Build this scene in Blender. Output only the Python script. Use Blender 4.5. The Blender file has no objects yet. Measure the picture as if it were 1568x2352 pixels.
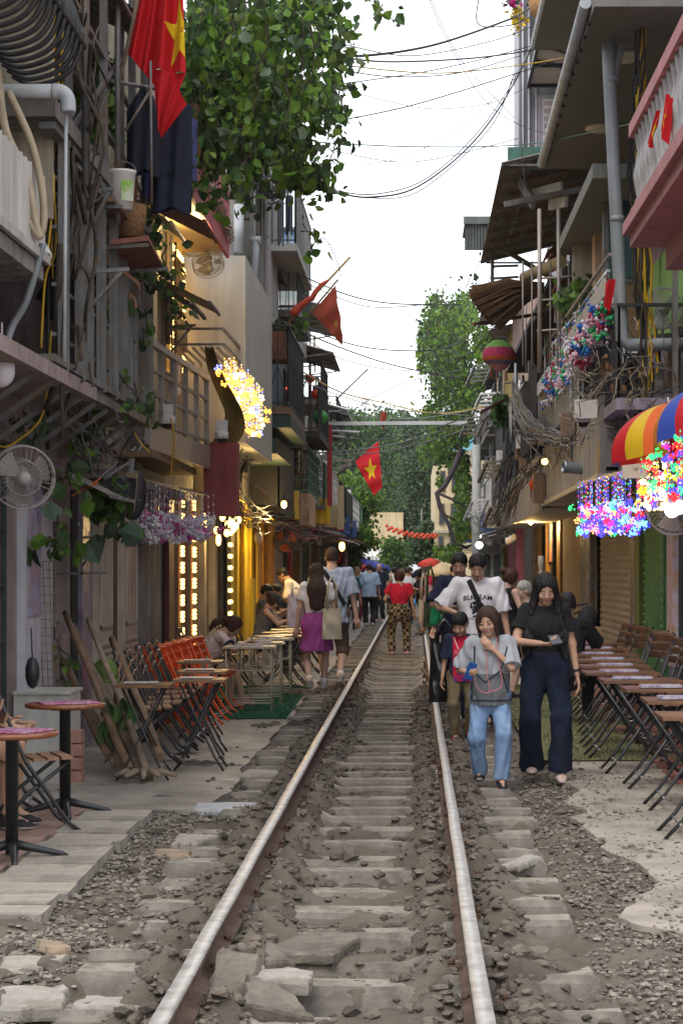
import bpy, bmesh, math, random, sys
import numpy as np
from mathutils import Vector, Matrix, Euler
from mathutils.bvhtree import BVHTree
PI = math.pi
RNG = random.Random(7)
SC = bpy.context.scene
COL = SC.collection
# ------------------------------------------------------------------ camera
CAMZ = 1.61; FD = 4600.0; VX, VY = 952.0, 1306.0     # metres up; focal length and vanishing point on a 1568 px wide plate
cam = bpy.data.cameras.new('camera'); co = bpy.data.objects.new('camera', cam); COL.objects.link(co)
co.location = (0, 0, CAMZ); co.rotation_euler = (PI/2, 0, 0)
cam.sensor_width = 36; cam.lens = 36*FD/2352
cam.shift_x = (784-VX)/2352; cam.shift_y = (VY-1176)/2352
cam.clip_start = 0.1; cam.clip_end = 2000
SC.camera = co
# ------------------------------------------------------------------ sky (overcast), sun, exposure
w = bpy.data.worlds.new("World"); SC.world = w; w.use_nodes = True
nt = w.node_tree; nt.nodes.clear()
sky = nt.nodes.new('ShaderNodeTexSky'); sky.sky_type = 'NISHITA'; sky.sun_disc = False
sky.sun_elevation = math.radians(58); sky.sun_rotation = math.radians(205)
b1 = nt.nodes.new('ShaderNodeBackground'); b1.inputs['Strength'].default_value = 0.06
b2 = nt.nodes.new('ShaderNodeBackground'); b2.inputs['Color'].default_value = (1.0, 0.985, 0.955, 1); b2.inputs['Strength'].default_value = 0.92
ad = nt.nodes.new('ShaderNodeAddShader'); wo = nt.nodes.new('ShaderNodeOutputWorld')
nt.links.new(sky.outputs[0], b1.inputs['Color']); nt.links.new(b1.outputs[0], ad.inputs[0]); nt.links.new(b2.outputs[0], ad.inputs[1]); nt.links.new(ad.outputs[0], wo.inputs['Surface'])
sun = bpy.data.lights.new('sun', 'SUN'); sun.energy = 1.2; sun.angle = math.radians(25); sun.color = (1.0, .96, .9)
so = bpy.data.objects.new('sun', sun); COL.objects.link(so)
so.rotation_euler = (math.radians(32), 0, math.radians(-25))
so.location = (0, 0, 30)
vs = SC.view_settings; vs.view_transform = 'Standard'; vs.look = 'None'; vs.gamma = 1; vs.exposure = 0.75; vs.use_curve_mapping = False
SC.cycles.use_denoising = True; SC.cycles.max_bounces = 6; SC.cycles.diffuse_bounces = 3; SC.cycles.transparent_max_bounces = 12
try: SC.cycles.denoiser = 'OPENIMAGEDENOISE'
except Exception: pass
SC.cycles.sample_clamp_indirect = 4.0

def at(px, py, Y):            # plate pixel at a known distance -> point
    return Vector(((px-VX)/FD*Y, Y, CAMZ+(VY-py)/FD*Y))
def gx(px, Y): return (px-VX)/FD*Y
def gz(py, Y): return CAMZ+(VY-py)/FD*Y

# ------------------------------------------------------------------ materials
MATS = {}
def M(name, c=(.5,.5,.5), r=.7, m=0.0, v=.22, s=5.0, bump=.15, bs=60, c2=None, e=None, es=0, streak=0, island=0, trans=0, alpha=1, coat=0, spec=.4):
    """procedural surface: base colour varied by two noises, optional second colour patches, rain streaks, per-piece variation, bump"""
    if name in MATS: return MATS[name]
    mt = bpy.data.materials.new(name); mt.use_nodes = True; MATS[name] = mt
    T = mt.node_tree; N = T.nodes; L = T.links; N.clear()
    out = N.new('ShaderNodeOutputMaterial'); p = N.new('ShaderNodeBsdfPrincipled')
    L.new(p.outputs[0], out.inputs['Surface'])
    p.inputs['Metallic'].default_value = m; p.inputs['Specular IOR Level'].default_value = spec
    if coat: p.inputs['Coat Weight'].default_value = coat
    tc = N.new('ShaderNodeTexCoord')
    if streak and max(c) < .7: c = tuple(x*.93 for x in c)      # streaked colours darkened: the street canyon's shade put into the walls
    def noise(scale, det=5, vec=None, rough=.6):
        n = N.new('ShaderNodeTexNoise'); n.inputs['Scale'].default_value = scale; n.inputs['Detail'].default_value = det; n.inputs['Roughness'].default_value = rough
        L.new(vec or tc.outputs['Object'], n.inputs['Vector']); return n.outputs['Fac']
    def ramp(f, a, b, ca, cb):
        q = N.new('ShaderNodeValToRGB'); q.color_ramp.elements[0].position = a; q.color_ramp.elements[1].position = b
        q.color_ramp.elements[0].color = (*ca, 1); q.color_ramp.elements[1].color = (*cb, 1); L.new(f, q.inputs[0]); return q.outputs[0]
    def mix(f, a, b, bt='MIX'):
        q = N.new('ShaderNodeMix'); q.data_type = 'RGBA'; q.blend_type = bt
        if isinstance(f, float): q.inputs[0].default_value = f
        else: L.new(f, q.inputs[0])
        for k, x in ((6, a), (7, b)):
            if isinstance(x, tuple): q.inputs[k].default_value = (*x, 1)
            else: L.new(x, q.inputs[k])
        return q.outputs[2]
    lo = tuple(x*(1-v) for x in c); hi = tuple(min(1, x*(1+v)) for x in c)
    col = ramp(noise(s, 7), .3, .7, lo, hi)
    if c2 is not None:
        f = ramp(noise(s*.6, 8, rough=.7), .47, .6, (0,0,0), (1,1,1)); col = mix(f, col, c2)
    if island:
        g = N.new('ShaderNodeNewGeometry'); col = mix(1.0, col, ramp(g.outputs['Random Per Island'], 0, 1, (1-island,)*3, (1+island*.6,)*3), 'MULTIPLY')
    if streak:
        mp = N.new('ShaderNodeMapping'); mp.inputs['Scale'].default_value = (9, 9, .7); L.new(tc.outputs['Object'], mp.inputs['Vector'])
        f = ramp(noise(1.0, 6, mp.outputs[0]), .38, .72, (1,1,1), (1-streak, 1-streak*1.03, 1-streak*1.08)); col = mix(1.0, col, f, 'MULTIPLY')
    L.new(col, p.inputs['Base Color'])
    rr = N.new('ShaderNodeMapRange'); rr.inputs[3].default_value = max(.04, r-.12); rr.inputs[4].default_value = min(1, r+.12); L.new(noise(s*2.3, 4), rr.inputs[0]); L.new(rr.outputs[0], p.inputs['Roughness'])
    if bump:
        b = N.new('ShaderNodeBump'); b.inputs['Strength'].default_value = bump; b.inputs['Distance'].default_value = .01; L.new(noise(bs, 5), b.inputs['Height']); L.new(b.outputs[0], p.inputs['Normal'])
    if e is not None:
        p.inputs['Emission Color'].default_value = (*e, 1); p.inputs['Emission Strength'].default_value = es
    if trans:
        t = N.new('ShaderNodeBsdfTranslucent'); L.new(col, t.inputs[0]); ms = N.new('ShaderNodeMixShader'); ms.inputs[0].default_value = trans
        L.new(p.outputs[0], ms.inputs[1]); L.new(t.outputs[0], ms.inputs[2]); L.new(ms.outputs[0], out.inputs['Surface'])
    if alpha < 1: p.inputs['Alpha'].default_value = alpha
    return mt

# ------------------------------------------------------------------ mesh builder
def frame(d):
    d = Vector(d).normalized(); u = d.cross(Vector((0,0,1)))
    if u.length < 1e-4: u = Vector((1,0,0))
    u.normalize(); return u, u.cross(d).normalized() * -1, d
SPLIT = {'bulb_cluster','stems','pilaster','guide_rail','floor_slab','shelf_bracket','awning_bracket','roof_post','steel_post','drain_pipe','window_pane','steel_frame','steel_cage','side_panel','beige_signboard','cable_clips','pipe_collar','cladding_ribs','balcony_slab','stretcher','apron','wall','arm'}
class MB:
    def __init__(s): s.v = []; s.f = []; s.sm = []; s.mi = []; s.cur = 0; s.st = []
    def add(s, vs, fs, sm=False):
        o = len(s.v); s.st.append((o, len(s.f))); s.v += [tuple(x) for x in vs]; s.f += [tuple(i+o for i in f) for f in fs]; s.sm += [sm]*len(fs); s.mi += [s.cur]*len(fs); return s
    def bb(s, x0, x1, y0, y1, z0, z1):
        x0, x1 = min(x0,x1), max(x0,x1); y0, y1 = min(y0,y1), max(y0,y1); z0, z1 = min(z0,z1), max(z0,z1)
        return s.add([(x0,y0,z0),(x1,y0,z0),(x1,y1,z0),(x0,y1,z0),(x0,y0,z1),(x1,y0,z1),(x1,y1,z1),(x0,y1,z1)], [(3,2,1,0),(4,5,6,7),(0,1,5,4),(1,2,6,5),(2,3,7,6),(3,0,4,7)])
    def box(s, c, d, rot=(0,0,0), M4=None):
        m = (M4 or Euler(rot).to_matrix()); c = Vector(c); x, y, z = d[0]/2, d[1]/2, d[2]/2
        vs = [c + m @ Vector(p) for p in ((-x,-y,-z),(x,-y,-z),(x,y,-z),(-x,y,-z),(-x,-y,z),(x,-y,z),(x,y,z),(-x,y,z))]
        return s.add(vs, [(3,2,1,0),(4,5,6,7),(0,1,5,4),(1,2,6,5),(2,3,7,6),(3,0,4,7)])
    def bar(s, a, b, w, h=None, up=(0,0,1)):       # rectangular bar from a to b
        a, b = Vector(a), Vector(b); h = h or w; d = (b-a); l = d.length
        if l < 1e-5: return s
        d /= l; u = d.cross(Vector(up))
        if u.length < 1e-3: u = d.cross(Vector((0,1,0)))
        u.normalize(); t = u.cross(d)
        vs = [p + u*i*w/2 + t*j*h/2 for p in (a, b) for i, j in ((-1,-1),(1,-1),(1,1),(-1,1))]
        return s.add(vs, [(0,1,2,3),(7,6,5,4),(0,4,5,1),(1,5,6,2),(2,6,7,3),(3,7,4,0)])
    def tube(s, pts, r, n=6, caps=True):
        pts = [Vector(p) for p in pts]; rs = r if isinstance(r, (list, tuple)) else [r]*len(pts); o = []; pu = None
        for i, p in enumerate(pts):
            d = (pts[min(i+1, len(pts)-1)] - pts[max(i-1, 0)])
            d = d.normalized() if d.length > 1e-7 else Vector((0,0,1))
            if pu is None:
                u = d.cross(Vector((0,0,1)) if abs(d.z) < .9 else Vector((1,0,0))).normalized()
            else:
                u = (pu - d*pu.dot(d)); u = u.normalized() if u.length > 1e-6 else d.orthogonal().normalized()
            pu = u; t = d.cross(u)
            o += [p + (u*math.cos(2*PI*k/n) + t*math.sin(2*PI*k/n))*rs[i] for k in range(n)]
        f = [(i*n+k, i*n+(k+1)%n, (i+1)*n+(k+1)%n, (i+1)*n+k) for i in range(len(pts)-1) for k in range(n)]
        s.add(o, f, n > 4)
        if caps:
            b = len(s.v)-len(o); s.f += [tuple(b+k for k in reversed(range(n))), tuple(b+(len(pts)-1)*n+k for k in range(n))]; s.sm += [False]*2; s.mi += [s.cur]*2
        return s
    def lathe(s, prof, c=(0,0,0), n=20, M4=None, caps=True, sm=True):   # prof: (r, z) list
        c = Vector(c); m = M4 or Matrix.Identity(3); o = []
        for r, z in prof: o += [c + m @ Vector((r*math.cos(2*PI*k/n), r*math.sin(2*PI*k/n), z)) for k in range(n)]
        f = [(i*n+k, i*n+(k+1)%n, (i+1)*n+(k+1)%n, (i+1)*n+k) for i in range(len(prof)-1) for k in range(n)]
        s.add(o, f, sm); b = len(s.v)-len(o)
        if caps:
            s.f += [tuple(b+k for k in reversed(range(n))), tuple(b+(len(prof)-1)*n+k for k in range(n))]; s.sm += [False]*2; s.mi += [s.cur]*2
        return s
    def ball(s, c, r, n=8, sc=(1,1,1), M4=None):
        m = max(3, n//2+1); c = Vector(c); q = M4 or Matrix.Identity(3); o = []
        for i in range(m+1):
            a = PI*i/m
            o += [c + q @ Vector((r*sc[0]*math.sin(a)*math.cos(2*PI*k/n), r*sc[1]*math.sin(a)*math.sin(2*PI*k/n), -r*sc[2]*math.cos(a))) for k in range(n)]
        return s.add(o, [(i*n+k, i*n+(k+1)%n, (i+1)*n+(k+1)%n, (i+1)*n+k) for i in range(m) for k in range(n)], True)
    def grid(s, F, nu, nv, sm=True, thick=0):
        o = [F(i/nu, j/nv) for j in range(nv+1) for i in range(nu+1)]
        f = [(j*(nu+1)+i, j*(nu+1)+i+1, (j+1)*(nu+1)+i+1, (j+1)*(nu+1)+i) for j in range(nv) for i in range(nu)]
        return s.add(o, f, sm)
    def prism(s, poly, M4, t):     # poly in local xy, extruded along local z by t; M4 4x4
        n = len(poly); o = [M4 @ Vector((x, y, 0)) for x, y in poly] + [M4 @ Vector((x, y, t)) for x, y in poly]
        return s.add(o, [tuple(reversed(range(n))), tuple(range(n, 2*n))] + [(i, (i+1)%n, n+(i+1)%n, n+i) for i in range(n)])
    def islands(s):
        # pieces that do not touch each other, so that each becomes a part of its own
        n = len(s.st); B = []
        for i, (o, _) in enumerate(s.st):
            e = s.st[i+1][0] if i+1 < n else len(s.v); a = np.array(s.v[o:e]); B.append((a.min(0)-.02, a.max(0)+.02))
        g = list(range(n))
        def root(i):
            while g[i] != i: i = g[i]
            return i
        for i in range(n):
            for j in range(i):
                if (B[i][0] <= B[j][1]).all() and (B[j][0] <= B[i][1]).all(): g[root(i)] = root(j)
        out = {}
        for i in range(n): out.setdefault(root(i), []).append(i)
        R = []
        for ids in out.values():
            m = MB()
            for i in ids:
                o, fo = s.st[i]; e, fe = s.st[i+1] if i+1 < n else (len(s.v), len(s.f)); k = len(m.v)-o; m.st.append((len(m.v), len(m.f)))
                m.v += s.v[o:e]; m.f += [tuple(q+k for q in f) for f in s.f[fo:fe]]; m.sm += s.sm[fo:fe]; m.mi += s.mi[fo:fe]
            R.append(m)
        return R
    def build(s, name, mat, parent=None, loc=None):
        if name in SPLIT and len(s.st) > 1 and (name != 'stems' or len(s.st) < 8) and loc is None:
            q = s.islands()
            if len(q) > 1:
                name_ = name; o = None
                for m in q: m.st = m.st[:1]; r = m.build(name_, mat, parent); o = o or r
                return o
        me = bpy.data.meshes.new(name)
        off = Vector(loc) if loc is not None else (parent_loc(parent) if parent else Vector((0,0,0)))
        V = np.array(s.v, dtype=float).reshape(-1, 3) - np.array(off)
        me.from_pydata(V.tolist(), [], s.f)
        mats = mat if isinstance(mat, (list, tuple)) else [mat]
        for q in mats: me.materials.append(q)
        me.polygons.foreach_set('use_smooth', s.sm)
        if len(mats) > 1: me.polygons.foreach_set('material_index', [min(i, len(mats)-1) for i in s.mi])
        me.update()
        ob = bpy.data.objects.new(name, me); COL.objects.link(ob)
        if parent: ob.parent = parent
        elif loc is not None: ob.location = loc
        return ob
def parent_loc(o):
    q = Vector((0,0,0))
    while o is not None: q = q + o.location; o = o.parent
    return q
def tag(o, label=None, cat=None, group=None, kind=None):
    if label: o['label'] = label
    if cat: o['category'] = cat
    if group: o['group'] = group
    if kind: o['kind'] = kind
    return o
def thing(name, label, cat, loc=(0,0,0), group=None):
    o = bpy.data.objects.new(name, None); COL.objects.link(o); o.location = loc; o.empty_display_size = .1
    return tag(o, label, cat, group)
def solo(name, mb, mat, label, cat, group=None, kind=None):
    V = np.array(mb.v); lo, hi = V.min(0), V.max(0)
    return tag(mb.build(name, mat, loc=((lo[0]+hi[0])/2, (lo[1]+hi[1])/2, lo[2])), label, cat, group, kind)
def kids(o): return [c for c in COL.objects if c.parent == o]
def dup(root, loc, rz=0, label=None, group=None, sc=None):
    r = root.copy(); COL.objects.link(r); r.location = loc; r.rotation_euler = (0, 0, rz)
    if sc: r.scale = (sc,)*3 if not isinstance(sc, tuple) else sc
    if label: r['label'] = label
    if group: r['group'] = group
    for ch in CH(root):
        c = ch.copy(); COL.objects.link(c); c.parent = r
        for g in CH(ch):
            d = g.copy(); COL.objects.link(d); d.parent = c
    return r
def CH(o): return list(o.children)

def smooth(pts, n=8):
    P = [Vector(p) for p in pts]; o = []
    for i in range(len(P)-1):
        a, b, c, d = P[max(i-1,0)], P[i], P[i+1], P[min(i+2,len(P)-1)]
        for k in range(n): t = k/n; o.append(.5*((2*b)+(-a+c)*t+(2*a-5*b+4*c-d)*t*t+(-a+3*b-3*c+d)*t**3))
    o.append(P[-1]); return o
# ------------------------------------------------------------------ numpy noise
def _hash(ix, iy, seed):
    h = (ix*374761393 + iy*668265263 + seed*1442695041) & 0xffffffff
    h = ((h ^ (h >> 13))*1274126177) & 0xffffffff
    return ((h ^ (h >> 16)) & 0xffff)/65535.0
def vnoise(x, y, seed=0):
    ix = np.floor(x).astype(np.int64); iy = np.floor(y).astype(np.int64); fx = x-ix; fy = y-iy
    fx = fx*fx*(3-2*fx); fy = fy*fy*(3-2*fy)
    a = _hash(ix, iy, seed); b = _hash(ix+1, iy, seed); c = _hash(ix, iy+1, seed); d = _hash(ix+1, iy+1, seed)
    return (a*(1-fx)+b*fx)*(1-fy) + (c*(1-fx)+d*fx)*fy
def fbm(x, y, o=4, seed=0):
    t = 0; a = .5
    for k in range(o): t = t + a*vnoise(x, y, seed+k*17); x = x*2.03; y = y*2.03; a *= .5
    return t
def raw_mesh(name, V, F, mat, loc=(0,0,0), smooth=False, parent=None, mi=None):
    """V (n,3) array, F (m,k) array of equal-sized faces"""
    me = bpy.data.meshes.new(name); V = np.asarray(V, dtype=np.float32) - np.array(loc, dtype=np.float32); F = np.asarray(F, dtype=np.int32); k = F.shape[1]
    me.vertices.add(len(V)); me.vertices.foreach_set('co', V.ravel())
    me.loops.add(F.size); me.loops.foreach_set('vertex_index', F.ravel())
    me.polygons.add(len(F)); me.polygons.foreach_set('loop_start', np.arange(0, F.size, k, dtype=np.int32))
    for q in (mat if isinstance(mat, (list, tuple)) else [mat]): me.materials.append(q)
    me.polygons.foreach_set('use_smooth', np.full(len(F), smooth))
    if mi is not None: me.polygons.foreach_set('material_index', np.asarray(mi, dtype=np.int32))
    me.update(calc_edges=True); me.validate()
    o = bpy.data.objects.new(name, me); COL.objects.link(o)
    if parent: o.parent = parent
    else: o.location = loc
    return o
def leaf_mesh(P, D, S, seed=0, wid=.42):
    """P points, D hanging directions, S sizes -> folded pointed leaves (V, F)"""
    r = np.random.default_rng(seed); n = len(P); P = np.asarray(P, float); D = np.asarray(D, float)
    D = D/np.maximum(np.linalg.norm(D, axis=1, keepdims=True), 1e-6)
    q = r.normal(size=(n,3)); U = np.cross(D, q); U /= np.maximum(np.linalg.norm(U, axis=1, keepdims=True), 1e-6); W = np.cross(U, D)
    S = np.asarray(S).reshape(-1,1)
    tpl = np.array([(0,0,0),(wid,.35,.12),(wid*.72,.72,.1),(0,1.05,-.05),(-wid*.72,.72,.1),(-wid,.35,.12)])
    V = np.stack([P + S*(U*a + D*b + W*c) for a, b, c in tpl], 1).reshape(-1,3)
    b = np.arange(n)[:,None]*6
    F = np.concatenate([b+np.array([[0,1,2,3]]), b+np.array([[0,3,4,5]])])
    return V, F
STONE_V = None
def stones(P, S, seed=0, flat=.6):
    """irregular pebbles from a jittered icosahedron"""
    global STONE_V
    if STONE_V is None:
        t = (1+5**.5)/2; v = np.array([(-1,t,0),(1,t,0),(-1,-t,0),(1,-t,0),(0,-1,t),(0,1,t),(0,-1,-t),(0,1,-t),(t,0,-1),(t,0,1),(-t,0,-1),(-t,0,1)], float)
        STONE_V = v/np.linalg.norm(v[0])
    F0 = np.array([(0,11,5),(0,5,1),(0,1,7),(0,7,10),(0,10,11),(1,5,9),(5,11,4),(11,10,2),(10,7,6),(7,1,8),(3,9,4),(3,4,2),(3,2,6),(3,6,8),(3,8,9),(4,9,5),(2,4,11),(6,2,10),(8,6,7),(9,8,1)])
    r = np.random.default_rng(seed); n = len(P); P = np.asarray(P, float)
    V = STONE_V[None]*r.uniform(.75,1.2,(n,12,1))*(r.uniform(.6,1.25,(n,1,3))*np.array([1,1,flat]))*np.asarray(S).reshape(-1,1,1)
    a = r.uniform(0,2*PI,n); c, s = np.cos(a), np.sin(a)
    V = np.stack([V[...,0]*c[:,None]-V[...,1]*s[:,None], V[...,0]*s[:,None]+V[...,1]*c[:,None], V[...,2]], -1) + P[:,None,:]
    return V.reshape(-1,3), (F0[None]+np.arange(n)[:,None,None]*12).reshape(-1,3)
# ================================================================== GROUND AND TRACK
TX = -0.304; RL, RR = -0.838, 0.231; SP = 0.6; SY0 = 6.2
m_dirt = M('dirt', (.098,.079,.060), r=.95, v=.5, s=2.2, bump=1, bs=42, c2=(.105,.088,.07))
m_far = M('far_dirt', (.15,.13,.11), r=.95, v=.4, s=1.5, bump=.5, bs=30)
m_stone = M('ballast_stone', (.108,.088,.069), r=.9, v=.35, s=20, bump=.4, bs=90, island=.5)
m_sleeper = M('sleeper_concrete', (.175,.153,.128), r=.92, v=.25, s=9, bump=.5, bs=70, c2=(.11,.097,.082))  # sides kept darker than the tops, shade put into the colour
m_sltop = M('sleeper_dusty_lit_top', (.265,.235,.195), r=.95, v=.25, s=8, bump=.6, bs=60, c2=(.15,.127,.1))  # dust, lightened further so the colour carries the light from above
m_slab = M('paving_concrete', (.33,.295,.245), r=.88, v=.3, s=4, bump=.5, bs=60, island=.35, c2=(.2,.18,.155))
m_conc = M('concrete_floor', (.25,.225,.19), r=.62, v=.35, s=1.6, bump=.35, bs=45, c2=(.15,.135,.118))
m_path = M('path_concrete', (.295,.26,.215), r=.88, v=.26, s=2.2, bump=.7, bs=26, c2=(.20,.172,.138), streak=0)
m_pave = M('pink_paving', (.33,.215,.17), r=.8, v=.25, s=4, bump=.3, bs=50, c2=(.24,.17,.14))
m_brickfloor = M('red_brick_floor', (.22,.085,.06), r=.8, v=.35, s=8, bump=.4, bs=40)
def sstep(a, b, x): t = np.clip((x-a)/(b-a), 0, 1); return t*t*(3-2*t)
def gh(x, y):
    near = np.clip((14.5-y)/3, 0, 1); ax = np.abs(x-TX); ph = (y-SY0)/SP; dy = (ph-np.round(ph))*SP
    top = -.055*(1-sstep(.30, .42, ax)); n1 = fbm(x*3.1, y*3.1, 5, 3); n2 = fbm(x*4.3+5, y*4.3, 5, 13); fine = (fbm(x*14, y*14, 3, 9)-.48)*.03
    ontop = top + (n2-.50)*(.06+.09*near) - .022 + .006*near
    hollow = -.095 - .02*near + (n1-.48)*(.10+.08*near) + np.clip(dy, -.3, .3)*.10*near
    w = sstep(.125, .075, np.abs(dy+.012*(n2-.5)*8)); h = w*ontop + (1-w)*hollow
    m = sstep(.98, 1.14, ax); h = h*(1-m) + m*(-.028 + (n1-.48)*.10) + fine
    rd = np.minimum(np.abs(x-RL), np.abs(x-RR)); hp = np.exp(-((rd-.16)/.085)**2)*(.12*fbm(x*4, y*3.0, 4, 33)+.03)*(rd > .035); h = h + hp
    h = h + np.clip(fbm(x*1.6+3, y*1.2, 4, 57)-.55, 0, 1)*.45*np.clip((ax-.62)/.2, 0, 1)*np.clip(1.9-ax, 0, 1)
    return h
def grid_ground(name, xs, ys, mat, f, kind='structure'):
    X, Y = np.meshgrid(xs, ys); Z = f(X, Y); nx, ny = len(xs), len(ys)
    V = np.stack([X, Y, Z], -1).reshape(-1,3); i = np.arange(nx*ny).reshape(ny, nx)
    F = np.stack([i[:-1,:-1], i[:-1,1:], i[1:,1:], i[1:,:-1]], -1).reshape(-1,4)
    o = raw_mesh(name, V, F, mat, smooth=True); o['kind'] = kind; return o
grid_ground('track_bed', np.arange(-3.4, 3.4, .028), np.arange(5, 27, .024), m_dirt, gh)
def gfar(x, y): return -.12 + (fbm(x*1.7, y*1.7, 3, 5)-.5)*.06
grid_ground('ground', np.concatenate([np.linspace(-60,-4,8), np.linspace(-3.5,3.5,60), np.linspace(4,60,8)]), np.concatenate([np.linspace(-20,4.9,10), np.linspace(26.97,120,320), np.linspace(121,420,30)]), m_far, lambda x, y: np.where(y < 26, -.12, gfar(x, y)))
# sleepers: concrete, seat ends high, dipped middle
def sleeper_mesh(seed):
    r = random.Random(seed); xs = [-1.05,-1.02,-.75,-.42,-.3,.3,.42,.75,1.02,1.05]; zt = [-.03,0,.0,0,-.055,-.055,0,0,0,-.03]
    mb = MB(); o = []
    for x, z in zip(xs, zt):
        j = lambda a=.008: r.uniform(-a, a)
        o += [(x+j(), -.135, -.2), (x, -.105+j(), z-.03+j()), (x+j(), -.085+j(), z+j()), (x+j(), .085+j(), z+j()), (x, .105+j(), z-.03+j()), (x, .135, -.2)]
    f = [(i*6+k, i*6+(k+1)%6, (i+1)*6+(k+1)%6, (i+1)*6+k) for i in range(len(xs)-1) for k in range(6)]
    f += [tuple(range(5,-1,-1)), tuple((len(xs)-1)*6+k for k in range(6))]
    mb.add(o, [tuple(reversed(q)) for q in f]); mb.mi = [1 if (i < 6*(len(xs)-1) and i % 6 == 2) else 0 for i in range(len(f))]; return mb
m_clip = M('rusty_clip', (.11,.065,.045), r=.8, m=.5, v=.4, s=30)
protos = []
for k in range(5):
    t = thing('railway_sleeper', 'worn grey concrete sleeper lying across under the two rails, dirt over its top', 'railway sleeper', (TX, -50-k, 0), 'concrete sleepers of the track')
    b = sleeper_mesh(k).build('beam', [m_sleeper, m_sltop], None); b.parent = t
    for sx in (-1, 1):
        for e in (-1, 1):
            c = MB(); cx = sx*.5345+e*.062; c.box((cx, 0, .012), (.05, .075, .024)); c.lathe([(.014,.02),(.014,.045),(.006,.05)], (cx+e*.012, 0, 0), 6)
            q = c.build('rail_clip', m_clip, None); q.parent = t
    protos.append(t)
for k in range(105):
    y = SY0+SP*k+RNG.uniform(-.02,.02); p = protos[k % 5]
    if k < 5: t = p
    else:
        t = p.copy(); COL.objects.link(t)
        for c in CH(p):
            if c.name.startswith('rail_clip') and y > 34: continue
            d = c.copy(); COL.objects.link(d); d.parent = t
    t.location = (TX+RNG.uniform(-.05,.05), y, RNG.uniform(-.012,.008)); t.rotation_euler = (RNG.uniform(-.03,.03), RNG.uniform(-.01,.01), RNG.uniform(-.02,.02))
# rails
m_head = M('polished_rail_head', (.50,.485,.46), r=.44, m=.5, v=.18, s=14, bump=.12, bs=25, c2=(.36,.33,.30))
m_rust = M('rail_rust', (.115,.075,.055), r=.8, m=.3, v=.4, s=15, bump=.3, bs=80)
prof = [(-.055,0),(.055,0),(.055,.01),(.01,.026),(.01,.088),(.033,.098),(.033,.122),(.026,.131),(-.026,.131),(-.033,.122),(-.033,.098),(-.01,.088),(-.01,.026),(-.055,.01)]
for nm, rx in (('left', RL), ('right', RR)):
    ys = np.concatenate([np.arange(4.2, 40, .8), np.arange(40, 165, 5)]); mb = MB(); o = []
    for i, y in enumerate(ys):
        jx = RNG.uniform(-.0018,.0018); jz = RNG.uniform(-.002,.002)
        o += [(rx+x+jx, y, z+.002+jz) for x, z in prof]
    n = len(prof); f = []; mi = []
    for i in range(len(ys)-1):
        for k in range(n): f.append((i*n+k, i*n+(k+1)%n, (i+1)*n+(k+1)%n, (i+1)*n+k)); mi.append(1 if k in (6,7,8) else 0)
    mb.add(o, f, True); mb.mi = mi; mb.add(o[:n], [tuple(range(n))])
    tag(mb.build('rail', [m_rust, m_head], loc=(rx, 20, 0)), f'{nm}-hand steel rail with shiny worn head and rusty brown sides', 'rail')
# loose stones: ballast heaped along the rails and gravel at both sides
r = np.random.default_rng(4)
def scatter(n, x0, x1, y0, y1, s0, s1, seed, name, mat, dens=None, lift=0):
    r = np.random.default_rng(seed); X = r.uniform(x0, x1, n); Y = y0+(y1-y0)*r.random(n)**1.5
    k = (r.random(n) < (dens(X, Y) if dens else 1)); X, Y = X[k], Y[k]
    Z = gh(X, Y)+lift; V, F = stones(np.stack([X, Y, Z], 1), r.uniform(s0, s1, len(X))*r.choice([.6,.8,1,1.5], len(X)), seed)
    o = raw_mesh(name, V, F, mat); o['kind'] = 'stuff'; return o
m_gravel = M('grey_gravel', (.19,.165,.135), r=.92, v=.3, s=25, bump=.3, bs=90, island=.5)
railn = lambda X, Y: np.exp(-(np.minimum(abs(X-RL), abs(X-RR))/.17)**2)*.9+.08
scatter(60000, -1.6, 1.0, 6.2, 27, .012, .030, 1, 'ballast', m_stone, railn, .004)
scatter(16000, .72, 1.6, 6.2, 17, .006, .015, 2, 'gravel', m_gravel, lambda X, Y: fbm(X*2, Y*2, 3, 8)*1.25, .012)
scatter(14000, -1.8, -1.1, 6.2, 13.6, .006, .016, 3, 'gravel', m_gravel, lambda X, Y: fbm(X*2, Y*2, 3, 8)*1.4, .01)
scatter(5000, 1.0, 2.0, 6.2, 16, .004, .014, 11, 'gravel', m_gravel, lambda X, Y: np.exp(-((X-1.15)/.3)**2)*fbm(X*3, Y*3, 3, 4)*1.3, .045)
r_ = np.random.default_rng(77); n_ = 2600; X_ = r_.uniform(1.15,2.5,n_); Y_ = 6.5+10.3*r_.random(n_)**1.2; V_, F_i = stones(np.stack([X_,Y_,np.full(n_,.012)],1), r_.uniform(.004,.011,n_)*r_.choice([.7,1,1.7],n_), 5, .35); q_ = raw_mesh('gravel', V_, F_i, m_stone); q_['kind'] = 'stuff'
scatter(260, -1.7, 1.6, 6.2, 18, .03, .055, 5, 'gravel', m_stone, None, .01)
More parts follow.
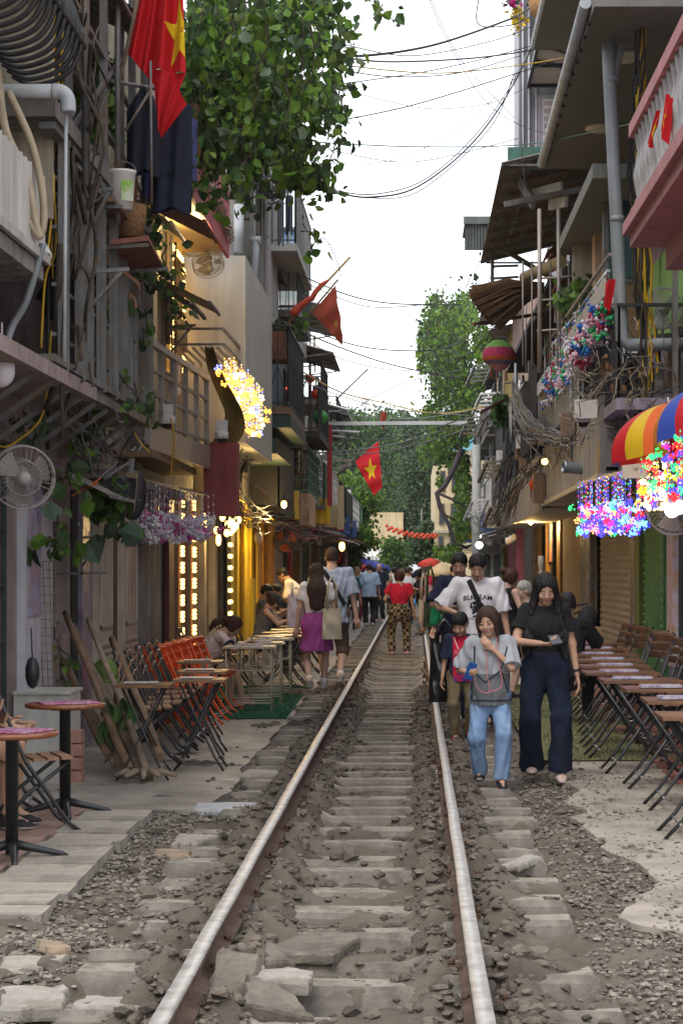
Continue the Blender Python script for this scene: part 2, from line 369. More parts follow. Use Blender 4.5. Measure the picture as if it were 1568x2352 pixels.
# broken slabs lying on the bed
def frag(pts, y0, zt, th, tilt, label, mat=None):
    bm = MB(); c = Vector((sum(p[0] for p in pts)/len(pts), sum(p[1] for p in pts)/len(pts), zt-.012)); Q = []
    for k, a in enumerate(pts):
        e = pts[(k+1) % len(pts)]
        for i in range(6): t = i/6; Q.append((a[0]+(e[0]-a[0])*t+RNG.uniform(-.012,.012)-c.x, a[1]+(e[1]-a[1])*t+RNG.uniform(-.016,.016)-c.y))
    M4 = Matrix.Translation(c) @ Euler(tilt).to_matrix().to_4x4(); n = len(Q)
    V = [M4 @ Vector((x*s, y*s, z+RNG.uniform(-.004,.004))) for s, z in ((.985,-th),(1.0,-th*.8),(1.0,-.014),(.965,-.003),(.93,0)) for x, y in Q]
    bm.add(V, [(r_*n+k, r_*n+(k+1)%n, (r_+1)*n+(k+1)%n, (r_+1)*n+k) for r_ in range(4) for k in range(n)] + [tuple(4*n+k for k in range(n)), tuple(reversed(range(n)))])
    if bm.v and (pts[1][0]-pts[0][0])*(pts[2][1]-pts[1][1])-(pts[1][1]-pts[0][1])*(pts[2][0]-pts[1][0]) < 0: bm.f = [tuple(reversed(f)) for f in bm.f]
    solo('slab_fragment', bm, mat or m_slab, label, 'slab fragment', 'broken paving slabs on the track bed')
def pg(l): return [(gx(x, FD*1.6/(y-VY)), FD*1.6/(y-VY)) for x, y in l]
frag(pg([(570,2172),(770,2178),(832,2140),(735,2118)]), 0, .0, .05, (0,-.02,.0), 'flat mud-caked slab lying askew between the rails near the camera', M('muddy_slab',(.16,.138,.112),r=.95,v=.4,s=6,bump=.8,c2=(.1,.084,.066)))
frag(pg([(455,2270),(560,2285),(600,2245),(530,2225)]), 0, .06, .05, (.3,-.25,.1), 'dark slab fragment tipped up over a hollow beside the left rail', M('muddy_slab'))
frag(pg([(560,2260),(710,2270),(718,2238),(600,2232)]), 0, .045, .05, (0,.05,.05), 'whitish clean slab fragment on the pile beside the left rail', M('white_slab',(.31,.285,.25),r=.9,v=.3,s=5,bump=.5,c2=(.2,.175,.145)))
frag(pg([(545,2300),(700,2308),(690,2285),(600,2265)]), 0, .02, .06, (.25,.15,.3), 'brown stone wedge at the foot of the slab pile by the left rail', M('muddy_slab'))
frag(pg([(600,2240),(660,2236),(640,2205),(618,2210)]), 0, .09, .03, (.1,.1,.2), 'small thin fragment on top of the slab pile by the left rail', M('muddy_slab'))
frag(pg([(740,2160),(772,2176),(790,2150)]), 0, -.01, .06, (0,.2,0), 'small white chunk under the corner of the flat slab between the rails', M('white_slab'))
frag(pg([(398,1936),(452,1938),(500,1922),(410,1915)]), 0, .03, .09, (0,-.04,0), 'thick rough slab block sticking out from under a sleeper end at left')
frag(pg([(350,1962),(430,1966),(440,1950),(360,1948)]), 0, .02, .04, (0,.03,.1), 'small brown stone bar beside the sleeper ends at left', M('brown_stone',(.24,.185,.13),r=.9,v=.25,s=9))
frag(pg([(0,2232),(90,2228),(160,2195),(10,2200)]), 0, .03, .06, (0,.03,0), 'long pale broken slab lying at the left edge of the photo')
frag(pg([(160,2312),(310,2322),(335,2298),(200,2292)]), 0, .03, .05, (0,0,0), 'pale thin slab lying near the left rail at the bottom of the photo', M('white_slab'))
frag(pg([(0,2320),(150,2316),(155,2270),(0,2272)]), 0, .035, .06, (0,0,0), 'square whitish slab lying in the bottom left corner of the photo', M('white_slab'))
frag(pg([(90,2198),(158,2196),(150,2180),(100,2178)]), 0, .06, .03, (0,.05,.2), 'small sandy slab piece on top of the long pale slab', M('brown_stone'))
frag(pg([(1150,1985),(1212,1972),(1245,1978),(1190,1990)]), 0, .035, .03, (.06,-.1,0), 'thin white triangular flake leaning on a sleeper right of the track', M('white_slab'))
frag(pg([(440,1858),(560,1858),(590,1842),(450,1842)]), 0, .02, .05, (0,0,0), 'smooth bluish slab laid over the sleeper ends at left', M('blue_slab',(.34,.35,.36),r=.7,v=.15,s=5))
frag(pg([(545,1780),(640,1782),(640,1768),(570,1766)]), 0, .02, .05, (0,0,0), 'narrow pale slab on the sleeper ends further along at left')
# paved strip of loose slabs at left, brick paving, walkways
y = 9.12; k = 0; lens = [.27,.33,.35,.62,.66,.2,.36,.62,.5]
for l in lens:
    dx = [0,-.02,.01,0,0,-.03,.0,-.02,.0][k]; b = MB(); b.box((-1.91+dx, y+l/2, .0+RNG.uniform(0,.014)), (.42, l-.018, .06), (RNG.uniform(-.012,.012), RNG.uniform(-.02,.02), RNG.uniform(-.02,.02)))
    solo('paving_slab', b, m_slab, 'pale concrete cover slab in the loose row between the pink paving and the gravel', 'paving slab', 'loose cover slabs along the left paving'); y += l; k += 1
b = MB()
for i in range(30):
    for j in range(9):
        yy = 4.5+i*.3; xx = -2.14-j*.105-(.0 if i % 2 else .05); b.bb(xx-.1, xx, yy, yy+.294, -.05, .012+RNG.uniform(0,.004))
b.build('pavement', m_pave)['kind'] = 'structure'
b = MB(); b.bb(-3.3, -2.13, 4, 13.5, -.06, .004); b.build('pavement', M('joint_dirt', (.1,.085,.07), r=.95))['kind'] = 'structure'
def edge_sheet(name, mat, xin, xout, y0, y1, z, amp, seed, step=.04, th=.06):
    ys = np.arange(y0, y1, step); e = xin + (fbm(ys*1.3, ys*0+3, 6, seed)-.5)*amp; mb = MB(); o = []
    n = 8; V = []
    for yy, ee in zip(ys, e): V += [(ee, yy, z-th)] + [(ee+(xout-ee)*i/n, yy, z + float((vnoise(np.array(ee+(xout-ee)*i/n)*3, np.array(yy)*2, 2)-.5)*.012)) for i in range(n+1)]
    w_ = n+2; f = [(i*w_+k, i*w_+k+1, (i+1)*w_+k+1, (i+1)*w_+k) for i in range(len(ys)-1) for k in range(w_-1)]
    if xout < xin: pass
    f += [tuple(range(w_))]
    mb.add(V, f); q = mb.build(name, mat); q['kind'] = 'structure'; return q
edge_sheet('path', m_path, 1.15, 3.4, 4.2, 62, .012, .55, 5, th=.03)
edge_sheet('walkway', m_conc, -1.36, -3.3, 13.35, 70, .0, .14, 6)
b = MB()
for i in range(80):
    for j in range(11):
        yy = 13.2+i*.2; xx = 1.95+j*.09+(.045 if i % 2 else 0)
        if xx < 2.85: b.bb(xx, xx+.086, yy, yy+.19, .0, .028)
b.build('brick_floor', m_brickfloor)['kind'] = 'structure'
# artificial turf mats (short blades over a backing)
def turf(x0, x1, y0, y1, z, c, label, n, skew=0):
    mb = MB(); mb.grid(lambda u, v: (x0+(x1-x0)*u+skew*v, y0+(y1-y0)*v, z+.006+.008*math.sin(u*9+v*7)*math.sin(v*13)), 12, 40)
    t = thing('artificial_turf', label, 'turf mat', ((x0+x1)/2, y0, z)); mb.build('backing', M('turf_'+label[:6], c, r=.95, v=.4, s=3, bump=.8, bs=150), t)
    r = np.random.default_rng(n); X = r.uniform(0,1,n); Yv = r.uniform(0,1,n)**1.3; P = np.stack([x0+(x1-x0)*X+skew*Yv, y0+(y1-y0)*Yv, np.full(n, z+.008)], 1)
    a = r.uniform(0, 2*PI, n); d = np.stack([np.cos(a)*.006, np.sin(a)*.006, np.zeros(n)], 1); tip = np.stack([r.normal(0,.006,n), r.normal(0,.006,n), r.uniform(.012,.024,n)], 1)
    V = np.stack([P-d, P+d, P+tip], 1).reshape(-1,3); F = np.arange(3*n).reshape(-1,3)
    q = raw_mesh('turf_blades', V, F, M('blade_'+label[:6], tuple(x*1.15 for x in c), r=.8, v=.2, island=.35, bump=0), loc=(0,0,0)); q.parent = t; q.location = -t.location; q['kind'] = 'stuff'
turf(1.02, 2.2, 16.6, 27.5, .016, (.15,.155,.075), 'olive green worn turf mat under the dining tables on the right', 16000)
turf(-2.85, -1.37, 21.4, 27.2, .006, (.03,.12,.06), 'dark green turf mat under the white metal tables on the left', 16000, -.06)
b = MB(); b.tube([(1.03, 16.6, .03), (1.0, 22, .03), (1.02, 27, .03)], .012, 5)
# ================================================================== BUILDINGS
XW = {-1: -3.0, 1: 2.9}
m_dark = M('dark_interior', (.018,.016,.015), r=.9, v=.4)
m_pinkwall = M('pinkish_plaster', (.34,.27,.25), r=.9, v=.18, s=2.5, bump=.3, streak=.45, c2=(.25,.2,.185))
m_cream = M('cream_plaster', (.46,.40,.30), r=.9, v=.15, s=2, bump=.4, streak=.4, c2=(.34,.30,.23))
m_greywall = M('grey_white_panel', (.50,.49,.46), r=.8, v=.08, s=1.5, bump=.1, streak=.2)
m_conc2 = M('stained_concrete', (.26,.245,.225), r=.9, v=.3, s=2.2, bump=.5, streak=.6, c2=(.17,.155,.14))
m_steel = M('grey_steel', (.20,.205,.205), r=.55, m=.4, v=.25, s=6, bump=.2, streak=.4, c2=(.2,.15,.11))
m_black = M('black_paint', (.02,.02,.022), r=.45, v=.3, s=12)
m_white = M('white_paint', (.62,.61,.60), r=.6, v=.1, s=5, streak=.25)
m_wood = M('brown_wood', (.16,.095,.055), r=.65, v=.35, s=7, bump=.3, bs=40)
m_rustwood = M('weathered_wood', (.20,.15,.105), r=.85, v=.35, s=6, bump=.4, bs=50)
m_pipe = M('grey_pvc', (.24,.26,.28), r=.5, v=.12, s=3, streak=.25)
m_glass = M('dark_glass', (.03,.045,.055), r=.12, v=.2, s=2, bump=0, spec=.7)
m_yel = M('yellow_paint', (.80,.55,.015), r=.55, v=.2, s=3, streak=.4)
m_amber = M('amber_wood', (.30,.155,.03), r=.55, v=.4, s=4, streak=.45, bump=.3)
m_tan = M('tan_plaster', (.33,.235,.15), r=.9, v=.22, s=2, streak=.35, bump=.3, c2=(.24,.165,.10))
m_red = M('red_paint', (.34,.03,.035), r=.6, v=.2, s=5)
m_maroon = M('maroon_paint', (.12,.012,.022), r=.5, v=.2)
m_pink = M('pink_plaster', (.55,.25,.26), r=.8, v=.12, s=3, streak=.25)
m_shut = M('beige_shutter', (.36,.30,.23), r=.6, v=.12, s=3, streak=.3)
m_green = M('green_paint', (.075,.32,.10), r=.7, v=.15, s=3, streak=.3)
m_lgreen = M('light_green_plaster', (.32,.55,.16), r=.9, v=.12, s=2, streak=.25)
m_lav = M('lavender_plaster', (.36,.30,.36), r=.9, v=.12, s=2, streak=.3)
m_tin = M('corrugated_tin', (.32,.31,.30), r=.55, m=.35, v=.2, s=3, streak=.5)
m_seq = M('sequin_trim', (.42,.36,.30), r=.35, m=.35, v=.4, s=90, bump=.6, bs=140)
m_curtain = M('brown_curtain', (.20,.12,.075), r=.9, v=.2, s=4)
m_bulb = M('warm_bulb', (1,.7,.25), e=(1,.56,.13), es=4.5, bump=0)
m_bulbw = M('white_bulb', (1,1,1), e=(.85,.9,1), es=4, bump=0)
m_grout = M('grey_steel')
def building(name, label, sx, y0, y1, z1, mat, ops=(), cat='building', back=True, z0=-.1):
    X = XW[sx]; t = thing(name, label, cat, (X+sx*.5, (y0+y1)/2, 0)); mb = MB()
    ys = sorted({y0, y1, *[o[0] for o in ops], *[o[1] for o in ops]}); zs = sorted({z0, z1, *[o[2] for o in ops], *[o[3] for o in ops]})
    for a, b in zip(ys, ys[1:]):
        for c, d in zip(zs, zs[1:]):
            if any(o[0] <= a+1e-6 and b <= o[1]+1e-6 and o[2] <= c+1e-6 and d <= o[3]+1e-6 for o in ops): continue
            mb.bb(X, X+sx*.22, a, b, c, d)
    mb.bb(X+sx*.22, X+sx*3.5, y0+.01, y0+.15, z0, z1-.02); mb.bb(X+sx*.22, X+sx*3.5, y1-.15, y1-.01, z0, z1-.02); mb.bb(X, X+sx*3.6, y0+.005, y1-.005, z1, z1+.12)
    mb.build('wall', mat, t)
    i = MB(); i.bb(X+sx*1.3, X+sx*1.5, y0+.16, y1-.16, z0, z1-.03); i.build('inner_wall', m_dark, t)  # near-black back wall, the unlit room's darkness is in its colour
    return t
def shutter(t, sx, y0, y1, z0, z1, mat, name='roller_shutter', d=.09, pitch=.085):
    X = XW[sx]+sx*d; mb = MB(); z = z0
    while z < z1-.01:
        h = min(pitch, z1-z); mb.add([(X, y0, z), (X, y1, z), (X-sx*.012, y1, z+h*.2), (X-sx*.022, y1, z+h*.55), (X-sx*.004, y1, z+h*.92), (X, y1, z+h), (X-sx*.012, y0, z+h*.2), (X-sx*.022, y0, z+h*.55), (X-sx*.004, y0, z+h*.92), (X, y0, z+h)], [(0,1,2,6),(6,2,3,7),(7,3,4,8),(8,4,5,9)]); z += h
    mb.bb(X, X+sx*.03, y0, y1, z0, z1); q = mb.build(name, mat, t)
    f = MB(); f.bb(X-sx*.06, X+sx*.02, y0-.06, y0, z0, z1); f.bb(X-sx*.06, X+sx*.02, y1, y1+.06, z0, z1); f.build('guide_rail', m_steel, t); return q
def panel_door(t, sx, y0, y1, z0, z1, mat, glass=None, d=.1, leaves=2):
    X = XW[sx]+sx*d; w_ = (y1-y0)/leaves
    for k in range(leaves):
        a, b = y0+k*w_+.01, y0+(k+1)*w_-.01; mb = MB(); mb.bb(X+sx*.02, X+sx*.04, a+.01, b-.01, z0, z1)
        for c, e in ((a, a+.09), (b-.09, b)): mb.bb(X-sx*.025, X+sx*.019, c, e, z0, z1)
        for c, e in ((z0, z0+.2), (z0+.78, z0+.9), (z1-.12, z1)): mb.bb(X-sx*.023, X+sx*.018, a+.09, b-.09, c, e)
        for j in range(4): mb.bb(X-sx*.02, X+sx*.01, a+.12, b-.12, z0+.3+j*.11, z0+.35+j*.11)
        q = mb.build('door_leaf', mat, t)
        if glass: g = MB(); g.bb(X+sx*.006, X+sx*.017, a+.1, b-.1, z0+.92, z1-.14); g.build('door_pane', glass, q)
def barred(t, sx, y0, y1, z0, z1, mat, n=5, d=.08):
    X = XW[sx]+sx*d; mb = MB()
    for k in range(n+1): yy = y0+(y1-y0)*k/n; mb.bb(X-.018, X+.018, yy-.02, yy+.02, z0, z1)
    for k in range(6): zz = z0+(z1-z0)*(k+.5)/6; mb.bb(X-.012, X+.012, y0, y1, zz-.012, zz+.012)
    mb.build('door_grille', mat, t); g = MB(); g.bb(X+sx*.06, X+sx*.08, y0, y1, z0, z1); g.build('door_pane', m_glass, t)
def window(t, sx, y0, y1, z0, z1, fm, gm=None, d=.08, bars=0, sill=True):
    X = XW[sx]+sx*d; f = MB(); w_ = .05
    f.bb(X-sx*.03, X+sx*.03, y0, y0+w_, z0, z1); f.bb(X-sx*.03, X+sx*.03, y1-w_, y1, z0, z1); f.bb(X-sx*.028, X+sx*.028, y0+w_, y1-w_, z0, z0+w_); f.bb(X-sx*.028, X+sx*.028, y0+w_, y1-w_, z1-w_, z1)
    f.bb(X-sx*.02, X+sx*.02, (y0+y1)/2-.02, (y0+y1)/2+.02, z0+w_, z1-w_)
    for k in range(bars): yy = y0+(y1-y0)*(k+1)/(bars+1); f.bb(X-sx*.06, X-sx*.045, yy-.008, yy+.008, z0, z1)
    q = f.build('window', fm, t); g = MB(); g.bb(X+sx*.03, X+sx*.04, y0+w_, y1-w_, z0+w_, z1-w_); g.build('window_pane', gm or m_glass, q)
    if sill: s = MB(); s.bb(XW[sx]-sx*.08, XW[sx]+sx*.05, y0-.05, y1+.05, z0-.06, z0-.003); s.build('window_sill', m_conc2, q)
def balcony(t, sx, y0, y1, z, dep, h, sm, rm, style='bars', x0=None, step=.13, th=.12, bw=.016):
    X = XW[sx] if x0 is None else x0; O = X-sx*dep; s = MB(); s.bb(X, O, y0, y1, z-th, z); q = s.build('balcony_slab', sm, t)
    r = MB(); e = -sx
    segs = [((O+sx*.03, y0+.03), (O+sx*.03, y1-.03)), ((X, y0+.03), (O+sx*.03, y0+.03)), ((X, y1-.03), (O+sx*.03, y1-.03))]
    for (xa, ya), (xb, yb) in segs:
        L = math.hypot(xb-xa, yb-ya); n = max(1, int(L/step))
        if style == 'panel':
            r.bar((xa, ya, z+h/2), (xb, yb, z+h/2), .02, h-.05)
            for k in range(n*2+1): u = k/(n*2); r.bar((xa+(xb-xa)*u, ya+(yb-ya)*u, z+.02), (xa+(xb-xa)*u, ya+(yb-ya)*u, z+h-.02), .034)
        else:
            r.bar((xa, ya, z+h), (xb, yb, z+h), .045, .035); r.bar((xa, ya, z+.06), (xb, yb, z+.06), .03, .025)
            for k in range(n+1): u = k/n; r.bar((xa+(xb-xa)*u, ya+(yb-ya)*u, z), (xa+(xb-xa)*u, ya+(yb-ya)*u, z+h-.018), bw)
            if style == 'lattice':
                for zz in (.3, .55, .8): r.bar((xa, ya, z+h*zz), (xb, yb, z+h*zz), .022)
            if style == 'cross':
                for k in range(0, n, 2): u, v = k/n, min(1, (k+2)/n); P = lambda q_, zz: (xa+(xb-xa)*q_, ya+(yb-ya)*q_, zz); r.bar(P(u, z+.08), P(v, z+h-.05), .014); r.bar(P(v, z+.08), P(u, z+h-.05), .014)
    r.build('balcony_railing', rm, t); return q
def ribs(mb, x0, x1, y0, y1, z0, z1, n, ax):  # corrugated sheet: wave profile along axis ax ('y' for sheets in the yz plane)
    o = []; f = []
    for k in range(n*2+1):
        u = k/(n*2); d = .018 if k % 2 else -.018
        if ax == 'y': o += [(x0+d, y0+(y1-y0)*u, z0), (x1+d, y0+(y1-y0)*u, z1)]
        else: o += [(x0+(x1-x0)*u, y0+d, z0), (x0+(x1-x0)*u, y1+d, z1)]
    for k in range(n*2): f.append((2*k, 2*k+2, 2*k+3, 2*k+1))
    mb.add(o, f); return mb
def awning(t, sx, y0, y1, z, dep, drop, mat, x0=None, name='awning', n=None):
    X = XW[sx] if x0 is None else x0; O = X-sx*dep; n = n or int((y1-y0)/.12); mb = MB(); o = []
    for k in range(n*2+1):
        yy = y0+(y1-y0)*k/(n*2); d = .014 if k % 2 else -.014
        o += [(X, yy, z+d), (O, yy, z-drop+d), (X, yy, z+d-.012), (O, yy, z-drop+d-.012)]
    f = []
    for k in range(n*2): a = 4*k; f += [(a, a+4, a+5, a+1), (a+2, a+3, a+7, a+6), (a+1, a+5, a+7, a+3)]
    mb.add(o, f); q = mb.build(name, mat, t)
    b = MB()
    for yy in (y0+.05, (y0+y1)/2, y1-.05): b.bar((X, yy, z-.45), (O+sx*.1, yy, z-drop-.03), .03); b.bar((X, yy, z-.035), (O, yy, z-drop-.035), .03)
    b.build('awning_bracket', m_steel, q); return q
def fascia(t, sx, y0, y1, z0, z1, dep, mat, name='signboard', trim=None, th=.06, n=8):
    O = XW[sx]-sx*dep; mb = MB(); mb.bb(O, O+sx*th, y0, y1, z0, z1); mb.bb(O+sx*th, XW[sx], y0, y0+.05, z0+.1, z1); mb.bb(O+sx*th, XW[sx], y0+.05, y1, z0+.02, z0+.06)
    for k in range(1, n): yy = y0+(y1-y0)*k/n; mb.bb(O-sx*.006, O, yy-.008, yy+.008, z0+.01, z1-.01)
    q = mb.build(name, mat, t)
    if trim: s = MB(); s.bb(O-sx*.03, O, y0, y1, z0-.03, z0+.03); s.bb(O, XW[sx], y0-.03, y0, z0-.03, z0+.03); s.build('sequin_edge', trim, q)
    return q
def acunit(t, x, y, z, sx, mat=None):
    mb = MB(); mb.bb(x-.15, x+.15, y-.4, y+.4, z, z+.55); q = mb.build('air_conditioner', mat or m_white, t)
    f = MB(); f.lathe([(.21, 0), (.21, .02), (.18, .03), (.06, .03)], (x-sx*.15, y, z+.27), 16, Euler((0, -sx*PI/2, 0)).to_matrix()); f.build('fan_grille', m_steel, q); return q

# ---------------- left side
A = building('house', 'dark cluttered pinkish-grey house at the near left with barred door and steel-framed balcony', -1, 8.6, 19.4, 8.6, m_pinkwall,
   [(12.6,15.05,-.1,2.55), (16.5,17.35,1.05,2.0), (17.9,19.2,.0,2.3), (12.2,15.3,4.75,7.2), (13.7,19.0,3.15,4.6), (15.4,18.9,4.85,7.6)])
barred(A, -1, 12.6, 15.05, 0, 2.55, M('dark_teal_frame', (.028,.04,.045), r=.5), 6)
b = MB(); b.bb(-3.0, -2.93, 15.12, 15.72, 0, 2.3); b.bb(-3.0, -2.96, 15.75, 16.4, 0, 2.2); b.build('pilaster', M('bluish_white_paint', (.50,.49,.53), r=.75, v=.1, streak=.3), A)
b = MB(); b.bb(-2.928, -2.915, 15.2, 15.66, 1.25, 2.25); b.build('poster', M('faded_poster', (.24,.25,.36), r=.6, v=.5, s=9, c2=(.33,.2,.2)), A)
M('cream_door', (.46,.39,.31), r=.7, v=.15, streak=.4)
b = MB(); b.bb(-3.0, -2.44, 9, 15.4, 2.9, 3.0); b.build('balcony_slab', m_pinkwall, A)
b = MB(); b.bb(-3.0, -2.47, 15.42, 16.9, 2.92, 3.0); b.build('balcony_slab', m_conc2, A)
b = MB(); b.bb(-3.0, -2.45, 16.92, 18.75, 2.93, 3.0); b.build('balcony_slab', m_rustwood, A)
for k in range(9): y_ = 13.2+k*.62; b = MB(); b.bar((-2.99,y_,2.55), (-2.5,y_,2.9), .035); b.build('balcony_bracket', m_steel, A)
b = MB()
for yy, w_ in ((14.05,.07),(14.75,.06),(15.15,.05),(15.75,.055),(16.4,.065),(16.95,.05),(17.6,.06),(18.2,.05),(18.6,.06)): b.bb(-2.5, -2.47, yy, yy+w_, 3.0, 4.62); b.bb(-2.47, -2.43, yy+w_-.012, yy+w_, 3.0, 4.62)
for zz in (3.25, 3.6, 4.0, 4.35): b.bar((-2.52, 14, zz), (-2.52, 18.7, zz), .03, .025)
for zz in (3.02, 4.6): b.bb(-2.55, -2.44, 13.6, 18.75, zz, zz+.05)
b.build('balcony_railing', m_steel, A)
b = MB(); ribs(b, -2.5, -2.5, 9.5, 13.55, 3.72, 4.25, 26, 'y'); b.bb(-2.49, -2.46, 9.5, 13.55, 3.66, 3.72); b.build('corrugated_panel', M('white_tin', (.50,.48,.45), r=.6, v=.15, s=2, streak=.35), A)
b = MB(); b.bb(-2.98, -2.5, 9.5, 13.5, 3.55, 3.65); b.bb(-2.9, -2.42, 13.5, 19, 4.66, 4.78); b.bb(-2.95, -2.42, 13.5, 19.2, 7.2, 7.35); b.build('floor_slab', m_conc2, A)
b = MB(); b.bb(-2.99, -2.52, 13.95, 14.0, 4.05, 6.4); b.build('side_panel', m_cream, A)
b = MB(); b.bb(-2.99, -2.7, 17.2, 17.25, 4.85, 7.2); b.build('side_panel', m_tan, A)
b = MB()
for yy in (14.25, 15.0, 15.9, 16.8, 17.5, 18.3): b.bb(-2.5, -2.44, yy, yy+.06, 4.6, 7.5)
for yy in (14.6, 16.2): b.tube([(-2.4, yy, 4.4), (-2.4, yy, 7.6)], .026)
for zz in (5.2, 5.75, 6.4): b.bar((-2.47, 14.2, zz), (-2.47, 18.6, zz-.2), .035)
b.bar((-2.45, 14.2, 4.7), (-2.45, 16.8, 5.9), .03); b.bar((-2.45, 16.0, 4.7), (-2.45, 18.4, 5.6), .03); b.build('steel_frame', m_steel, A)
# bulging window grille at the top left corner
b = MB()
for k in range(17):
    yy = 10.9+k*.16; b.tube(smooth([(-2.62, yy, 6.3), (-2.46, yy, 5.75), (-2.3, yy, 5.4), (-2.24, yy, 5.15), (-2.33, yy, 4.94), (-2.55, yy, 4.86), (-2.7, yy, 4.92)], 5), .017, 6)
for zz, xx in ((5.75,-2.46), (5.15,-2.24)): b.tube([(xx, 10.8, zz), (xx, 13.6, zz)], .02)
b.build('window_grille', M('dark_iron', (.04,.04,.043), r=.5, m=.4, v=.3, streak=.3), A)
b = MB(); b.tube([(-2.95, 13.3, 4.78), (-2.36, 13.3, 4.78)], .048, 10); b.tube(smooth([(-2.40, 13.3, 4.78), (-2.34, 13.3, 4.77), (-2.305, 13.3, 4.73), (-2.30, 13.3, 4.64)],4), .053, 10); b.tube([(-2.32, 13.34, 4.66), (-2.34, 13.4, 3.0)], .012, 8); b.build('drain_pipe', M('grey_pvc_light', (.38,.4,.42), r=.5), A)
b = MB(); b.box((-2.58, 16.3, 4.50), (.46, 1.3, .035)); b.build('shelf_board', m_wood, A)
b = MB(); b.box((-2.33, 16.9, 4.26), (.30, 1.5, .04), (0, -.12, .05)); b.build('shelf_board', M('red_brown_board', (.19,.07,.045), r=.7, v=.3, s=5, bump=.3), A)
b = MB(); b.bar((-2.6, 16.2, 4.2), (-2.15, 16.2, 4.23), .03); b.bar((-2.6, 17.5, 4.2), (-2.15, 17.5, 4.23), .03); b.bar((-2.82,15.8,4.465),(-2.3,15.8,4.465),.04,.03); b.build('shelf_bracket', m_steel, A)
B = building('house', 'narrow cream house at left with panelled doors and a sequin-trimmed lattice balcony', -1, 19.4, 23.7, 7.4, m_cream,
   [(19.75,21.2,0,2.35), (21.75,23.3,0,2.35), (20.0,23.2,3.1,5.3)])
md2 = M('beige_door', (.36,.29,.21), r=.7, v=.2, s=5, streak=.4)
m_palewood = M('pale_beige_door', (.50,.42,.32), r=.65, v=.15, s=5, streak=.35); m_glint = M('violet_reflection_pane', (.16,.14,.19), r=.2, v=.6, s=4)  # the pane's base colour holds a painted bluish-purple reflection
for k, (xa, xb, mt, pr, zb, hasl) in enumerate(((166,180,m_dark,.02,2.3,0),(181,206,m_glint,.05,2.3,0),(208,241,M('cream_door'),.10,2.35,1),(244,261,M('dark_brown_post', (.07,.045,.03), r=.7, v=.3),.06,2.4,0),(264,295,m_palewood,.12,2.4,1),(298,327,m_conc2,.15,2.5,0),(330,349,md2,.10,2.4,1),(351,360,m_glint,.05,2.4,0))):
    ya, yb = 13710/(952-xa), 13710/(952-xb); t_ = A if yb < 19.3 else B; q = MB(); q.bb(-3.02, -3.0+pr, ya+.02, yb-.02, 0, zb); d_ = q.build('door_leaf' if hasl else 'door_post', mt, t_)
    if hasl:
        q = MB(); X_ = -3.0+pr
        for zz, hh in ((.25,.32),(1.05,.95)): q.bb(X_, X_+.012, ya+.07, yb-.07, zz, zz+.03); q.bb(X_, X_+.012, ya+.07, yb-.07, zz+hh, zz+hh+.03); q.bb(X_, X_+.012, ya+.07, ya+.11, zz, zz+hh); q.bb(X_, X_+.012, yb-.11, yb-.07, zz, zz+hh)
        for j in range(4): q.bb(X_, X_+.02, ya+.12, yb-.12, .68+j*.07, .71+j*.07)
        q.bb(-3.0, X_-.002, ya-.008, ya+.018, .0, zb); q.build('door_moulding', mt, d_)
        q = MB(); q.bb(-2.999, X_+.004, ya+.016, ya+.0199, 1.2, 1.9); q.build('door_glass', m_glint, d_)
q = MB(); q.bb(-3.0, -2.7, 17.9, 23.6, 2.42, 2.5); q.build('door_lintel', m_conc2, B)
t = B; a0, a1 = Vector((-2.66, 20.0, 0)), Vector((-2.48, 23.9, 0)); b = MB()
for k in range(6): p = a0.lerp(a1, k/5); b.bar(p+Vector((0,0,2.85)), p+Vector((0,0,3.87)), .055)
for zz in (3.12, 3.38, 3.62): b.bar(a0+Vector((0,0,zz)), a1+Vector((0,0,zz)), .035)
b.build('balcony_railing', M('pale_steel', (.34,.30,.27), r=.5, m=.3, v=.15, streak=.3), B)
b = MB(); b.bar(a0+Vector((.03,0,2.93)), a1+Vector((.03,0,2.93)), .03, .26); b.bar(a0+Vector((0,0,3.88)), a1+Vector((0,0,3.88)), .07, .06); b.build('sequin_edge', m_seq, B)
b = MB(); b.bb(-3.0, -2.6, 19.9, 23.9, 2.72, 2.8); b.build('balcony_slab', m_wood, B)
b = MB(); b.bb(-2.99, -2.9, 22.2, 22.6, 3.0, 5.6); b.build('lit_pillar', m_cream, B)
b = MB(); b.bb(-3.0, -2.4, 21.4, 25.7, 5.66, 5.74); b.build('canopy_soffit', M('canopy_cream', (.55,.42,.22), r=.6, v=.1), B)
q = MB(); q.bb(-2.42, -2.38, 20.6, 25.75, 5.6, 6.45); sgn = q.build('canopy_fascia', M('faded_pink_sign', (.50,.085,.11), r=.7, v=.25, s=3, streak=.3, c2=(.36,.11,.1)), B)
r = np.random.default_rng(12); n = 700; P = np.stack([np.full(n,-2.36)+r.normal(0,.02,n), r.uniform(20.8,25.7,n), 5.72+.45*r.random(n)], 1); P[:,2] = 6.28-(P[:,1]-20.8)*.09+r.normal(0,.05,n)
V, F = leaf_mesh(P, r.normal(size=(n,3))+np.array([.5,0,-.4]), r.uniform(.03,.07,n), 1); o = raw_mesh('dried_flowers', V, F, M('dried_flower', (.34,.25,.2), r=.9, island=.5), parent=sgn); o['kind'] = 'stuff'
o.location = -parent_loc(sgn)
C = building('house', 'bulb-lit cafe front at left with maroon door frame, brown curtain and gold niche above', -1, 23.7, 27.2, 5.6, m_conc2, [(24.0,26.9,0,2.5), (24.2,26.1,4.0,5.6)])
b = MB(); b.bb(-2.98, -2.92, 23.85, 24.35, 0, 2.55); b.build('door_frame', m_maroon, C)
b = MB(); b.grid(lambda u, v: (-2.96+.03*math.sin(u*60), 24.36+2.2*u, 2.5*v), 60, 1); b.build('curtain', m_curtain, C)
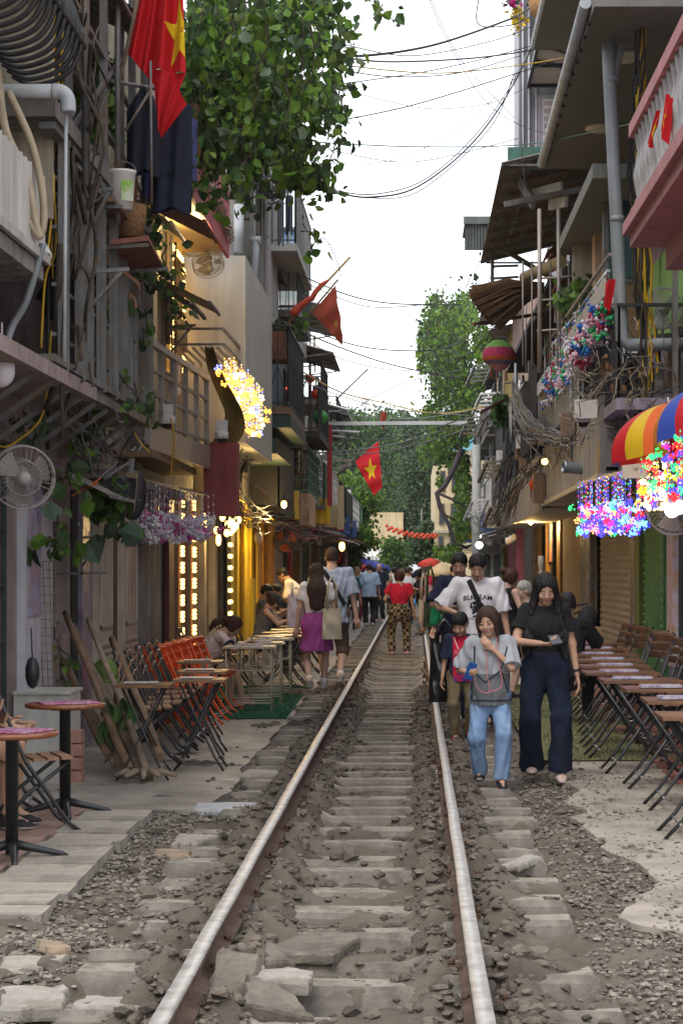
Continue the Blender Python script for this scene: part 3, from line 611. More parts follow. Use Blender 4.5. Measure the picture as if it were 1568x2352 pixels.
b = MB(); b.bb(-3.12, -3.1, 24.2, 26.1, 4.0, 5.6); b.build('gold_panel', M('gold_panel', (.62,.36,.05), r=.4, m=.2, v=.15), C)
# strips of bulbs in threes up both door posts and round the gold niche
def bulbs(t, pts, r, mat=None, name='light_bulb', n=6):
    if isinstance(t, str): pass
    mb = MB()
    for p in pts: mb.ball(p, r, n)
    return mb.build(name, mat or m_bulb, t)
for yy in (25.0, 26.35):
    for k in range(10):
        z = .55+k*.205; bulbs(C, [(-2.90, yy, z+j*.048) for j in range(3)] + [(-2.90, yy+.12, z+j*.048) for j in range(3)], .022, name='bulb_cluster')
for yy in (24.6, 25.85):
    for k in range(9):
        z = 4.15+k*.16; bulbs(C, [(-2.98, yy+i*.1, z+j*.045) for j in range(2) for i in range(2)], .018, name='bulb_cluster')
for k in range(8): bulbs(C, [(-2.98, 24.65+k*.16, 5.56+j*.04) for j in range(2)], .018, name='bulb_cluster')
D = building('house', 'grey-white house at left whose plain upper box juts out over the cafe fronts', -1, 27.2, 31.2, 8.4, m_conc2, [(27.6,29.2,0,2.5), (29.6,31.0,0,2.5)])
b = MB(); b.bb(-2.99, -2.2, 26.05, 30.9, 3.25, 5.68); b.build('upper_box', m_greywall, D)
b = MB(); b.bb(-2.985, -2.42, 27, 33, 5.7, 9.2); b.build('upper_storey', m_conc2, D)
panel_door(D, -1, 27.6, 29.2, 0, 2.5, m_conc2, m_glass); panel_door(D, -1, 29.6, 31.0, 0, 2.5, m_dark)
b = MB(); b.bb(-3, -2.9, 29.2, 29.5, 0, 3.2); b.bb(-3.0, -2.86, 27.25, 27.55, 0, 3); b.build('pilaster', m_cream, D)
for k in range(12): bulbs(D, [(-2.82, 30.55+i*.22, .75+k*.175) for i in range(2)], .034, name='bulb_cluster')
b = MB(); b.bb(-2.88, -2.84, 30.3, 31.0, .2, 3.0); b.build('bulb_post', m_dark, D)
b = MB(); b.tube([at(587,555,29),at(586,590,29),at(580,660,29),at(568,780,29.5),at(560,930,30)], .055, 8); b.tube([at(575,552,29),at(598,552,29)], .06, 8); b.tube([at(548,470,27),at(548,580,27)], .07, 8); b.build('drain_pipe', M('grey_pvc_light'), D)
E = building('house', 'yellow shop house at left with folding doors and black iron balcony above', -1, 31.2, 41.8, 7.6, m_conc2, [(31.5,41.5,0,2.75), (32,40,4.3,6.2)])
for k in range(7): a = 31.5+k*1.42; mb = MB(); mb.bb(-2.98-.05*(k%2), -2.93-.05*(k%2), a, a+1.36, 0, 2.7); mb.bb(-2.925-.05*(k%2), -2.90-.05*(k%2), a, a+.12, 0, 2.7); mb.bb(-2.925, -2.9, a+1.2, a+1.36, 0, 2.7); mb.build('door_leaf', m_yel if k < 4 else M('orange_paint', (.72,.33,.015), r=.5, v=.2, streak=.3), E)
b = MB(); b.bb(-2.55, -2.5, 31.1, 31.5, .0, 1.45); b.build('notice_board', m_yel, E)
balcony(E, -1, 32.0, 36.5, 4.2, 1.0, 1.3, m_wood, m_black, 'cross', step=.16, bw=.02); b = MB(); b.bb(-3, -1.98, 31.95, 36.55, 3.86, 4.06); b.bb(-2.9,-2.2,32,36,3.45,3.7); b.build('balcony_beam', M('dark_green_beam', (.035,.06,.05), r=.7, v=.3), E)
b = MB(); b.bb(-2.62, -2.1, 32.4, 33.2, 5.0, 5.45); b.bb(-2.95,-2.6,32.3,32.5,5.45,5.9); b.build('wooden_crate', M('red_wood_box', (.22,.075,.04), r=.6, v=.25, s=5), E)
for xx in (-2.62,-2.3): w_ = MB(); w_.bb(xx, xx+.25, 36.0, 36.05, 4.25, 5.4); w_.build('window_pane', M('blue_grey_pane', (.30,.36,.38), r=.3, v=.15), E)
b = MB(); b.bb(-2.6, -2.38, 32.6, 35, 5.75, 9.0); b.build('white_pillar', M('streaky_white', (.56,.55,.53), r=.8, v=.1, streak=.5), E)
balcony(E, -1, 33.2, 38, 7.0, 1.05, 1.05, m_greywall, m_steel, 'bars', step=.12, bw=.03); balcony(E, -1, 35.5, 39.5, 6.2, .95, .9, m_conc2, m_black, 'bars', step=.15)
window(E, -1, 36.8, 39.5, 4.5, 6.1, m_black)
b = MB(); b.bb(-3, -2.55, 36.6, 40.5, 2.95, 3.05); b.build('ledge', m_conc2, E); balcony(E, -1, 36.5, 41, 2.75, .55, 1.25, m_dark, m_black, 'panel')
F_ = building('house', 'shop house at left with beige roller shutter, yellow blank board and green railing', -1, 41.8, 48, 8.0, m_conc2, [(42.2,47.0,0,2.7), (43,47,4,6.2)])
shutter(F_, -1, 42.2, 47.0, 0, 2.7, m_shut, pitch=.14); b = MB(); b.bb(-2.98,-2.9,47.0,47.5,0,2.8); b.build('red_pillar', m_red, F_)
b = MB(); b.bb(-2.86, -2.36, 40.9, 40.98, 2.62, 3.2); b.build('blank_signboard', M('mustard_board', (.52,.38,.06), r=.6, v=.12, s=2), F_)
b = MB(); b.bb(-2.34,-2.15,40.9,43.5,2.5,3.15); b.build('side_board', M('rust_board', (.35,.24,.19), r=.8, v=.4, s=4, streak=.4), F_)
balcony(F_, -1, 42.5, 47.5, 3.2, .75, 1.0, m_conc2, M('green_rail', (.10,.19,.13), r=.6), 'lattice', step=.3); balcony(F_, -1, 42, 47, 4.5, 1.0, 1.1, m_dark, m_black, 'bars')
awning(F_, -1, 42, 47.5, 7.4, 1.1, .25, M('pale_tarp', (.46,.47,.46), r=.6, v=.15))
b = MB(); b.bb(-3, -2.3, 40.8, 43.8, 7.9, 8.5); ribs(b, -2.29, -2.29, 40.8, 43.8, 7.9, 8.5, 12, 'y'); b.bb(-3.05,-2.2,40.7,44,8.5,8.56); b.build('rooftop_shed', M('blue_tin', (.20,.34,.52), r=.6, v=.15, s=3, streak=.3), F_)
b = MB(); b.bb(-2.9, -2.4, 41, 43.6, 6.2, 7.9); b.build('glazed_box', M('pale_glass', (.36,.42,.42), r=.3, v=.15), F_)
b = MB(); [b.bb(-2.395,-2.36,41+k*.85,41.06+k*.85,6.2,7.9) for k in range(4)]; [b.bb(-2.9+k*.24,-2.86+k*.24,40.96,40.999,6.2,7.9) for k in range(3)]; b.bb(-2.9,-2.4,40.95,40.999,7.0,7.06); b.build('window_frame', m_white, F_)
b = MB(); b.bb(-2.98, -2.9, 41.2, 42, 3.2, 5.8); b.build('yellow_pillar', m_yel, F_)
# further houses on both sides (varied, all real fronts)
PAL = [('cream', (.48,.42,.31)), ('ochre', (.46,.32,.10)), ('grey', (.30,.29,.27)), ('pale green', (.30,.36,.27)), ('white', (.50,.50,.48)), ('dusty pink', (.42,.29,.26)), ('blue-grey', (.27,.31,.36)), ('tan', (.36,.27,.18))]
def far_house(sx, y0, y1, h, ci, extra, dep=.85, shopc=None):
    nm, c = PAL[ci]; side = 'left' if sx < 0 else 'right'; R_ = random.Random(int(y0*10)*sx)
    t = building('house', f'{nm} {"two" if h < 6.6 else "three"}-storey house on the {side}, {extra}', sx, y0, y1, h, M('plaster_'+nm.replace(' ','_'), c, r=.9, v=.15, s=1.5, streak=.5), [(y0+.3, y1-.3, 0, 2.6), (y0+.8, y1-.8, 3.4, 5.0)])
    kind = R_.choice(['sh','door','sh'])
    if kind == 'sh': shutter(t, sx, y0+.3, (y0+y1)/2, 0, 2.6, R_.choice([m_shut, m_steel, m_green]), pitch=.14)
    else: panel_door(t, sx, y0+.3, (y0+y1)/2, 0, 2.6, R_.choice([m_wood, m_amber, md2]), m_glass)
    window(t, sx, y0+.8, y1-.8, 3.4, 5.0, m_wood)
    balcony(t, sx, y0+.2, y1-.2, 3.15, dep, 1.0, m_conc2, R_.choice([m_black, m_steel, M('green_rail'), m_white]), R_.choice(['bars','lattice','panel','cross']), step=.18, bw=.024)
    awning(t, sx, y0+.1, y1-.1, R_.uniform(2.7,2.9), R_.uniform(.8,1.2), .3, R_.choice([m_tin, M('green_tin', (.08,.2,.16), r=.6, v=.2, streak=.3), M('rust_red_tin', (.3,.09,.07), r=.7, v=.25, streak=.3), M('pale_tarp')]))
    if h > 6.2: balcony(t, sx, y0+.4, y1-.4, 5.7, dep*.9, .9, m_conc2, R_.choice([m_black, m_steel, m_white]), 'bars', step=.2, bw=.024); awning(t, sx, y0, y1, h+.1, 1.05, .3, R_.choice([m_tin, M('pale_tarp'), M('green_tin')]))
    if h > 7.5: window(t, sx, y0+1, y1-1, 6.3, 7.6, m_wood)
    if R_.random() < .7: acunit(t, XW[sx]-sx*.3, y0+1.0, 4.2, sx)
    s = MB(); s.bb(XW[sx]-sx*.95, XW[sx]-sx*.1, y0+.5, y0+.58, 2.7, 3.3); s.build('signboard', R_.choice([m_white, m_yel, m_red, M('beige_board', (.5,.42,.25), r=.6, v=.1), M('blue_board', (.07,.13,.36), r=.5)]), t)
    return t
G1 = far_house(-1, 48, 52.5, 7.0, 1, 'red post and gantry at its corner')
G2 = far_house(-1, 52.5, 57.5, 6.2, 2, 'beside the beige boards')
G3 = far_house(-1, 57.5, 63, 6.4, 5, 'where the large red flag hangs'); G4 = far_house(-1, 63, 70, 5.0, 0, 'next to the tall street tree'); G5 = far_house(-1, 70, 79, 4.4, 7, 'behind the bright green shrubs'); G6 = far_house(-1, 79, 92, 4.2, 4, 'low, near the blue parasol')
b = MB(); b.bb(-2.09, -1.97, 47.8, 47.92, 3.1, 5.05); b.build('red_post', m_red, G1)
b = MB(); b.bb(-2.42, -2.31, 49.8, 49.88, 2.2, 3.4); b.build('white_signboard', m_white, G1)
b = MB(); b.bb(-2.3, -1.95, 50.5, 50.58, 2.65, 3.15); b.bb(-1.95, -1.78, 50.4, 50.48, 2.6, 3.7); b.build('beige_signboard', M('beige_board', (.5,.42,.25), r=.6, v=.1), G1)
# ---------------- right side
H = building('house', 'green and lavender house at the right edge with a pink balustrade balcony', 1, 11.5, 25.4, 8.4, m_lav, [(21.2,22.9,0,2.4), (19,22.6,3.2,4.2)])
b = MB(); b.bb(2.9, 2.84, 22.9, 25.35, -.05, 2.9); b.build('green_panel', m_green, H)
b = MB(); b.bb(2.84, 2.78, 24.85, 25.38, -.05, 2.9); b.build('olive_pillar', M('olive_paint', (.17,.23,.045), r=.7, v=.2, streak=.3), H)
b = MB(); b.bb(3.0, 2.98, 21.2, 22.9, 0, 2.4); b.build('door_pane', M('teal_glass', (.02,.08,.085), r=.15, v=.3, s=2), H)
b = MB()
for yy in (23.0, 24.75):
    for k in range(24): b.ball((2.83, yy+RNG.uniform(-.02,.02), .25+k*.1), .018, 5)
b.build('paper_trim', m_white, H)
b = MB(); b.bb(2.84, 2.78, 21.6, 22.15, .55, 2.0); b.build('poster', M('pink_poster', (.52,.42,.46), r=.6, v=.2, s=12, c2=(.5,.3,.16)), H)
b = MB(); b.bb(2.9, 2.86, 18.8, 25.3, 4.25, 5.25); b.build('green_wall', m_lgreen, H)
b = MB(); b.bb(2.88,2.84,11.8,18.4,4.9,7.5); b.bb(2.9, 2.0, 11.8, 18.65, 4.6, 4.85); b.bb(2.86, 2.3, 11.8, 18.4, 4.35, 4.6); b.bb(2.1, 1.94, 11.8, 18.72, 4.72, 4.83); b.bb(2.9,2.35,13,16,3.95,4.34); b.build('balcony_slab', m_pink, H)
b = MB(); b.bb(2.14, 1.99, 11.8, 18.65, 5.62, 5.74); b.bb(2.9, 2.14, 18.5, 18.65, 5.62, 5.74); b.bb(2.13, 2.0, 11.8, 18.64, 4.86, 4.94); b.build('balcony_rail', m_pink, H)
b = MB(); prf = [(.035,0),(.05,.03),(.03,.07),(.055,.18),(.065,.27),(.045,.38),(.028,.5),(.045,.6),(.05,.67)]
for k in range(26): b.lathe(prf, (2.065, 12+k*.255, 4.945), 8)
for k in range(4): b.lathe(prf, (2.25+k*.18, 18.57, 4.945), 8)
b.build('balusters', M('grey_baluster', (.42,.42,.42), r=.8, v=.15, streak=.3), H)
balcony(H, 1, 20.4, 25.2, 3.35, .85, .95, m_lav, m_black, 'bars', step=.22, bw=.02)
b = MB(); b.bb(2.55,2.6,19.8,19.86,2.9,5.6); b.bb(2.2,2.24,21.6,21.66,2.6,4.9); b.bar((2.1,21.6,4.05),(2.9,21.6,4.15),.04); b.bar((2.0,20.5,3.6),(2.0,25,3.5),.04); b.build('steel_post', m_steel, H)
b = MB(); b.tube([at(1388,-60,20.5), at(1400,200,20.5), at(1412,450,20.5), at(1424,700,20.5), at(1428,778,20.5), at(1440,792,20.5), at(1500,792,20.5), at(1600,790,20.6)], .068, 12); b.tube([at(1405,180,20.5), at(1430,75,20.7), at(1480,10,21)], .055, 10); b.build('drain_pipe', m_pipe, H)
b = MB(); b.lathe([(.075,0),(.075,.06)], at(1404,190,20.5), 12); b.lathe([(.075,0),(.075,.06)], at(1416,510,20.5), 12); b.build('pipe_collar', m_pipe, H)
I = building('house', 'shuttered cafe on the right under a grey fascia, with deep dark storey slabs above', 1, 25.4, 34.4, 9.2, m_conc2, [(26.2,32.2,0,2.5), (26,33,3.6,6.4)])
shutter(I, 1, 26.2, 32.2, 0, 2.5, m_shut, pitch=.1)
b = MB(); b.bb(2.9, 2.8, 25.45, 26.1, 0, 2.6); b.bb(2.9, 2.82, 32.3, 34.3, 0, 2.6); b.build('pilaster', m_steel, I)
b = MB()
for yy in (25.6, 26.05, 32.4): [b.bb(2.795,2.79,yy,yy+.05,.3+k*.28,.45+k*.28) for k in range(8)]
b.build('paper_trim', m_white, I)
fascia(I, 1, 21.8, 31.6, 2.62, 3.5, .88, M('grey_plank', (.30,.275,.245), r=.7, v=.12, s=2, streak=.35), trim=m_seq, n=7)
b = MB(); ribs(b, 2.02, 2.02, 24.4, 32.6, 3.62, 4.42, 44, 'y'); b.bb(2.03,2.06,24.4,32.6,3.6,4.44); b.bb(2.05,2.9,32.5,32.58,3.6,4.4); b.build('parapet_sheet', m_tin, I)
b = MB(); ribs(b, 2.02, 2.02, 32.8, 38.0, 3.7, 4.95, 30, 'y'); b.bb(2.03,2.9,32.8,32.85,3.7,4.9); b.build('parapet_sheet', M('dark_tin', (.075,.075,.08), r=.6, m=.3, v=.25, streak=.3), I)
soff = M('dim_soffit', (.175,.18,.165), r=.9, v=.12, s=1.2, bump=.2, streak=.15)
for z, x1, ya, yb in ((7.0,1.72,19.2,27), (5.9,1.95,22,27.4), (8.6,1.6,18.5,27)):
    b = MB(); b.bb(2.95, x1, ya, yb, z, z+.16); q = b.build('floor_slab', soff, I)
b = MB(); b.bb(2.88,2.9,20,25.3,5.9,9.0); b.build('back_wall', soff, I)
for p in (at(1430,127,21.0), at(1380,297,24.4)):
    b = MB(); b.lathe([(.02,-.06),(.16,-.055),(.2,-.03),(.2,.0)], (p.x, p.y, 6.995), 20); b.build('ceiling_lamp', M('cream_lamp', (.6,.56,.42), r=.5, v=.05, bump=0), I)
b = MB(); b.tube([(1.66,19.5,7.12),(1.68,26.6,6.98)], .06, 10); b.tube([(1.62,18.6,8.7),(1.6,27,8.66)], .05, 8); b.build('gutter_pipe', M('grey_pvc_light'), I)
b = MB()
for k in range(14): b.ball((1.72, 19.8+k*.5, 7.0), .03, 5)
b.build('cable_clips', m_black, I)
b = MB()
for x in (1238, 1282, 1330, 1362): b.tube([at(x,480,27), at(x,855,27)], .03, 6)
for y in (640, 690, 760): b.tube([at(1232,y,27), at(1335,y-6,27)], .016, 5)
for k in range(7): x = 1200+k*21; b.tube([at(x,600,28.5), at(x,840,28.5)], .014, 5)
b.build('steel_cage', M('pale_steel'), I)
b = MB(); b.bb(2.9, 2.3, 25.6, 26.0, 4.5, 6.6); b.build('side_panel', M('peach_plaster', (.52,.34,.22), r=.9, v=.12, streak=.3), I)
b = MB(); b.bb(2.6,2.1,26.6,26.7,4.6,6.2); b.build('side_panel', m_cream, I)
window(I, 1, 26.5, 30, 4.4, 6.2, m_steel, M('teal_glass')); b = MB(); b.bb(2.2,2.75,23.4,23.5,4.95,6.05); q = b.build('side_window', m_steel, I); b = MB(); b.bb(2.26,2.69,23.38,23.4,5.0,6.0); b.build('window_pane', M('teal_glass'), q)
awning(I, 1, 27.2, 36, 7.55, 1.72, .42, M('brown_tin', (.17,.145,.12), r=.7, v=.25, s=3, streak=.4), name='terrace_roof')
b = MB(); b.bb(1.28,1.9,27.6,27.66,7.12,7.42); b.build('green_flashing', M('green_tin', (.04,.13,.10), r=.6, v=.2, streak=.3), I)
b = MB(); b.bb(.86,1.3,34.6,36.2,7.58,7.63); ribs(b,.86,1.32,34.55,34.55,7.1,7.58,9,'x'); b.bb(.84,1.32,34.5,34.54,7.55,7.68); b.build('roof_edge', M('grey_green_tin', (.17,.19,.18), r=.6, v=.2, streak=.3), I)
b = MB(); b.bar(at(1130,540,35), at(1130,660,35), .06); b.bar(at(1128,612,35), at(1190,610,35), .04); b.bar(at(1128,640,35), at(1190,636,35), .04); b.bar((1.3,34.8,7.3),(2.8,34.8,6.4),.08); b.bar((1.25,28,6.7),(2.8,28,7.0),.08); b.build('roof_post', m_steel, I)
# sequin shelf and light pole
b = MB(); b.bar((1.98,32.2,4.48),(1.98,20.9,4.55),.03,.2); b.build('sequin_edge', m_seq, I)
b = MB(); b.bb(1.98,2.6,26.5,32.2,4.4,4.44); [b.bar((2.0,27+k*1.2,4.4),(2.7,27+k*1.2,4.4),.04) for k in range(5)]; b.bar((2.0,31.8,4.4),(2.8,31.8,3.8),.04); b.build('light_shelf', m_steel, I)
J = building('house', 'amber-lit wooden cafe front on the right beside a tan pillar', 1, 34.4, 53.5, 6.5, m_tan, [(39.3,53.2,0,2.6), (36,52,4.0,5.6)])
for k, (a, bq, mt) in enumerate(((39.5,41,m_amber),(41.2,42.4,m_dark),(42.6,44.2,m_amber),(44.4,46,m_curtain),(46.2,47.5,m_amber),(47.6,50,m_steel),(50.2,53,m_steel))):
    b = MB(); b.bb(2.9-.04*(k%3), 2.97, a, bq, 0, 2.6); b.bb(2.86-.04*(k%3),2.9-.04*(k%3),a,a+.12,0,2.6); b.build('door_leaf', mt, J)
b = MB(); b.bb(2.82,2.85,41.1,44.2,1.75,2.55); b.build('painting', M('dark_painting', (.05,.11,.16), r=.5, v=.5, s=3, c2=(.45,.12,.05)), J)
fascia(J, 1, 33.2, 48, 2.55, 3.5, .85, M('tan_plank', (.36,.31,.25), r=.7, v=.12, s=2, streak=.3), n=6)
balcony(J, 1, 42, 54, 3.62, .75, 1.75, m_dark, M('dark_tin'), 'panel', step=.3); balcony(J, 1, 38.5, 42, 4.2, .8, 1.0, m_dark, m_black, 'bars', step=.3)
b = MB(); b.bb(2.9, 2.2, 33, 48, 6.3, 6.4); b.build('roof_slab', m_dark, J); b = MB(); b.bb(2.85,2.89,38.4,42,4.0,5.4); b.build('teal_wall', M('teal_plaster', (.17,.30,.29), r=.8, v=.15), J)
K = building('tall_house', 'tall narrow purple-grey clad house on the right with blinds in its windows', 1, 33.0, 44, 14, M('ribbed_cladding', (.17,.165,.18), r=.6, v=.1, streak=.3), z0=6.6)
b = MB(); b.bb(2.9, 1.72, 33.02, 34.6, 7.55, 13.9); b.build('cladding_box', M('ribbed_cladding'), K)
b = MB()
for k in range(4): b.bb(1.72,1.70,33.1+k*.38,33.25+k*.38,7.5,13.9)
for xx in (1.76,1.86,1.98): b.bb(xx,xx+.03,32.96,33.02,7.5,13.9)
b.build('cladding_ribs', M('pale_rib', (.42,.42,.47), r=.5, m=.3, v=.1), K)
for z in (8.25, 9.75):
    f = MB(); f.bb(2.02,2.6,32.93,33.02,z,z+1.15); q = f.build('side_window', M('mauve_frame', (.27,.25,.28), r=.6, v=.1), K)
    g = MB(); [g.bb(2.12,2.5,32.91,32.93,z+.1+k*.125,z+.17+k*.125) for k in range(8)]; g.build('blind', M('rose_blind', (.36,.28,.28), r=.8), q)
    g = MB(); g.bb(2.1,2.52,32.92,32.929,z+.08,z+1.08); g.build('window_pane', m_white, q)
for z in (9.55, 10.9):
    b = MB(); b.bb(1.85,2.95,30.2,32.9,z,z+.07); b.build('balcony_slab', m_white, K); b = MB(); [b.bar((1.85,yy,z-.03),(2.9,yy,z-.03),.05) for yy in (30.25,31.5,32.8)]; [b.bar((1.9,30.3+k*.9,z-.03),(2.8,31.2+k*.9,z-.03),.035) for k in range(2)]; b.bar((1.86,30.2,z-.03),(1.86,32.9,z-.03),.05); b.build('balcony_frame', m_black, K)
L1 = far_house(1, 53.5, 59.5, 9.0, 5, 'with a rose-pink pillar by its door'); b = MB(); b.bb(2.9,2.72,53.6,58.6,0,2.75); b.build('pink_pillar', M('rose_paint', (.50,.12,.17), r=.7, v=.12, streak=.25), L1)
L2 = far_house(1, 59.5, 66, 8.8, 1, 'behind the two dark fans'); L3 = far_house(1, 66, 74, 8.2, 6, 'under the hanging green vines'); L4 = far_house(1, 74, 84, 6.2, 3, 'half covered by climbing greenery'); L5 = far_house(1, 84, 98, 5.8, 2, 'near the red cafe parasol')
P_ = thing('apartment_block', 'cream apartment block with small windows far down on the right', 'building', (4.5, 116, 0))
b = MB(); b.bb(1.0+.05, 8, 104, 130, -.1, 7.6); b.build('wall', M('warm_cream', (.58,.47,.29), r=.9, v=.12, s=.6, streak=.35), P_)
for k, (z, x0) in enumerate(((2.2,1.2),(2.2,1.8),(3.9,1.25),(3.9,1.85),(5.6,1.3),(5.6,1.9))): f = MB(); f.bb(x0,x0+.3,103.9,103.99,z,z+1.1); q = f.build('window', m_wood, P_); g = MB(); g.bb(x0+.05,x0+.25,103.88,103.9,z+.05,z+1.05); g.build('window_pane', m_glass, q)
b = MB(); b.bb(.95,8.1,103.8,104,3.45,3.6); b.bb(.95,8.1,103.8,104,7.5,7.75); b.build('cornice', m_cream, P_)
Q_ = thing('corner_shop', 'cream upper wall over a white awning where the street ends', 'building', (-2.5, 128, 0))
b = MB(); b.bb(-12, -.75, 128, 134, 2.9, 5.2); b.bb(-12,-3.4,128.1,134,0,2.9); b.bb(-1.0,-.8,128.1,134,0,2.9); b.build('wall', M('warm_cream'), Q_)
b = MB(); b.add([(-3.6,128,2.9),(-.6,128,2.9),(-.5,126.6,2.4),(-3.7,126.6,2.4),(-.5,126.6,2.15),(-3.7,126.6,2.15)], [(0,1,2,3),(3,2,4,5)]); b.build('awning', m_white, Q_)
b = MB(); b.bb(-3.4,-1,129,129.2,0,2.9); b.build('inner_wall', m_dark, Q_); b = MB(); b.bb(-2.1,-1.4,127.9,127.99,1.75,2.1); b.build('signboard', M('beige_board'), Q_)
b = MB(); b.bb(-3.2,-2.2,127.9,128,.2,2.2); b.build('shop_window', M('pale_glass'), Q_)
W_ = thing('distant_building', 'white modern block with turquoise glass rising above the far trees', 'building', (1.5, 230, 0))
b = MB(); b.bb(-1.5, 12, 230, 240, 0, 17.0); b.bb(3.0,12,229,240,17,21); b.lathe([(5.4,0),(5.4,1.2),(4.2,1.9),(0.1,2.1)], (-5.5,236,16.6), 24); b.build('wall', M('far_white', (.62,.63,.64), r=.8, v=.08), W_)
for k in range(4): g = MB(); g.bb(.2+k*1.7,1.6+k*1.7,229.8,229.95,14.8,16.8); g.build('window_pane', M('turquoise_glass', (.10,.36,.42), r=.2, v=.2), W_)

# clutter fixed to the fronts: pipes, meter boxes, conduits, brackets, small windows
def clutter(t, sx, y0, y1, z0, z1, n, seed, off=.0):
    R_ = random.Random(seed); X = XW[sx]-sx*(.03+off)
    for k in range(n):
        y = R_.uniform(y0, y1); z = R_.uniform(z0, z1); kd = R_.random(); mt = R_.choice([m_steel, m_pipe, m_black, m_conc2, m_rustwood, m_white])
        b = MB()
        if kd < .35: b.tube([(X,y,z), (X,y,min(z1+.6,z+R_.uniform(.8,2.6)))], R_.uniform(.012,.035), 6); b.build('wall_pipe', mt, t)
        elif kd < .55: l = R_.uniform(.6,2.2); b.tube(smooth([(X,y,z), (X-sx*.03,y+l*.5,z-R_.uniform(.02,.25)), (X,min(y1,y+l),z+R_.uniform(-.1,.1))],5), R_.uniform(.006,.014), 5); b.build('conduit', mt, t)
        elif kd < .75: w_, h = R_.uniform(.15,.4), R_.uniform(.2,.5); b.bb(X+sx*.03, X-sx*R_.uniform(.06,.16), y, y+w_, z, z+h); q = b.build('meter_box', R_.choice([m_white, m_steel, m_conc2, m_wood]), t); f = MB(); f.bb(X-sx*.02, X-sx*.03, y-.012, y-.002, z+.03, z+h-.03); f.build('box_lid', m_steel, q)
        elif kd < .9: L = R_.uniform(.15,.4); b.bar((X,y,z), (X-sx*L,y,z+.02), .03); b.bar((X,y,z-.35), (X-sx*L*.85,y,z), .025); b.build('wall_bracket', m_steel, t)
        else: L = R_.uniform(.35,.7); b.add([(X,y,z+.3),(X-sx*L,y,z),(X-sx*L,y+1.2,z),(X,y+1.2,z+.3)], [(0,1,2,3)]); b.bar((X-sx*L,y,z),(X-sx*L,y+1.2,z),.03); b.build('small_canopy', R_.choice([m_tin, M('rust_red_tin', (.3,.09,.07), r=.7, v=.25, streak=.3), m_conc2]), t)
for t_, sx_, a_, b_, za, zb, n_, sd, of in ((A,-1,13.5,19,2.0,7,26,1,.0),(A,-1,13.8,19,3.0,7,20,2,.45),(B,-1,19.5,23.6,2.4,5.6,16,3,0),(C,-1,24,27,2.5,5.4,12,4,0),(D,-1,27,31,2.6,3.4,10,5,.3),(D,-1,27,33,5.8,9,22,6,.55),(E,-1,31.5,41,2.7,7.6,34,7,.2),(F_,-1,42,48,2.7,8,30,8,.3),(G1,-1,48,52,2.7,7,16,9,.4),(G2,-1,52,57,2.7,6,16,10,.4),(G3,-1,57,63,2.6,6,16,11,.4),(H,1,18.8,25.3,2.4,4.2,16,12,0),(I,1,25.5,34,3.4,6.6,26,13,.4),(I,1,24,34,2.5,3.6,8,14,.9),(J,1,34.5,53,2.7,6.3,44,15,.3),(J,1,34.5,53,3.4,6.3,26,16,.8),(L1,1,53.5,59,2.6,6.2,20,17,.5),(L2,1,59.5,66,2.6,6,20,18,.5),(L3,1,66,74,2.6,6.5,20,19,.5),(L4,1,74,84,2.6,6,16,20,.5)): clutter(t_, sx_, a_, b_, za, zb, n_, sd, of)
for k, (x, y, w_, Yk) in enumerate(((1090,840,42,52),(1105,905,40,50),(1118,1062,38,47),(1075,960,40,55),(1085,1150,36,56),(1128,1165,34,47))):
    b = MB()
    for j in range(5): b.bar(at(x-j*4,y+j*9,Yk+j*.3), at(x+w_-j*4,y-3+j*9,Yk+j*.3), .05)
    b.bar(at(x,y,Yk), at(x-20,y+45,Yk+1.4), .06); b.bar(at(x+w_,y-3,Yk), at(x+w_-20,y+42,Yk+1.4), .06); b.build('slatted_shelf', [m_steel, m_white, m_rustwood][k%3], L1 if Yk > 53 else J)
b = MB()
for k in range(9): b.bar((1.25,27.6+k*1.0,7.1), (2.85,27.6+k*1.0,7.5), .06, .09)
for xx in (1.6,2.2): b.bar((xx,27.3,7.14+(xx-1.25)*.25), (xx,36,7.14+(xx-1.25)*.25), .05)
b.build('roof_rafter', m_steel, I)
for (xa, ya, xb, yb, mt) in ((1262,470,1300,462,m_white),(1215,450,1290,430,m_white),(1195,415,1225,470,m_tin)): b = MB(); b.bar(at(xa,ya,28.5), at(xb,yb,28), .05, .16); b.build('roof_strut', mt, I)
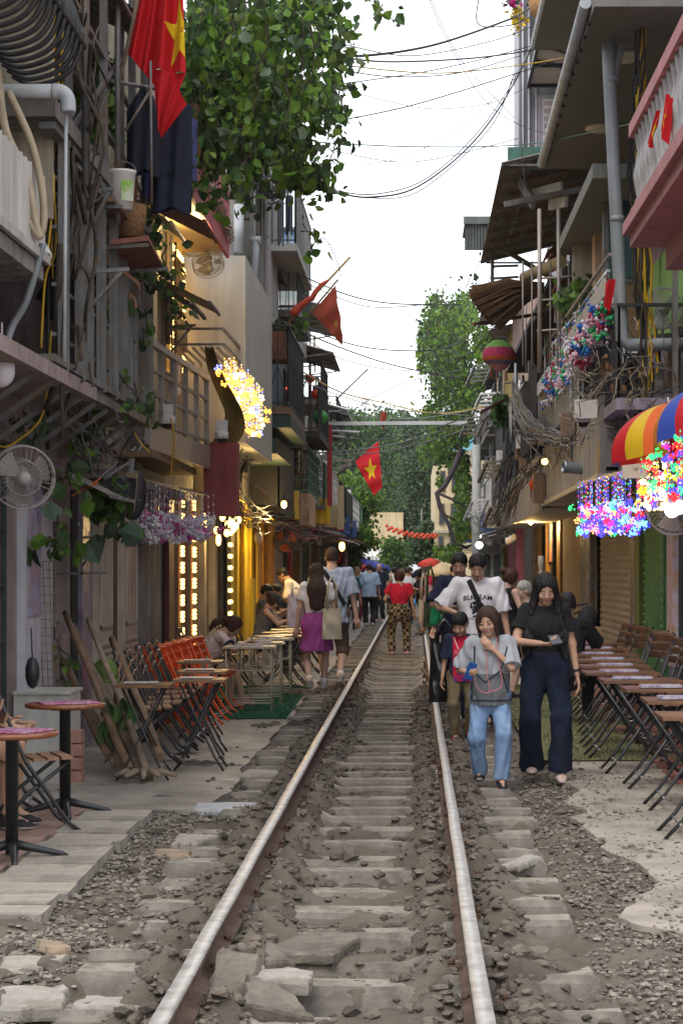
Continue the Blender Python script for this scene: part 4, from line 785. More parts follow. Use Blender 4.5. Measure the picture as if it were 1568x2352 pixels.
# ================================================================== FURNITURE AND HANGING THINGS
m_chairwood = M('chair_slat', (.25,.14,.08), r=.55, v=.3, s=8, bump=.15, c2=(.14,.075,.045))
m_tabwood = M('table_slat', (.19,.085,.033), r=.35, v=.35, s=6, bump=.15, c2=(.11,.055,.03))
m_orange = M('orange_lacquer', (.70,.085,.012), r=.4, v=.15, s=6)
m_iron = M('black_iron', (.017,.017,.019), r=.38, v=.3, s=20, spec=.5)
m_chrome = M('bare_steel', (.5,.5,.5), r=.3, m=.9)
def chair(label, group, slat, metal, hb=.84):
    t = thing('folding_chair', label, 'chair', (0,0,-10), group)
    b = MB()
    for k in range(5): b.box((0, -.15+k*.085, .45+.004*k), (.38, .068, .018))
    b.build('seat', slat, None).parent = t
    b = MB()
    for k in range(3): z = hb-.04-k*.085; y = -.235+(hb-z)*.52*.6; b.box((0, y-.008, z), (.40, .016, .07), (-.3,0,0))
    b.build('backrest', slat, None).parent = t
    for s in (-1, 1):
        b = MB(); b.tube([(s*.185,-.25,hb), (s*.185,-.06,.45), (s*.185,.20,.075), (s*.185,.30,.0)], .0125, 6); b.build('front_leg', metal, None).parent = t
        b = MB(); b.tube([(s*.16,.2,.44), (s*.16,-.05,.25), (s*.16,-.27,.0)], .0125, 6); b.build('rear_leg', metal, None).parent = t
    for y, z, w_ in ((.235,.05,.185), (-.235,.035,.16)): b = MB(); b.tube([(-w_,y,z),(w_,y,z)], .009, 5); b.build('stretcher', m_chrome if y > 0 else metal, None).parent = t
    return t
def xtable(label, group, top, metal, wx=.62, wy=.5, rim=None):
    t = thing('folding_table', label, 'table', (0,0,-10), group); b = MB(); n = 5
    for k in range(n): b.box((0, -wy/2+wy*(k+.5)/n, .715), (wx, wy/n-.008, .022))
    b.box((-wx*.3,0,.698),(.04,wy-.02,.012)); b.box((wx*.3,0,.698),(.04,wy-.02,.012)); b.build('tabletop', top, None).parent = t
    for s in (-1, 1):
        y = s*(wy/2-.05)
        for e in (-1, 1):
            q = MB(); yy = y-e*.013*s; q.tube([(e*wx*.36,yy,.70), (-e*wx*.30,yy,.11), (-e*wx*.47,yy,0)], .0125, 6); q.build('leg', metal, None).parent = t
    for e in (-1, 1): q = MB(); q.tube([(e*wx*.32,-wy/2+.05,.09),(e*wx*.32,wy/2-.05,.09)], .009, 5); q.build('stretcher', m_chrome, None).parent = t
    return t
ORD = ['nearest','second','third','fourth','fifth','sixth','seventh','eighth','ninth','tenth','eleventh','twelfth','thirteenth','fourteenth','fifteenth','sixteenth','seventeenth','eighteenth']
def use(proto, loc, rz, label, first):
    if first: proto.location = loc; proto.rotation_euler = (0,0,rz); proto['label'] = label; return proto
    return dup(proto, loc, rz, label)
m_menu = M('laminated_menu', (.40,.34,.46), r=.22, v=.5, s=40, c2=(.62,.6,.66), bump=0, spec=.6)
m_menu2 = M('pink_menu', (.55,.15,.33), r=.25, v=.4, s=30, c2=(.55,.5,.6), bump=0, spec=.6)
def menu(x, y, z, rz, label, mat=None, s=(.21,.3), n=1):
    b = MB()
    for k in range(n): b.box((x+.008*k, y+.01*k, z+.004+.009*k), (s[0], s[1], .006), (0,0,rz+.05*k))
    solo('menu_card', b, mat or m_menu, label, 'menu', 'menu cards on the cafe tables')
# right row of tables and chairs
pt = xtable('', 'slatted tables in the row on the right', m_tabwood, m_iron)
rt = [(12.0,1650,1510),(13.4,1615,1477),(14.7,1588,1430),(15.8,1568,1378),(16.9,1552,1332),(18.0,1535,1328),(19.2,1520,1322),(20.4,1508,1318),(21.8,1496,1310),(23.3,1484,1306)]
for k, (Y, y, x) in enumerate(rt):
    X = max(1.42, gx(x, Y)) + .31
    use(pt, (X, Y, .016 if Y > 16.6 else .012), RNG.uniform(-.03,.03), f'brown slatted table on black crossed legs, {ORD[k]} from the camera in the right-hand row', k == 0)
    if k not in (0,): menu(X-.04+RNG.uniform(-.05,.05), Y-.05, .745, PI/2+RNG.uniform(-.08,.08), f'glossy menu card on the {ORD[k]} slatted table of the right-hand row', n=2)
pc = chair('', 'slat chairs along the right wall', m_chairwood, m_iron, .92)
rc = [12.1,12.8,13.5,14.2,15.0,15.7,16.35,16.9,17.45,18.0,18.55,19.1,20.3,20.85,21.4,22.6,23.3,24.0]
for k, Y in enumerate(rc): use(pc, (2.36+RNG.uniform(-.04,.04), Y, .03), PI/2+.33+RNG.uniform(-.1,.1), f'brown slat folding chair facing the tables, {ORD[k]} from the camera along the right wall', k == 0)
lc = dup(pc, (1.88, 25.2, .016), PI*.6, 'light brown folding chair turned aside behind the woman in black')
# left: brown chairs, orange chairs, tables
k = 0
for (x, y, Y, rz) in ((303,1600,16.6,-1.4),(330,1585,17.2,-1.5),(352,1570,17.9,-1.45),(372,1560,18.7,-1.5),(388,1552,19.4,-1.5)):
    dup(pc, (gx(x, Y)+.1, Y, .0), rz, f'brown slat folding chair by the cream doors, {ORD[k]} in the group on the left'); k += 1
po = chair('', 'orange chairs on the left', m_orange, m_orange)
for k in range(7): use(po, (-2.34+.01*k, 19.6+k*.5, .006), -PI/2-.38+RNG.uniform(-.06,.06), f'bright orange slat folding chair by the bulb-lit door, {ORD[k]} in the orange row', k == 0)
for k, (Y, X) in enumerate(((26.6,-2.42),(27.3,-2.45),(28.6,-2.4),(29.4,-2.42))): dup(pc, (X, Y, .006), -PI/2+.1, f'brown folding chair in front of the yellow doors, {ORD[k]} of the four there')
for k, (Y, x0, x1) in enumerate(((15.4,275,392),(16.1,405,517),(17.4,418,515),(19.2,415,508))):
    dup(pt, ((gx(x0,Y)+gx(x1,Y))/2, Y, .0), .02, ['low wooden folding table beside the leaning poles on the left','front one of three close folding tables before the orange chairs','middle one of three close folding tables before the orange chairs','rear one of three close folding tables before the orange chairs'][k], 'wooden tables on the left', sc=(.68,.85,1))
    menu((gx(x0,Y)+gx(x1,Y))/2-.03, Y, .732, .1, ['faded menu sheet on the low wooden table by the poles','worn menu sheet on the front close table on the left','worn menu sheet on the middle close table on the left','worn menu sheet on the rear close table on the left'][k], M('grey_menu', (.42,.40,.42), r=.4, v=.3, s=25, c2=(.45,.3,.3)), (.26,.2))
m_cwm = M('cream_metal', (.50,.44,.33), r=.45, v=.12, s=6, streak=.15)
def wiretable(label):
    t = thing('metal_table', label, 'table', (0,0,-10), 'cream metal tables on the left'); b = MB()
    for i in range(6):
        for j in range(4): b.box((-.235+i*.094, -.19+j*.126, .725), (.084, .116, .012))
    b.bb(-.29,.29,-.255,.255,.708,.718); b.build('tabletop', m_cwm, None).parent = t
    for sx in (-1,1):
        for sy in (-1,1): q = MB(); q.tube([(sx*.25,sy*.22,.71),(sx*.25,sy*.22,0)], .011, 6); q.build('leg', m_cwm, None).parent = t
    for sy in (-1,1):
        q = MB(); q.tube([(-.25,sy*.22,.55),(-.25+.03,sy*.22,.48),(-.1,sy*.22,.46),(.1,sy*.22,.46),(.22,sy*.22,.48),(.25,sy*.22,.55)], .009, 5); q.tube([(-.08,sy*.22,.7),(-.08,sy*.22,.46)], .008, 5); q.tube([(.08,sy*.22,.7),(.08,sy*.22,.46)], .008, 5); q.build('apron', m_cwm, None).parent = t
        for j in range(2): q = MB(); q.tube([(-.25,sy*.22,.1+j*.06),(.25,sy*.22,.1+j*.06)], .008, 5); q.build('stretcher', m_cwm, None).parent = t
    return t
pw = wiretable('')
for k, (Y, X) in enumerate(((22.5,-1.85),(23.7,-1.83),(25.0,-1.8))):
    use(pw, (X, Y, .012), .02, ['cream wire-legged metal table nearest the camera on the green mat','cream wire-legged metal table under the seated young woman\'s arms','cream wire-legged metal table furthest back on the green mat'][k], k == 0)
    menu(X-.02, Y, .738, PI/2, ['purple menu cards stacked on the nearest cream metal table','purple menu cards on the middle cream metal table','dark menu card on the rearmost cream metal table'][k], n=3)
for k, (Y, X) in enumerate(((26.4,-1.8),(27.8,-1.8),(29.2,-1.78),(30.8,-1.75),(32.4,-1.75))):
    dup(pt, (X, Y, .0), .02, f'dark slatted folding table, {ORD[k]} of five beyond the green mat on the left', 'slatted tables further back on the left')
    menu(X+.05, Y, .735, PI/2, f'dark menu folder on the {ORD[k]} slatted table beyond the green mat')
# round pedestal tables at the left front
def round_table(x, Y, ztop, r, label):
    X = gx(x, Y); t = thing('pedestal_table', label, 'table', (X, Y, .0), 'round pedestal tables')
    b = MB(); b.lathe([(.02,ztop-.03),(r-.01,ztop-.03),(r,ztop-.02),(r,ztop-.005),(r-.008,ztop)], (X,Y,0), 40); b.build('tabletop', M('varnished_wood', (.22,.075,.03), r=.25, v=.3, s=5, bump=.05, spec=.6), t)
    b = MB(); b.lathe([(.036,.06),(.036,ztop-.05),(.1,ztop-.045),(.1,ztop-.03)], (X,Y,0), 14); b.build('pedestal', m_iron, t)
    for k in range(4):
        a = .25+k*PI/2; b = MB(); c, s = math.cos(a), math.sin(a); b.tube([(X+c*.02,Y+s*.02,.11),(X+c*.12,Y+s*.12,.085),(X+c*.27,Y+s*.27,.05),(X+c*.3,Y+s*.3,.03)], [.03,.024,.017,.016], 6); b.lathe([(.028,0),(.028,.012),(.01,.016),(.01,.04)], (X+c*.3,Y+s*.3,.0), 8); b.build('foot', m_iron, t)
    return X, t
X1, _ = round_table(150, 12.9, .745, .255, 'round varnished table on a black pedestal, near the white planter wall')
X2, _ = round_table(28, 10.9, .725, .25, 'round varnished table on a black pedestal at the left edge of the photo')
menu(X1+.02, 12.88, .747, .4, 'bright pink menu sheet on the round table by the white planter wall', m_menu2, (.36,.26)); menu(X2+.03, 10.88, .727, 1.2, 'pink picture menu on the round table at the left edge', m_menu2, (.3,.28))
dup(pc, (gx(62,12.0), 12.1, .01), -1.2, 'brown slat folding chair between the two round pedestal tables'); dup(pc, (gx(-30,13.2), 13.4, .01), -1.5, 'brown folding chair half cut off at the left edge beside the white planter wall')
# white planter wall block, brick, leaning tools
b = MB(); b.bb(-3.0, gx(160,15.0), 15.0, 15.5, 0, .67); b.bb(-3.0,gx(163,15.0),14.97,15.55,.67,.69); solo('planter_wall', b, M('chipped_white', (.50,.485,.45), r=.85, v=.12, s=3, bump=.4, c2=(.40,.37,.33), streak=.3), 'low chipped white wall block behind the round tables', 'low wall')
b = MB()
for k in range(4): b.bb(gx(165,15.1), gx(190,15.1), 15.05, 15.2, .0+k*.1, .09+k*.1)
solo('brick_stack', b, M('old_brick', (.30,.16,.12), r=.9, v=.3, s=12), 'small stack of old bricks at the end of the white block', 'brick stack')
tools = [((205,1425),(345,1790)),((150,1405),(300,1770)),((165,1435),(330,1780)),((185,1480),(300,1785)),((150,1520),(285,1775)),((255,1470),(370,1740)),((130,1530),(270,1760)),((120,1470),(250,1740))]
desc = ['tallest','dark','thick pale','slim','crooked','short forked','lower split','leftmost thin']
for k, ((xa,ya),(xb,yb)) in enumerate(tools):
    Ya, Yb = 16.6+.1*k, 15.2+.06*k; p, q = at(xa,ya,Ya), at(xb,yb,Yb); q.z = max(.02, q.z); b = MB()
    pts = [p.lerp(q, i/6)+Vector((RNG.uniform(-.012,.012),0,RNG.uniform(-.012,.012))) for i in range(7)]
    b.tube(pts, [.022+.004*(k%3)+.002*i for i in range(7)], 7); t = solo('wooden_pole', b, [m_rustwood, m_wood][k%2], f'{desc[k]} wooden tool pole leaning in the bundle beside the white block', 'wooden pole', 'old tool poles leaning in a bundle on the left')
for k in range(5):
    p = at(290+k*20,1785+RNG.uniform(-15,10),15.1); p.z = .05; b = MB(); a_ = k*.7+.3; c_, s_ = math.cos(a_), math.sin(a_); l_ = .09+.03*(k%3); b.tube([p+Vector((-l_*c_,-l_*s_,.0)), p+Vector((0,0,.03)), p+Vector((l_*c_,l_*s_,.0))], [.015,.03,.012], 6)
    solo('wooden_tool_head', b, m_rustwood, f'{["curved","stubby","split","dark","thin"][k]} wooden tool head on the ground at the foot of the leaning poles', 'tool head', 'tool heads below the leaning poles')
p = at(243,1538,16.4); b = MB(); b.lathe([(.1,-.09),(.104,-.02),(.09,.05),(.05,.085),(.003,.095)], p, 18); b.lathe([(.1,-.09),(.125,-.1),(.12,-.085),(.09,-.07)], p, 18); solo('green_helmet', b, M('olive_helmet', (.10,.16,.035), r=.8, v=.2, s=12), 'round olive green helmet hanging among the leaning poles', 'helmet')
p = at(268,1690,15.7); b = MB(); b.grid(lambda u, v: p+Vector(((u-.5)*.24+.04*math.sin(v*9), .05*math.sin(u*14), .27-.5*v+.03*math.sin(u*11))), 14, 10); solo('green_cloth', b, M('army_green_cloth', (.075,.085,.035), r=.95, v=.5, s=9, c2=(.05,.16,.03)), 'rumpled green cloth draped over the foot of the leaning poles', 'cloth')
p = at(75,1545,14.6); b = MB(); b.ball(p, .055, 8, (1,1,2.2)); b.tube([p+Vector((0,0,.1)), p+Vector((-.01,0,.33))], .006, 5); solo('black_duster', b, m_black, 'black bristle duster hung on the white pilaster', 'duster')
# wire mesh trellis
b = MB()
for k in range(4): b.tube([at(85+k*14,1290,15.9), at(100+k*12,1580,15.9)], .004, 4)
for k in range(16): b.tube([at(84+k*1.0,1290+k*19,15.88), at(128+k*.7,1290+k*19,15.88)], .003, 4)
solo('wire_trellis', b, m_rustwood, 'narrow rusty wire trellis on the wall beside the white pilaster', 'trellis')
# fans
def fan(c, r, d, label, blade, guard, pole=None, ring=26):
    d = Vector(d).normalized(); q = d.to_track_quat('Z','Y').to_matrix(); c = Vector(c); t = thing('electric_fan', label, 'fan', c)
    b = MB()
    for dz, rr in ((.0,r),(.05,r*.99),(-.05,r*.99),(.085,r*.55),(-.085,r*.55)): b.tube([c+q@Vector((rr*math.cos(2*PI*k/ring),rr*math.sin(2*PI*k/ring),dz)) for k in range(ring+1)], .006 if rr > r*.9 else .004, 5)
    for k in range(30):
        a = 2*PI*k/30; e = Vector((math.cos(a),math.sin(a),0))
        for s in (1,-1): b.tube([c+q@(e*r*.18+Vector((0,0,s*.1))), c+q@(e*r*.6+Vector((0,0,s*.083))), c+q@(e*r)], .0022, 3, False)
    b.build('guard', guard, t)
    for k in range(3):
        a = 2*PI*k/3+.4; b = MB(); b.grid(lambda u, v: c+q@(Matrix.Rotation(a+(v-.5)*1.1,3,'Z')@Vector((r*(.15+.72*u),0,(v-.5)*.07))), 5, 6); b.build('blade', blade, t)
    b = MB(); b.lathe([(.01,.115),(r*.2,.11),(r*.22,.09),(r*.22,-.06),(.07,-.1),(.06,-.2),(.02,-.22)], c, 14, q); b.build('motor', guard, t)
    if pole: b = MB(); b.tube([c-d*.16]+[Vector(p) for p in pole], .018, 6); b.build('bracket', guard, t)
    return t
wf = M('offwhite_plastic', (.40,.38,.355), r=.45, v=.08, s=4)
fan(at(52,1096,13.6), .215, (.35,-1,-.15), 'large off-white wall fan over the round tables at the left edge', M('pale_blade', (.24,.21,.19), r=.4), M('taupe_guard', (.27,.25,.23), r=.5), [(-3.0,13.9,2.35)])
fan(at(478,606,25.4), .2, (.25,-.6,-.8), 'white caged fan tilted down from the wall under the lit canopy', wf, wf, [at(430,588,25.6), at(420,580,25.6)])
dg = M('dark_guard', (.10,.10,.10), r=.5)
fan(at(656,1243,40.5), .245, (.2,-1,-.15), 'black fan with orange blades hanging under the mustard board', M('orange_blade', (.6,.14,.03), r=.4), dg, [at(657,1205,40.7)])
fan(at(690,1243,45), .25, (.45,-1,-.5), 'grey fan hanging behind the orange-bladed fan', M('grey_blade', (.25,.25,.26), r=.4), dg, [at(690,1210,45.2)])
fan(at(1128,1248,48), .28, (-.5,-.8,-.5), 'large dusty grey fan hanging on the right above the men walking', M('dusty_blade', (.17,.16,.15), r=.8), M('dusty_guard', (.20,.19,.18), r=.8), [at(1150,1225,48.2)])
fan(at(1158,1232,46), .2, (-.3,-1,-.2), 'small black fan behind the large dusty one on the right', m_black, dg, [at(1165,1200,46.2)])
fan(at(1520,708,21.5), .22, (-.2,-1,.05), 'white fan standing behind the black railing of the green balcony', wf, wf, [(2.66,21.6,4.0)])
fan(at(1545,1168,17.2), .23, (.1,-1,-.3), 'pale round fan under the striped umbrellas at the right edge', wf, M('pink_grey_guard', (.40,.36,.37), r=.5), [(2.6,17.5,2.3)])
# security cameras and boxes
def camera_dome(p, s, label, bullet=False):
    t = thing('security_camera', label, 'security camera', p); b = MB()
    if bullet: b.lathe([(.03,-.0),(.045,.01),(.045,.16),(.02,.17)], p, 12, Vector((-.3,.8,.45)).to_track_quat('Z','Y').to_matrix()); b.bar(p+Vector((-.04,.1,.06)), p+Vector((-.05,.15,.25)), .02); b.build('housing', m_white, t); b = MB(); b.ball(p, .034, 10, (1,.4,1)); b.build('lens', m_black, t)
    else:
        b.box(p+Vector((0,.05,.1)), (.1*s,.06*s,.13*s)); b.lathe([(.02,.05),(.08,.04),(.082,-.03),(.078,-.04)], p, 14); b.build('housing', m_white, t); b = MB(); b.ball(p+Vector((0,0,-.035)), .062, 12); b.build('lens', M('smoked_dome', (.02,.015,.02), r=.1), t)
camera_dome(at(106,590,13.6), 1, 'white bullet security camera under the corrugated panel at left', True)
camera_dome(at(509,1000,23.6), 1.3, 'white dome security camera in front of the brass ribbed drape'); camera_dome(at(1338,962,21.5), 1.2, 'dome security camera under the white junction box on the right')
camera_dome(at(385,965,20.5), 1.0, 'dark dome camera under the sequin-trimmed balcony railing'); camera_dome(at(1152,678,31), 1.1, 'small white camera fixed below the thatch roof'); camera_dome(at(700,1030,44), 1.2, 'white dome camera on the arm below the lanterns at left')
p = at(1344,940,21.4); b = MB(); b.box(p, (.24,.1,.2)); [b.lathe([(.012,0),(.012,.01)], p+Vector((sx*.1,-.05,sz*.08)), 6, Euler((PI/2,0,0)).to_matrix()) for sx in (-1,1) for sz in (-1,1)]; solo('junction_box', b, M('offwhite_box', (.52,.48,.42), r=.5, v=.06, bump=.02), 'off-white junction box in front of the tin parapet on the right', 'junction box')
p = at(1456,1072,17.2); b = MB(); b.box(p, (.21,.09,.2)); b.lathe([(.02,0),(.02,.012)], p+Vector((0,-.045,0)), 10, Euler((PI/2,0,0)).to_matrix()); solo('junction_box', b, M('offwhite_box'), 'square grey box with a black knob below the striped umbrella', 'junction box')
p = at(1316,1075,24.2); q = Vector((-1,-.25,.1)).to_track_quat('Z','Y').to_matrix(); b = MB(); b.lathe([(.06,-.22),(.07,-.2),(.07,.1),(.075,.14),(.06,.13),(.05,.0)], p, 18, q); solo('speaker', b, M('brushed_grey', (.25,.27,.29), r=.35, m=.5), 'brushed grey cylinder spotlight on the plank fascia on the right', 'speaker')  # grey cylinder loudspeaker body, gives no light
# pendant bulbs
m_cord = M('black_cord', (.015,.015,.015), r=.6)
def pendant(p, l, label, mat=None, r=.04, group='hanging light bulbs', shape=(1,1,1.35), sock=m_black):
    t = thing('hanging_bulb', label, 'light bulb', p, group); b = MB(); b.ball(p, r, 12, shape); b.build('bulb', mat or m_bulb, t); b = MB(); b.lathe([(r*.5,r*shape[2]*.85),(r*.5,r*shape[2]+.05),(.006,r*shape[2]+.06),(.006,l)], p, 8); b.build('cord', sock, t)
for k, (x, y) in enumerate(((511,1188),(498,1218),(521,1224),(523,1204),(533,1200),(542,1208),(536,1215),(526,1196),(548,1194))): pendant(at(x,y,26.5+.2*k), .3, f'glowing teardrop bulb under the grey upper box, {["highest","far left","lowest","inner left","upper middle","right","low middle","small middle","far right"][k]} of the cluster')
pendant(at(502,1240,26), .35, 'glowing tubular bulb below the teardrop cluster on the left', r=.035, shape=(1,1,2.3))
pendant(at(463,1104+100,24.6), .2, 'tilted glowing bulb beside the lilac flower curtain on the left', r=.04); pendant(at(593,1235,34), .3, 'unlit white lamp hanging before the yellow doors', m_white, .07, shape=(1,1,1.6))
pendant(at(1542,1172,16.4), .25, 'left of two large white globe bulbs at the right edge', m_bulbw, .062, shape=(1,1,1), sock=m_white); pendant(at(1557,1165,16.7), .25, 'right of two large white globe bulbs at the right edge', m_bulbw, .062, shape=(1,1,1), sock=m_white)
pendant(at(1098,1233,58), .3, 'upper bright white bulb before the utility pole on the right', m_bulbw, .09, shape=(1,1,1)); pendant(at(1100,1252,57), .3, 'lower bright white bulb before the utility pole on the right', m_bulbw, .11, shape=(1,1,1))
for k, x in enumerate((1165,1172,1179)): pendant(at(x,1242-4*k,44), .3, f'unlit pale lamp in the trio over the pink pillar, {["left","middle","right"][k]} one', m_white, .06, shape=(1,1,1.5))
pendant(at(1250,1060,29), .2, 'small warm spot lamp under the wire swag on the right', r=.05, shape=(1,1,1)); pendant(at(785,1255,58), .3, 'warm lamp with bright coil under the red sign on the left', r=.09, shape=(1,1,1.6)); pendant(at(5,850,12.6), .3, 'large white plastic lamp bulb at the left edge', M('unlit_plastic', (.60,.56,.62), r=.4, v=.05), .085, shape=(1,1,1.3), sock=wf)
p = at(455,512,23.3); b = MB(); b.lathe([(.02,.06),(.11,.055),(.13,.03),(.12,.0),(.003,-.012)], (p.x,p.y,5.595), 22); solo('ceiling_lamp', b, M('glow_disc', (1,.9,.7), e=(1,.75,.35), es=6, bump=0), 'round glowing ceiling lamp under the pink canopy at left', 'ceiling lamp')
lp = bpy.data.lights.new('canopy_lamp_light', 'POINT'); lp.energy = 30; lp.color = (1,.72,.32); lp.shadow_soft_size = .12; lo = bpy.data.objects.new('canopy_lamp_light', lp); COL.objects.link(lo); lo.location = (p.x+.02, p.y, 5.45)
for nm, loc, en in (('cafe_bulb_light', (-2.55,27.5,2.4), 45), ('amber_cafe_light', (2.4,41.5,2.45), 90), ('yellow_door_fill', (-2.25,34.5,2.55), 90)):  # the last is an added lamp that brightens the yellow doors
    lp = bpy.data.lights.new(nm, 'POINT'); lp.energy = en; lp.color = (1,.66,.25); lp.shadow_soft_size = .1; lo = bpy.data.objects.new(nm, lp); COL.objects.link(lo); lo.location = loc
pendant(Vector((2.4,41.5,2.6)), .2, 'warm bulb under the tan fascia lighting the amber doors', r=.06); pendant(Vector((-2.25,34.5,2.72)), .2, 'added warm bulb brightening the yellow folding doors', r=.05)  # second bulb is added where the lamp for the yellow doors hangs
# bead curtains with flower clusters
def curtain(name, label, cat, p0, p1, drop, n, cols, r, flowers, fr, seed, rail=True, step=.09, es=0, spread=.05, body=.5):
    R_ = random.Random(seed); p0, p1 = Vector(p0), Vector(p1); t = thing(name, label, cat, p0.lerp(p1,.5)); ax = (p1-p0).normalized(); nx = ax.cross(Vector((0,0,1))).normalized()
    if rail: b = MB(); b.bar(p0, p1, .035, .03); b.build('rail', m_chrome, t)
    s = MB(); B = [MB() for _ in cols]; W = [c[1] for c in cols]
    for k in range(n):
        q = p0.lerp(p1, (k+R_.random()*.6)/n)+nx*R_.uniform(-spread,spread); L = drop(k/n)*R_.uniform(.9,1.05); s.tube([q, q-Vector((0,0,L))], .0025, 3, False)
        z = R_.uniform(0,step)
        while z < L: i = R_.choices(range(len(cols)), W)[0]; B[i].ball(q-Vector((0,0,z)), r*R_.uniform(.7,1.2), 5); z += step*R_.uniform(.6,1.3)
    s.build('strings', M('clear_string', (.5,.48,.5), r=.4, bump=0), t)
    for k in range(flowers):
        u = R_.random(); q = p0.lerp(p1, u)-Vector((0,0,drop(u)*(body+(1.03-body)*R_.random())))+nx*R_.uniform(-spread*1.6,spread*1.6); i = R_.choices(range(len(cols)), W)[0]
        for j in range(16):
            d = Vector((R_.gauss(0,1),R_.gauss(0,1),R_.gauss(0,.7))).normalized(); B[i].ball(q+d*fr*R_.uniform(.4,1), r*R_.uniform(.9,1.5), 5)
    for (mt, _), b in zip(cols, B):
        if b.v: o = b.build('beads', mt, t); o['kind'] = 'stuff'
    return t
def glow(nm, c, es, base=None): return M('glow_'+nm, base or c, e=c, es=es, r=.3, bump=0)
lil = [(M('lilac_bead', (.68,.60,.74), r=.7, v=.12, bump=0, trans=.2),5),(M('magenta_bead', (.70,.13,.42), r=.6, v=.15, bump=0, trans=.2),2),(M('white_bead', (.78,.78,.80), r=.6, v=.08, bump=0, trans=.2),4)]
curtain('flower_curtain', 'lilac and pink flower bead curtain hung under the sequin-trimmed balcony', 'bead curtain', (gx(312,20.3),20.3,gz(1100,20.3)), (gx(476,23.6),23.6,gz(1136,23.6)), lambda u: .62-.12*u, 46, lil, .013, 170, .06, 5, spread=.12, body=.55)
gold = [(glow('gold',(1,.52,.10),1.0),6),(glow('pale',(1,.8,.5),1.4),3),(glow('blue',(.25,.3,1),1.4),1)]
curtain('light_curtain', 'dense golden glittering bead light curtain beside the brass drape', 'bead curtain', (-2.24,24.1,4.16), (-2.20,28.0,4.14), lambda u: .22+.55*math.sin(u*PI*.8), 90, gold, .0115, 90, .05, 6, spread=.10, step=.05, body=.2)
led = [(glow('blue2',(.05,.04,1),1.5),9),(glow('cyan',(.2,.65,1),1.1),3),(glow('magenta',(1,.03,.45),.8),3),(glow('white2',(.45,.5,1),1.0),2),(glow('red',(1,.02,.03),1.2),2),(glow('green',(.04,.8,.25),.9),2),(glow('amber',(1,.5,.15),1.1),2)]
curtain('light_curtain', 'multicoloured glowing flower light curtain above the roller shutter on the right', 'bead curtain', (1.87,22.6,2.575), (1.95,17.2,2.48), lambda u: .56, 66, led, .008, 120, .045, 7, spread=.07, step=.06, body=.48)
led2 = [(led[5][0],5),(glow('yellow',(1,.65,.02),1.0),3),(led[4][0],4),(led[2][0],1),(led[3][0],2),(led[0][0],4)]
curtain('light_curtain', 'bright green yellow and red light flowers below the striped umbrellas', 'bead curtain', (1.93,16.3,2.62), (2.12,14.2,2.66), lambda u: .50, 34, led2, .0075, 80, .042, 8, spread=.1, step=.06, body=.15)
rgb = [(M('fb_white', (.72,.66,.74), r=.7, v=.1, bump=0, trans=.25),5),(M('fb_pink', (.72,.42,.50), r=.7, v=.1, bump=0, trans=.25),3),(M('fb_red', (.50,.04,.10), r=.7, bump=0, trans=.25),2),(M('fb_blue', (.03,.16,.55), r=.7, bump=0, trans=.25),3),(M('fb_green', (.04,.45,.16), r=.7, bump=0, trans=.25),3)]
t = curtain('flower_curtain', 'long red white blue and green flower bead garland hung along the pole on the right', 'bead curtain', (2.0,29.4,4.85), (2.02,20.9,4.72), lambda u: .84-.2*u, 84, rgb, .018, 240, .08, 9, spread=.07, step=.09, body=.5)
b = MB(); b.tube([(2.0,29.6,5.0),(2.02,20.7,4.86)], .022, 6); solo('lighting_pole', b, M('pale_steel'), 'long horizontal pole wound with dead stems above the flower garland', 'pole')
curtain('light_curtain', 'slim strip of cream and orange lights between the cafe curtains on the right', 'bead curtain', (1.96,16.9,2.5), (2.02,16.4,2.52), lambda u: .42, 8, [(glow('cream',(1,.72,.4),1.3),3)], .013, 14, .045, 10, rail=False, body=.1)
# striped umbrellas
def umbrella(c, r, h, tilt, label, cols, n=16):
    t = thing('umbrella', label, 'umbrella', c); m = Euler(tilt).to_matrix(); c = Vector(c)
    for k in range(n):
        b = MB(); a0, a1 = 2*PI*k/n, 2*PI*(k+1)/n
        def F(u, v):
            a = a0+(a1-a0)*v; sag = 1-.05*math.sin(PI*((k+v)*8/n % 1))*u**3; rr = r*math.sin(u*PI/2*.98)*sag; return c+m@Vector((rr*math.cos(a), rr*math.sin(a), h*(math.cos(u*PI/2)**.9 if u < 1 else 0)))
        b.grid(F, 10, 3); b.build('canopy_panel', M('umb_'+cols[k % len(cols)][0], cols[k % len(cols)][1], r=.6, v=.06, s=3, bump=.05, trans=.35), t)
    b = MB(); b.tube([c+m@Vector((0,0,h+.05)), c+m@Vector((0,0,-.45))], .008, 6); b.build('shaft', m_chrome, t)
    b = MB()
    for k in range(8): a = 2*PI*k/8; b.tube([c+m@Vector((r*math.cos(a)*math.sin(u*PI/2), r*math.sin(a)*math.sin(u*PI/2), h*math.cos(u*PI/2)-.008)) for u in (0,.3,.6,.85,1)], .003, 4)
    b.build('ribs', m_black, t); return t
RB = [('red',(.60,.02,.03)),('yellow',(.72,.50,.02)),('orange',(.75,.13,.015)),('amber',(.75,.25,.015)),('blue',(.05,.10,.48)),('red',(.60,.02,.03)),('green',(.03,.2,.07)),('blue2',(.02,.14,.42))]
RB1 = RB[:4]+[RB[0],RB[4],RB[7],RB[5],RB[0],RB[1],RB[2],RB[3],RB[2],RB[0],RB[4],RB[5]]
umbrella(at(1555,1042,16.4), .56, .42, (.05,.16,3.3), 'open rainbow striped umbrella hung above the coloured lights, lower left one', RB1, 16)
umbrella(at(1650,1012,15.2), .52, .44, (-.05,.15,1.9), 'rainbow striped umbrella cut off by the right edge, above the other one', RB)
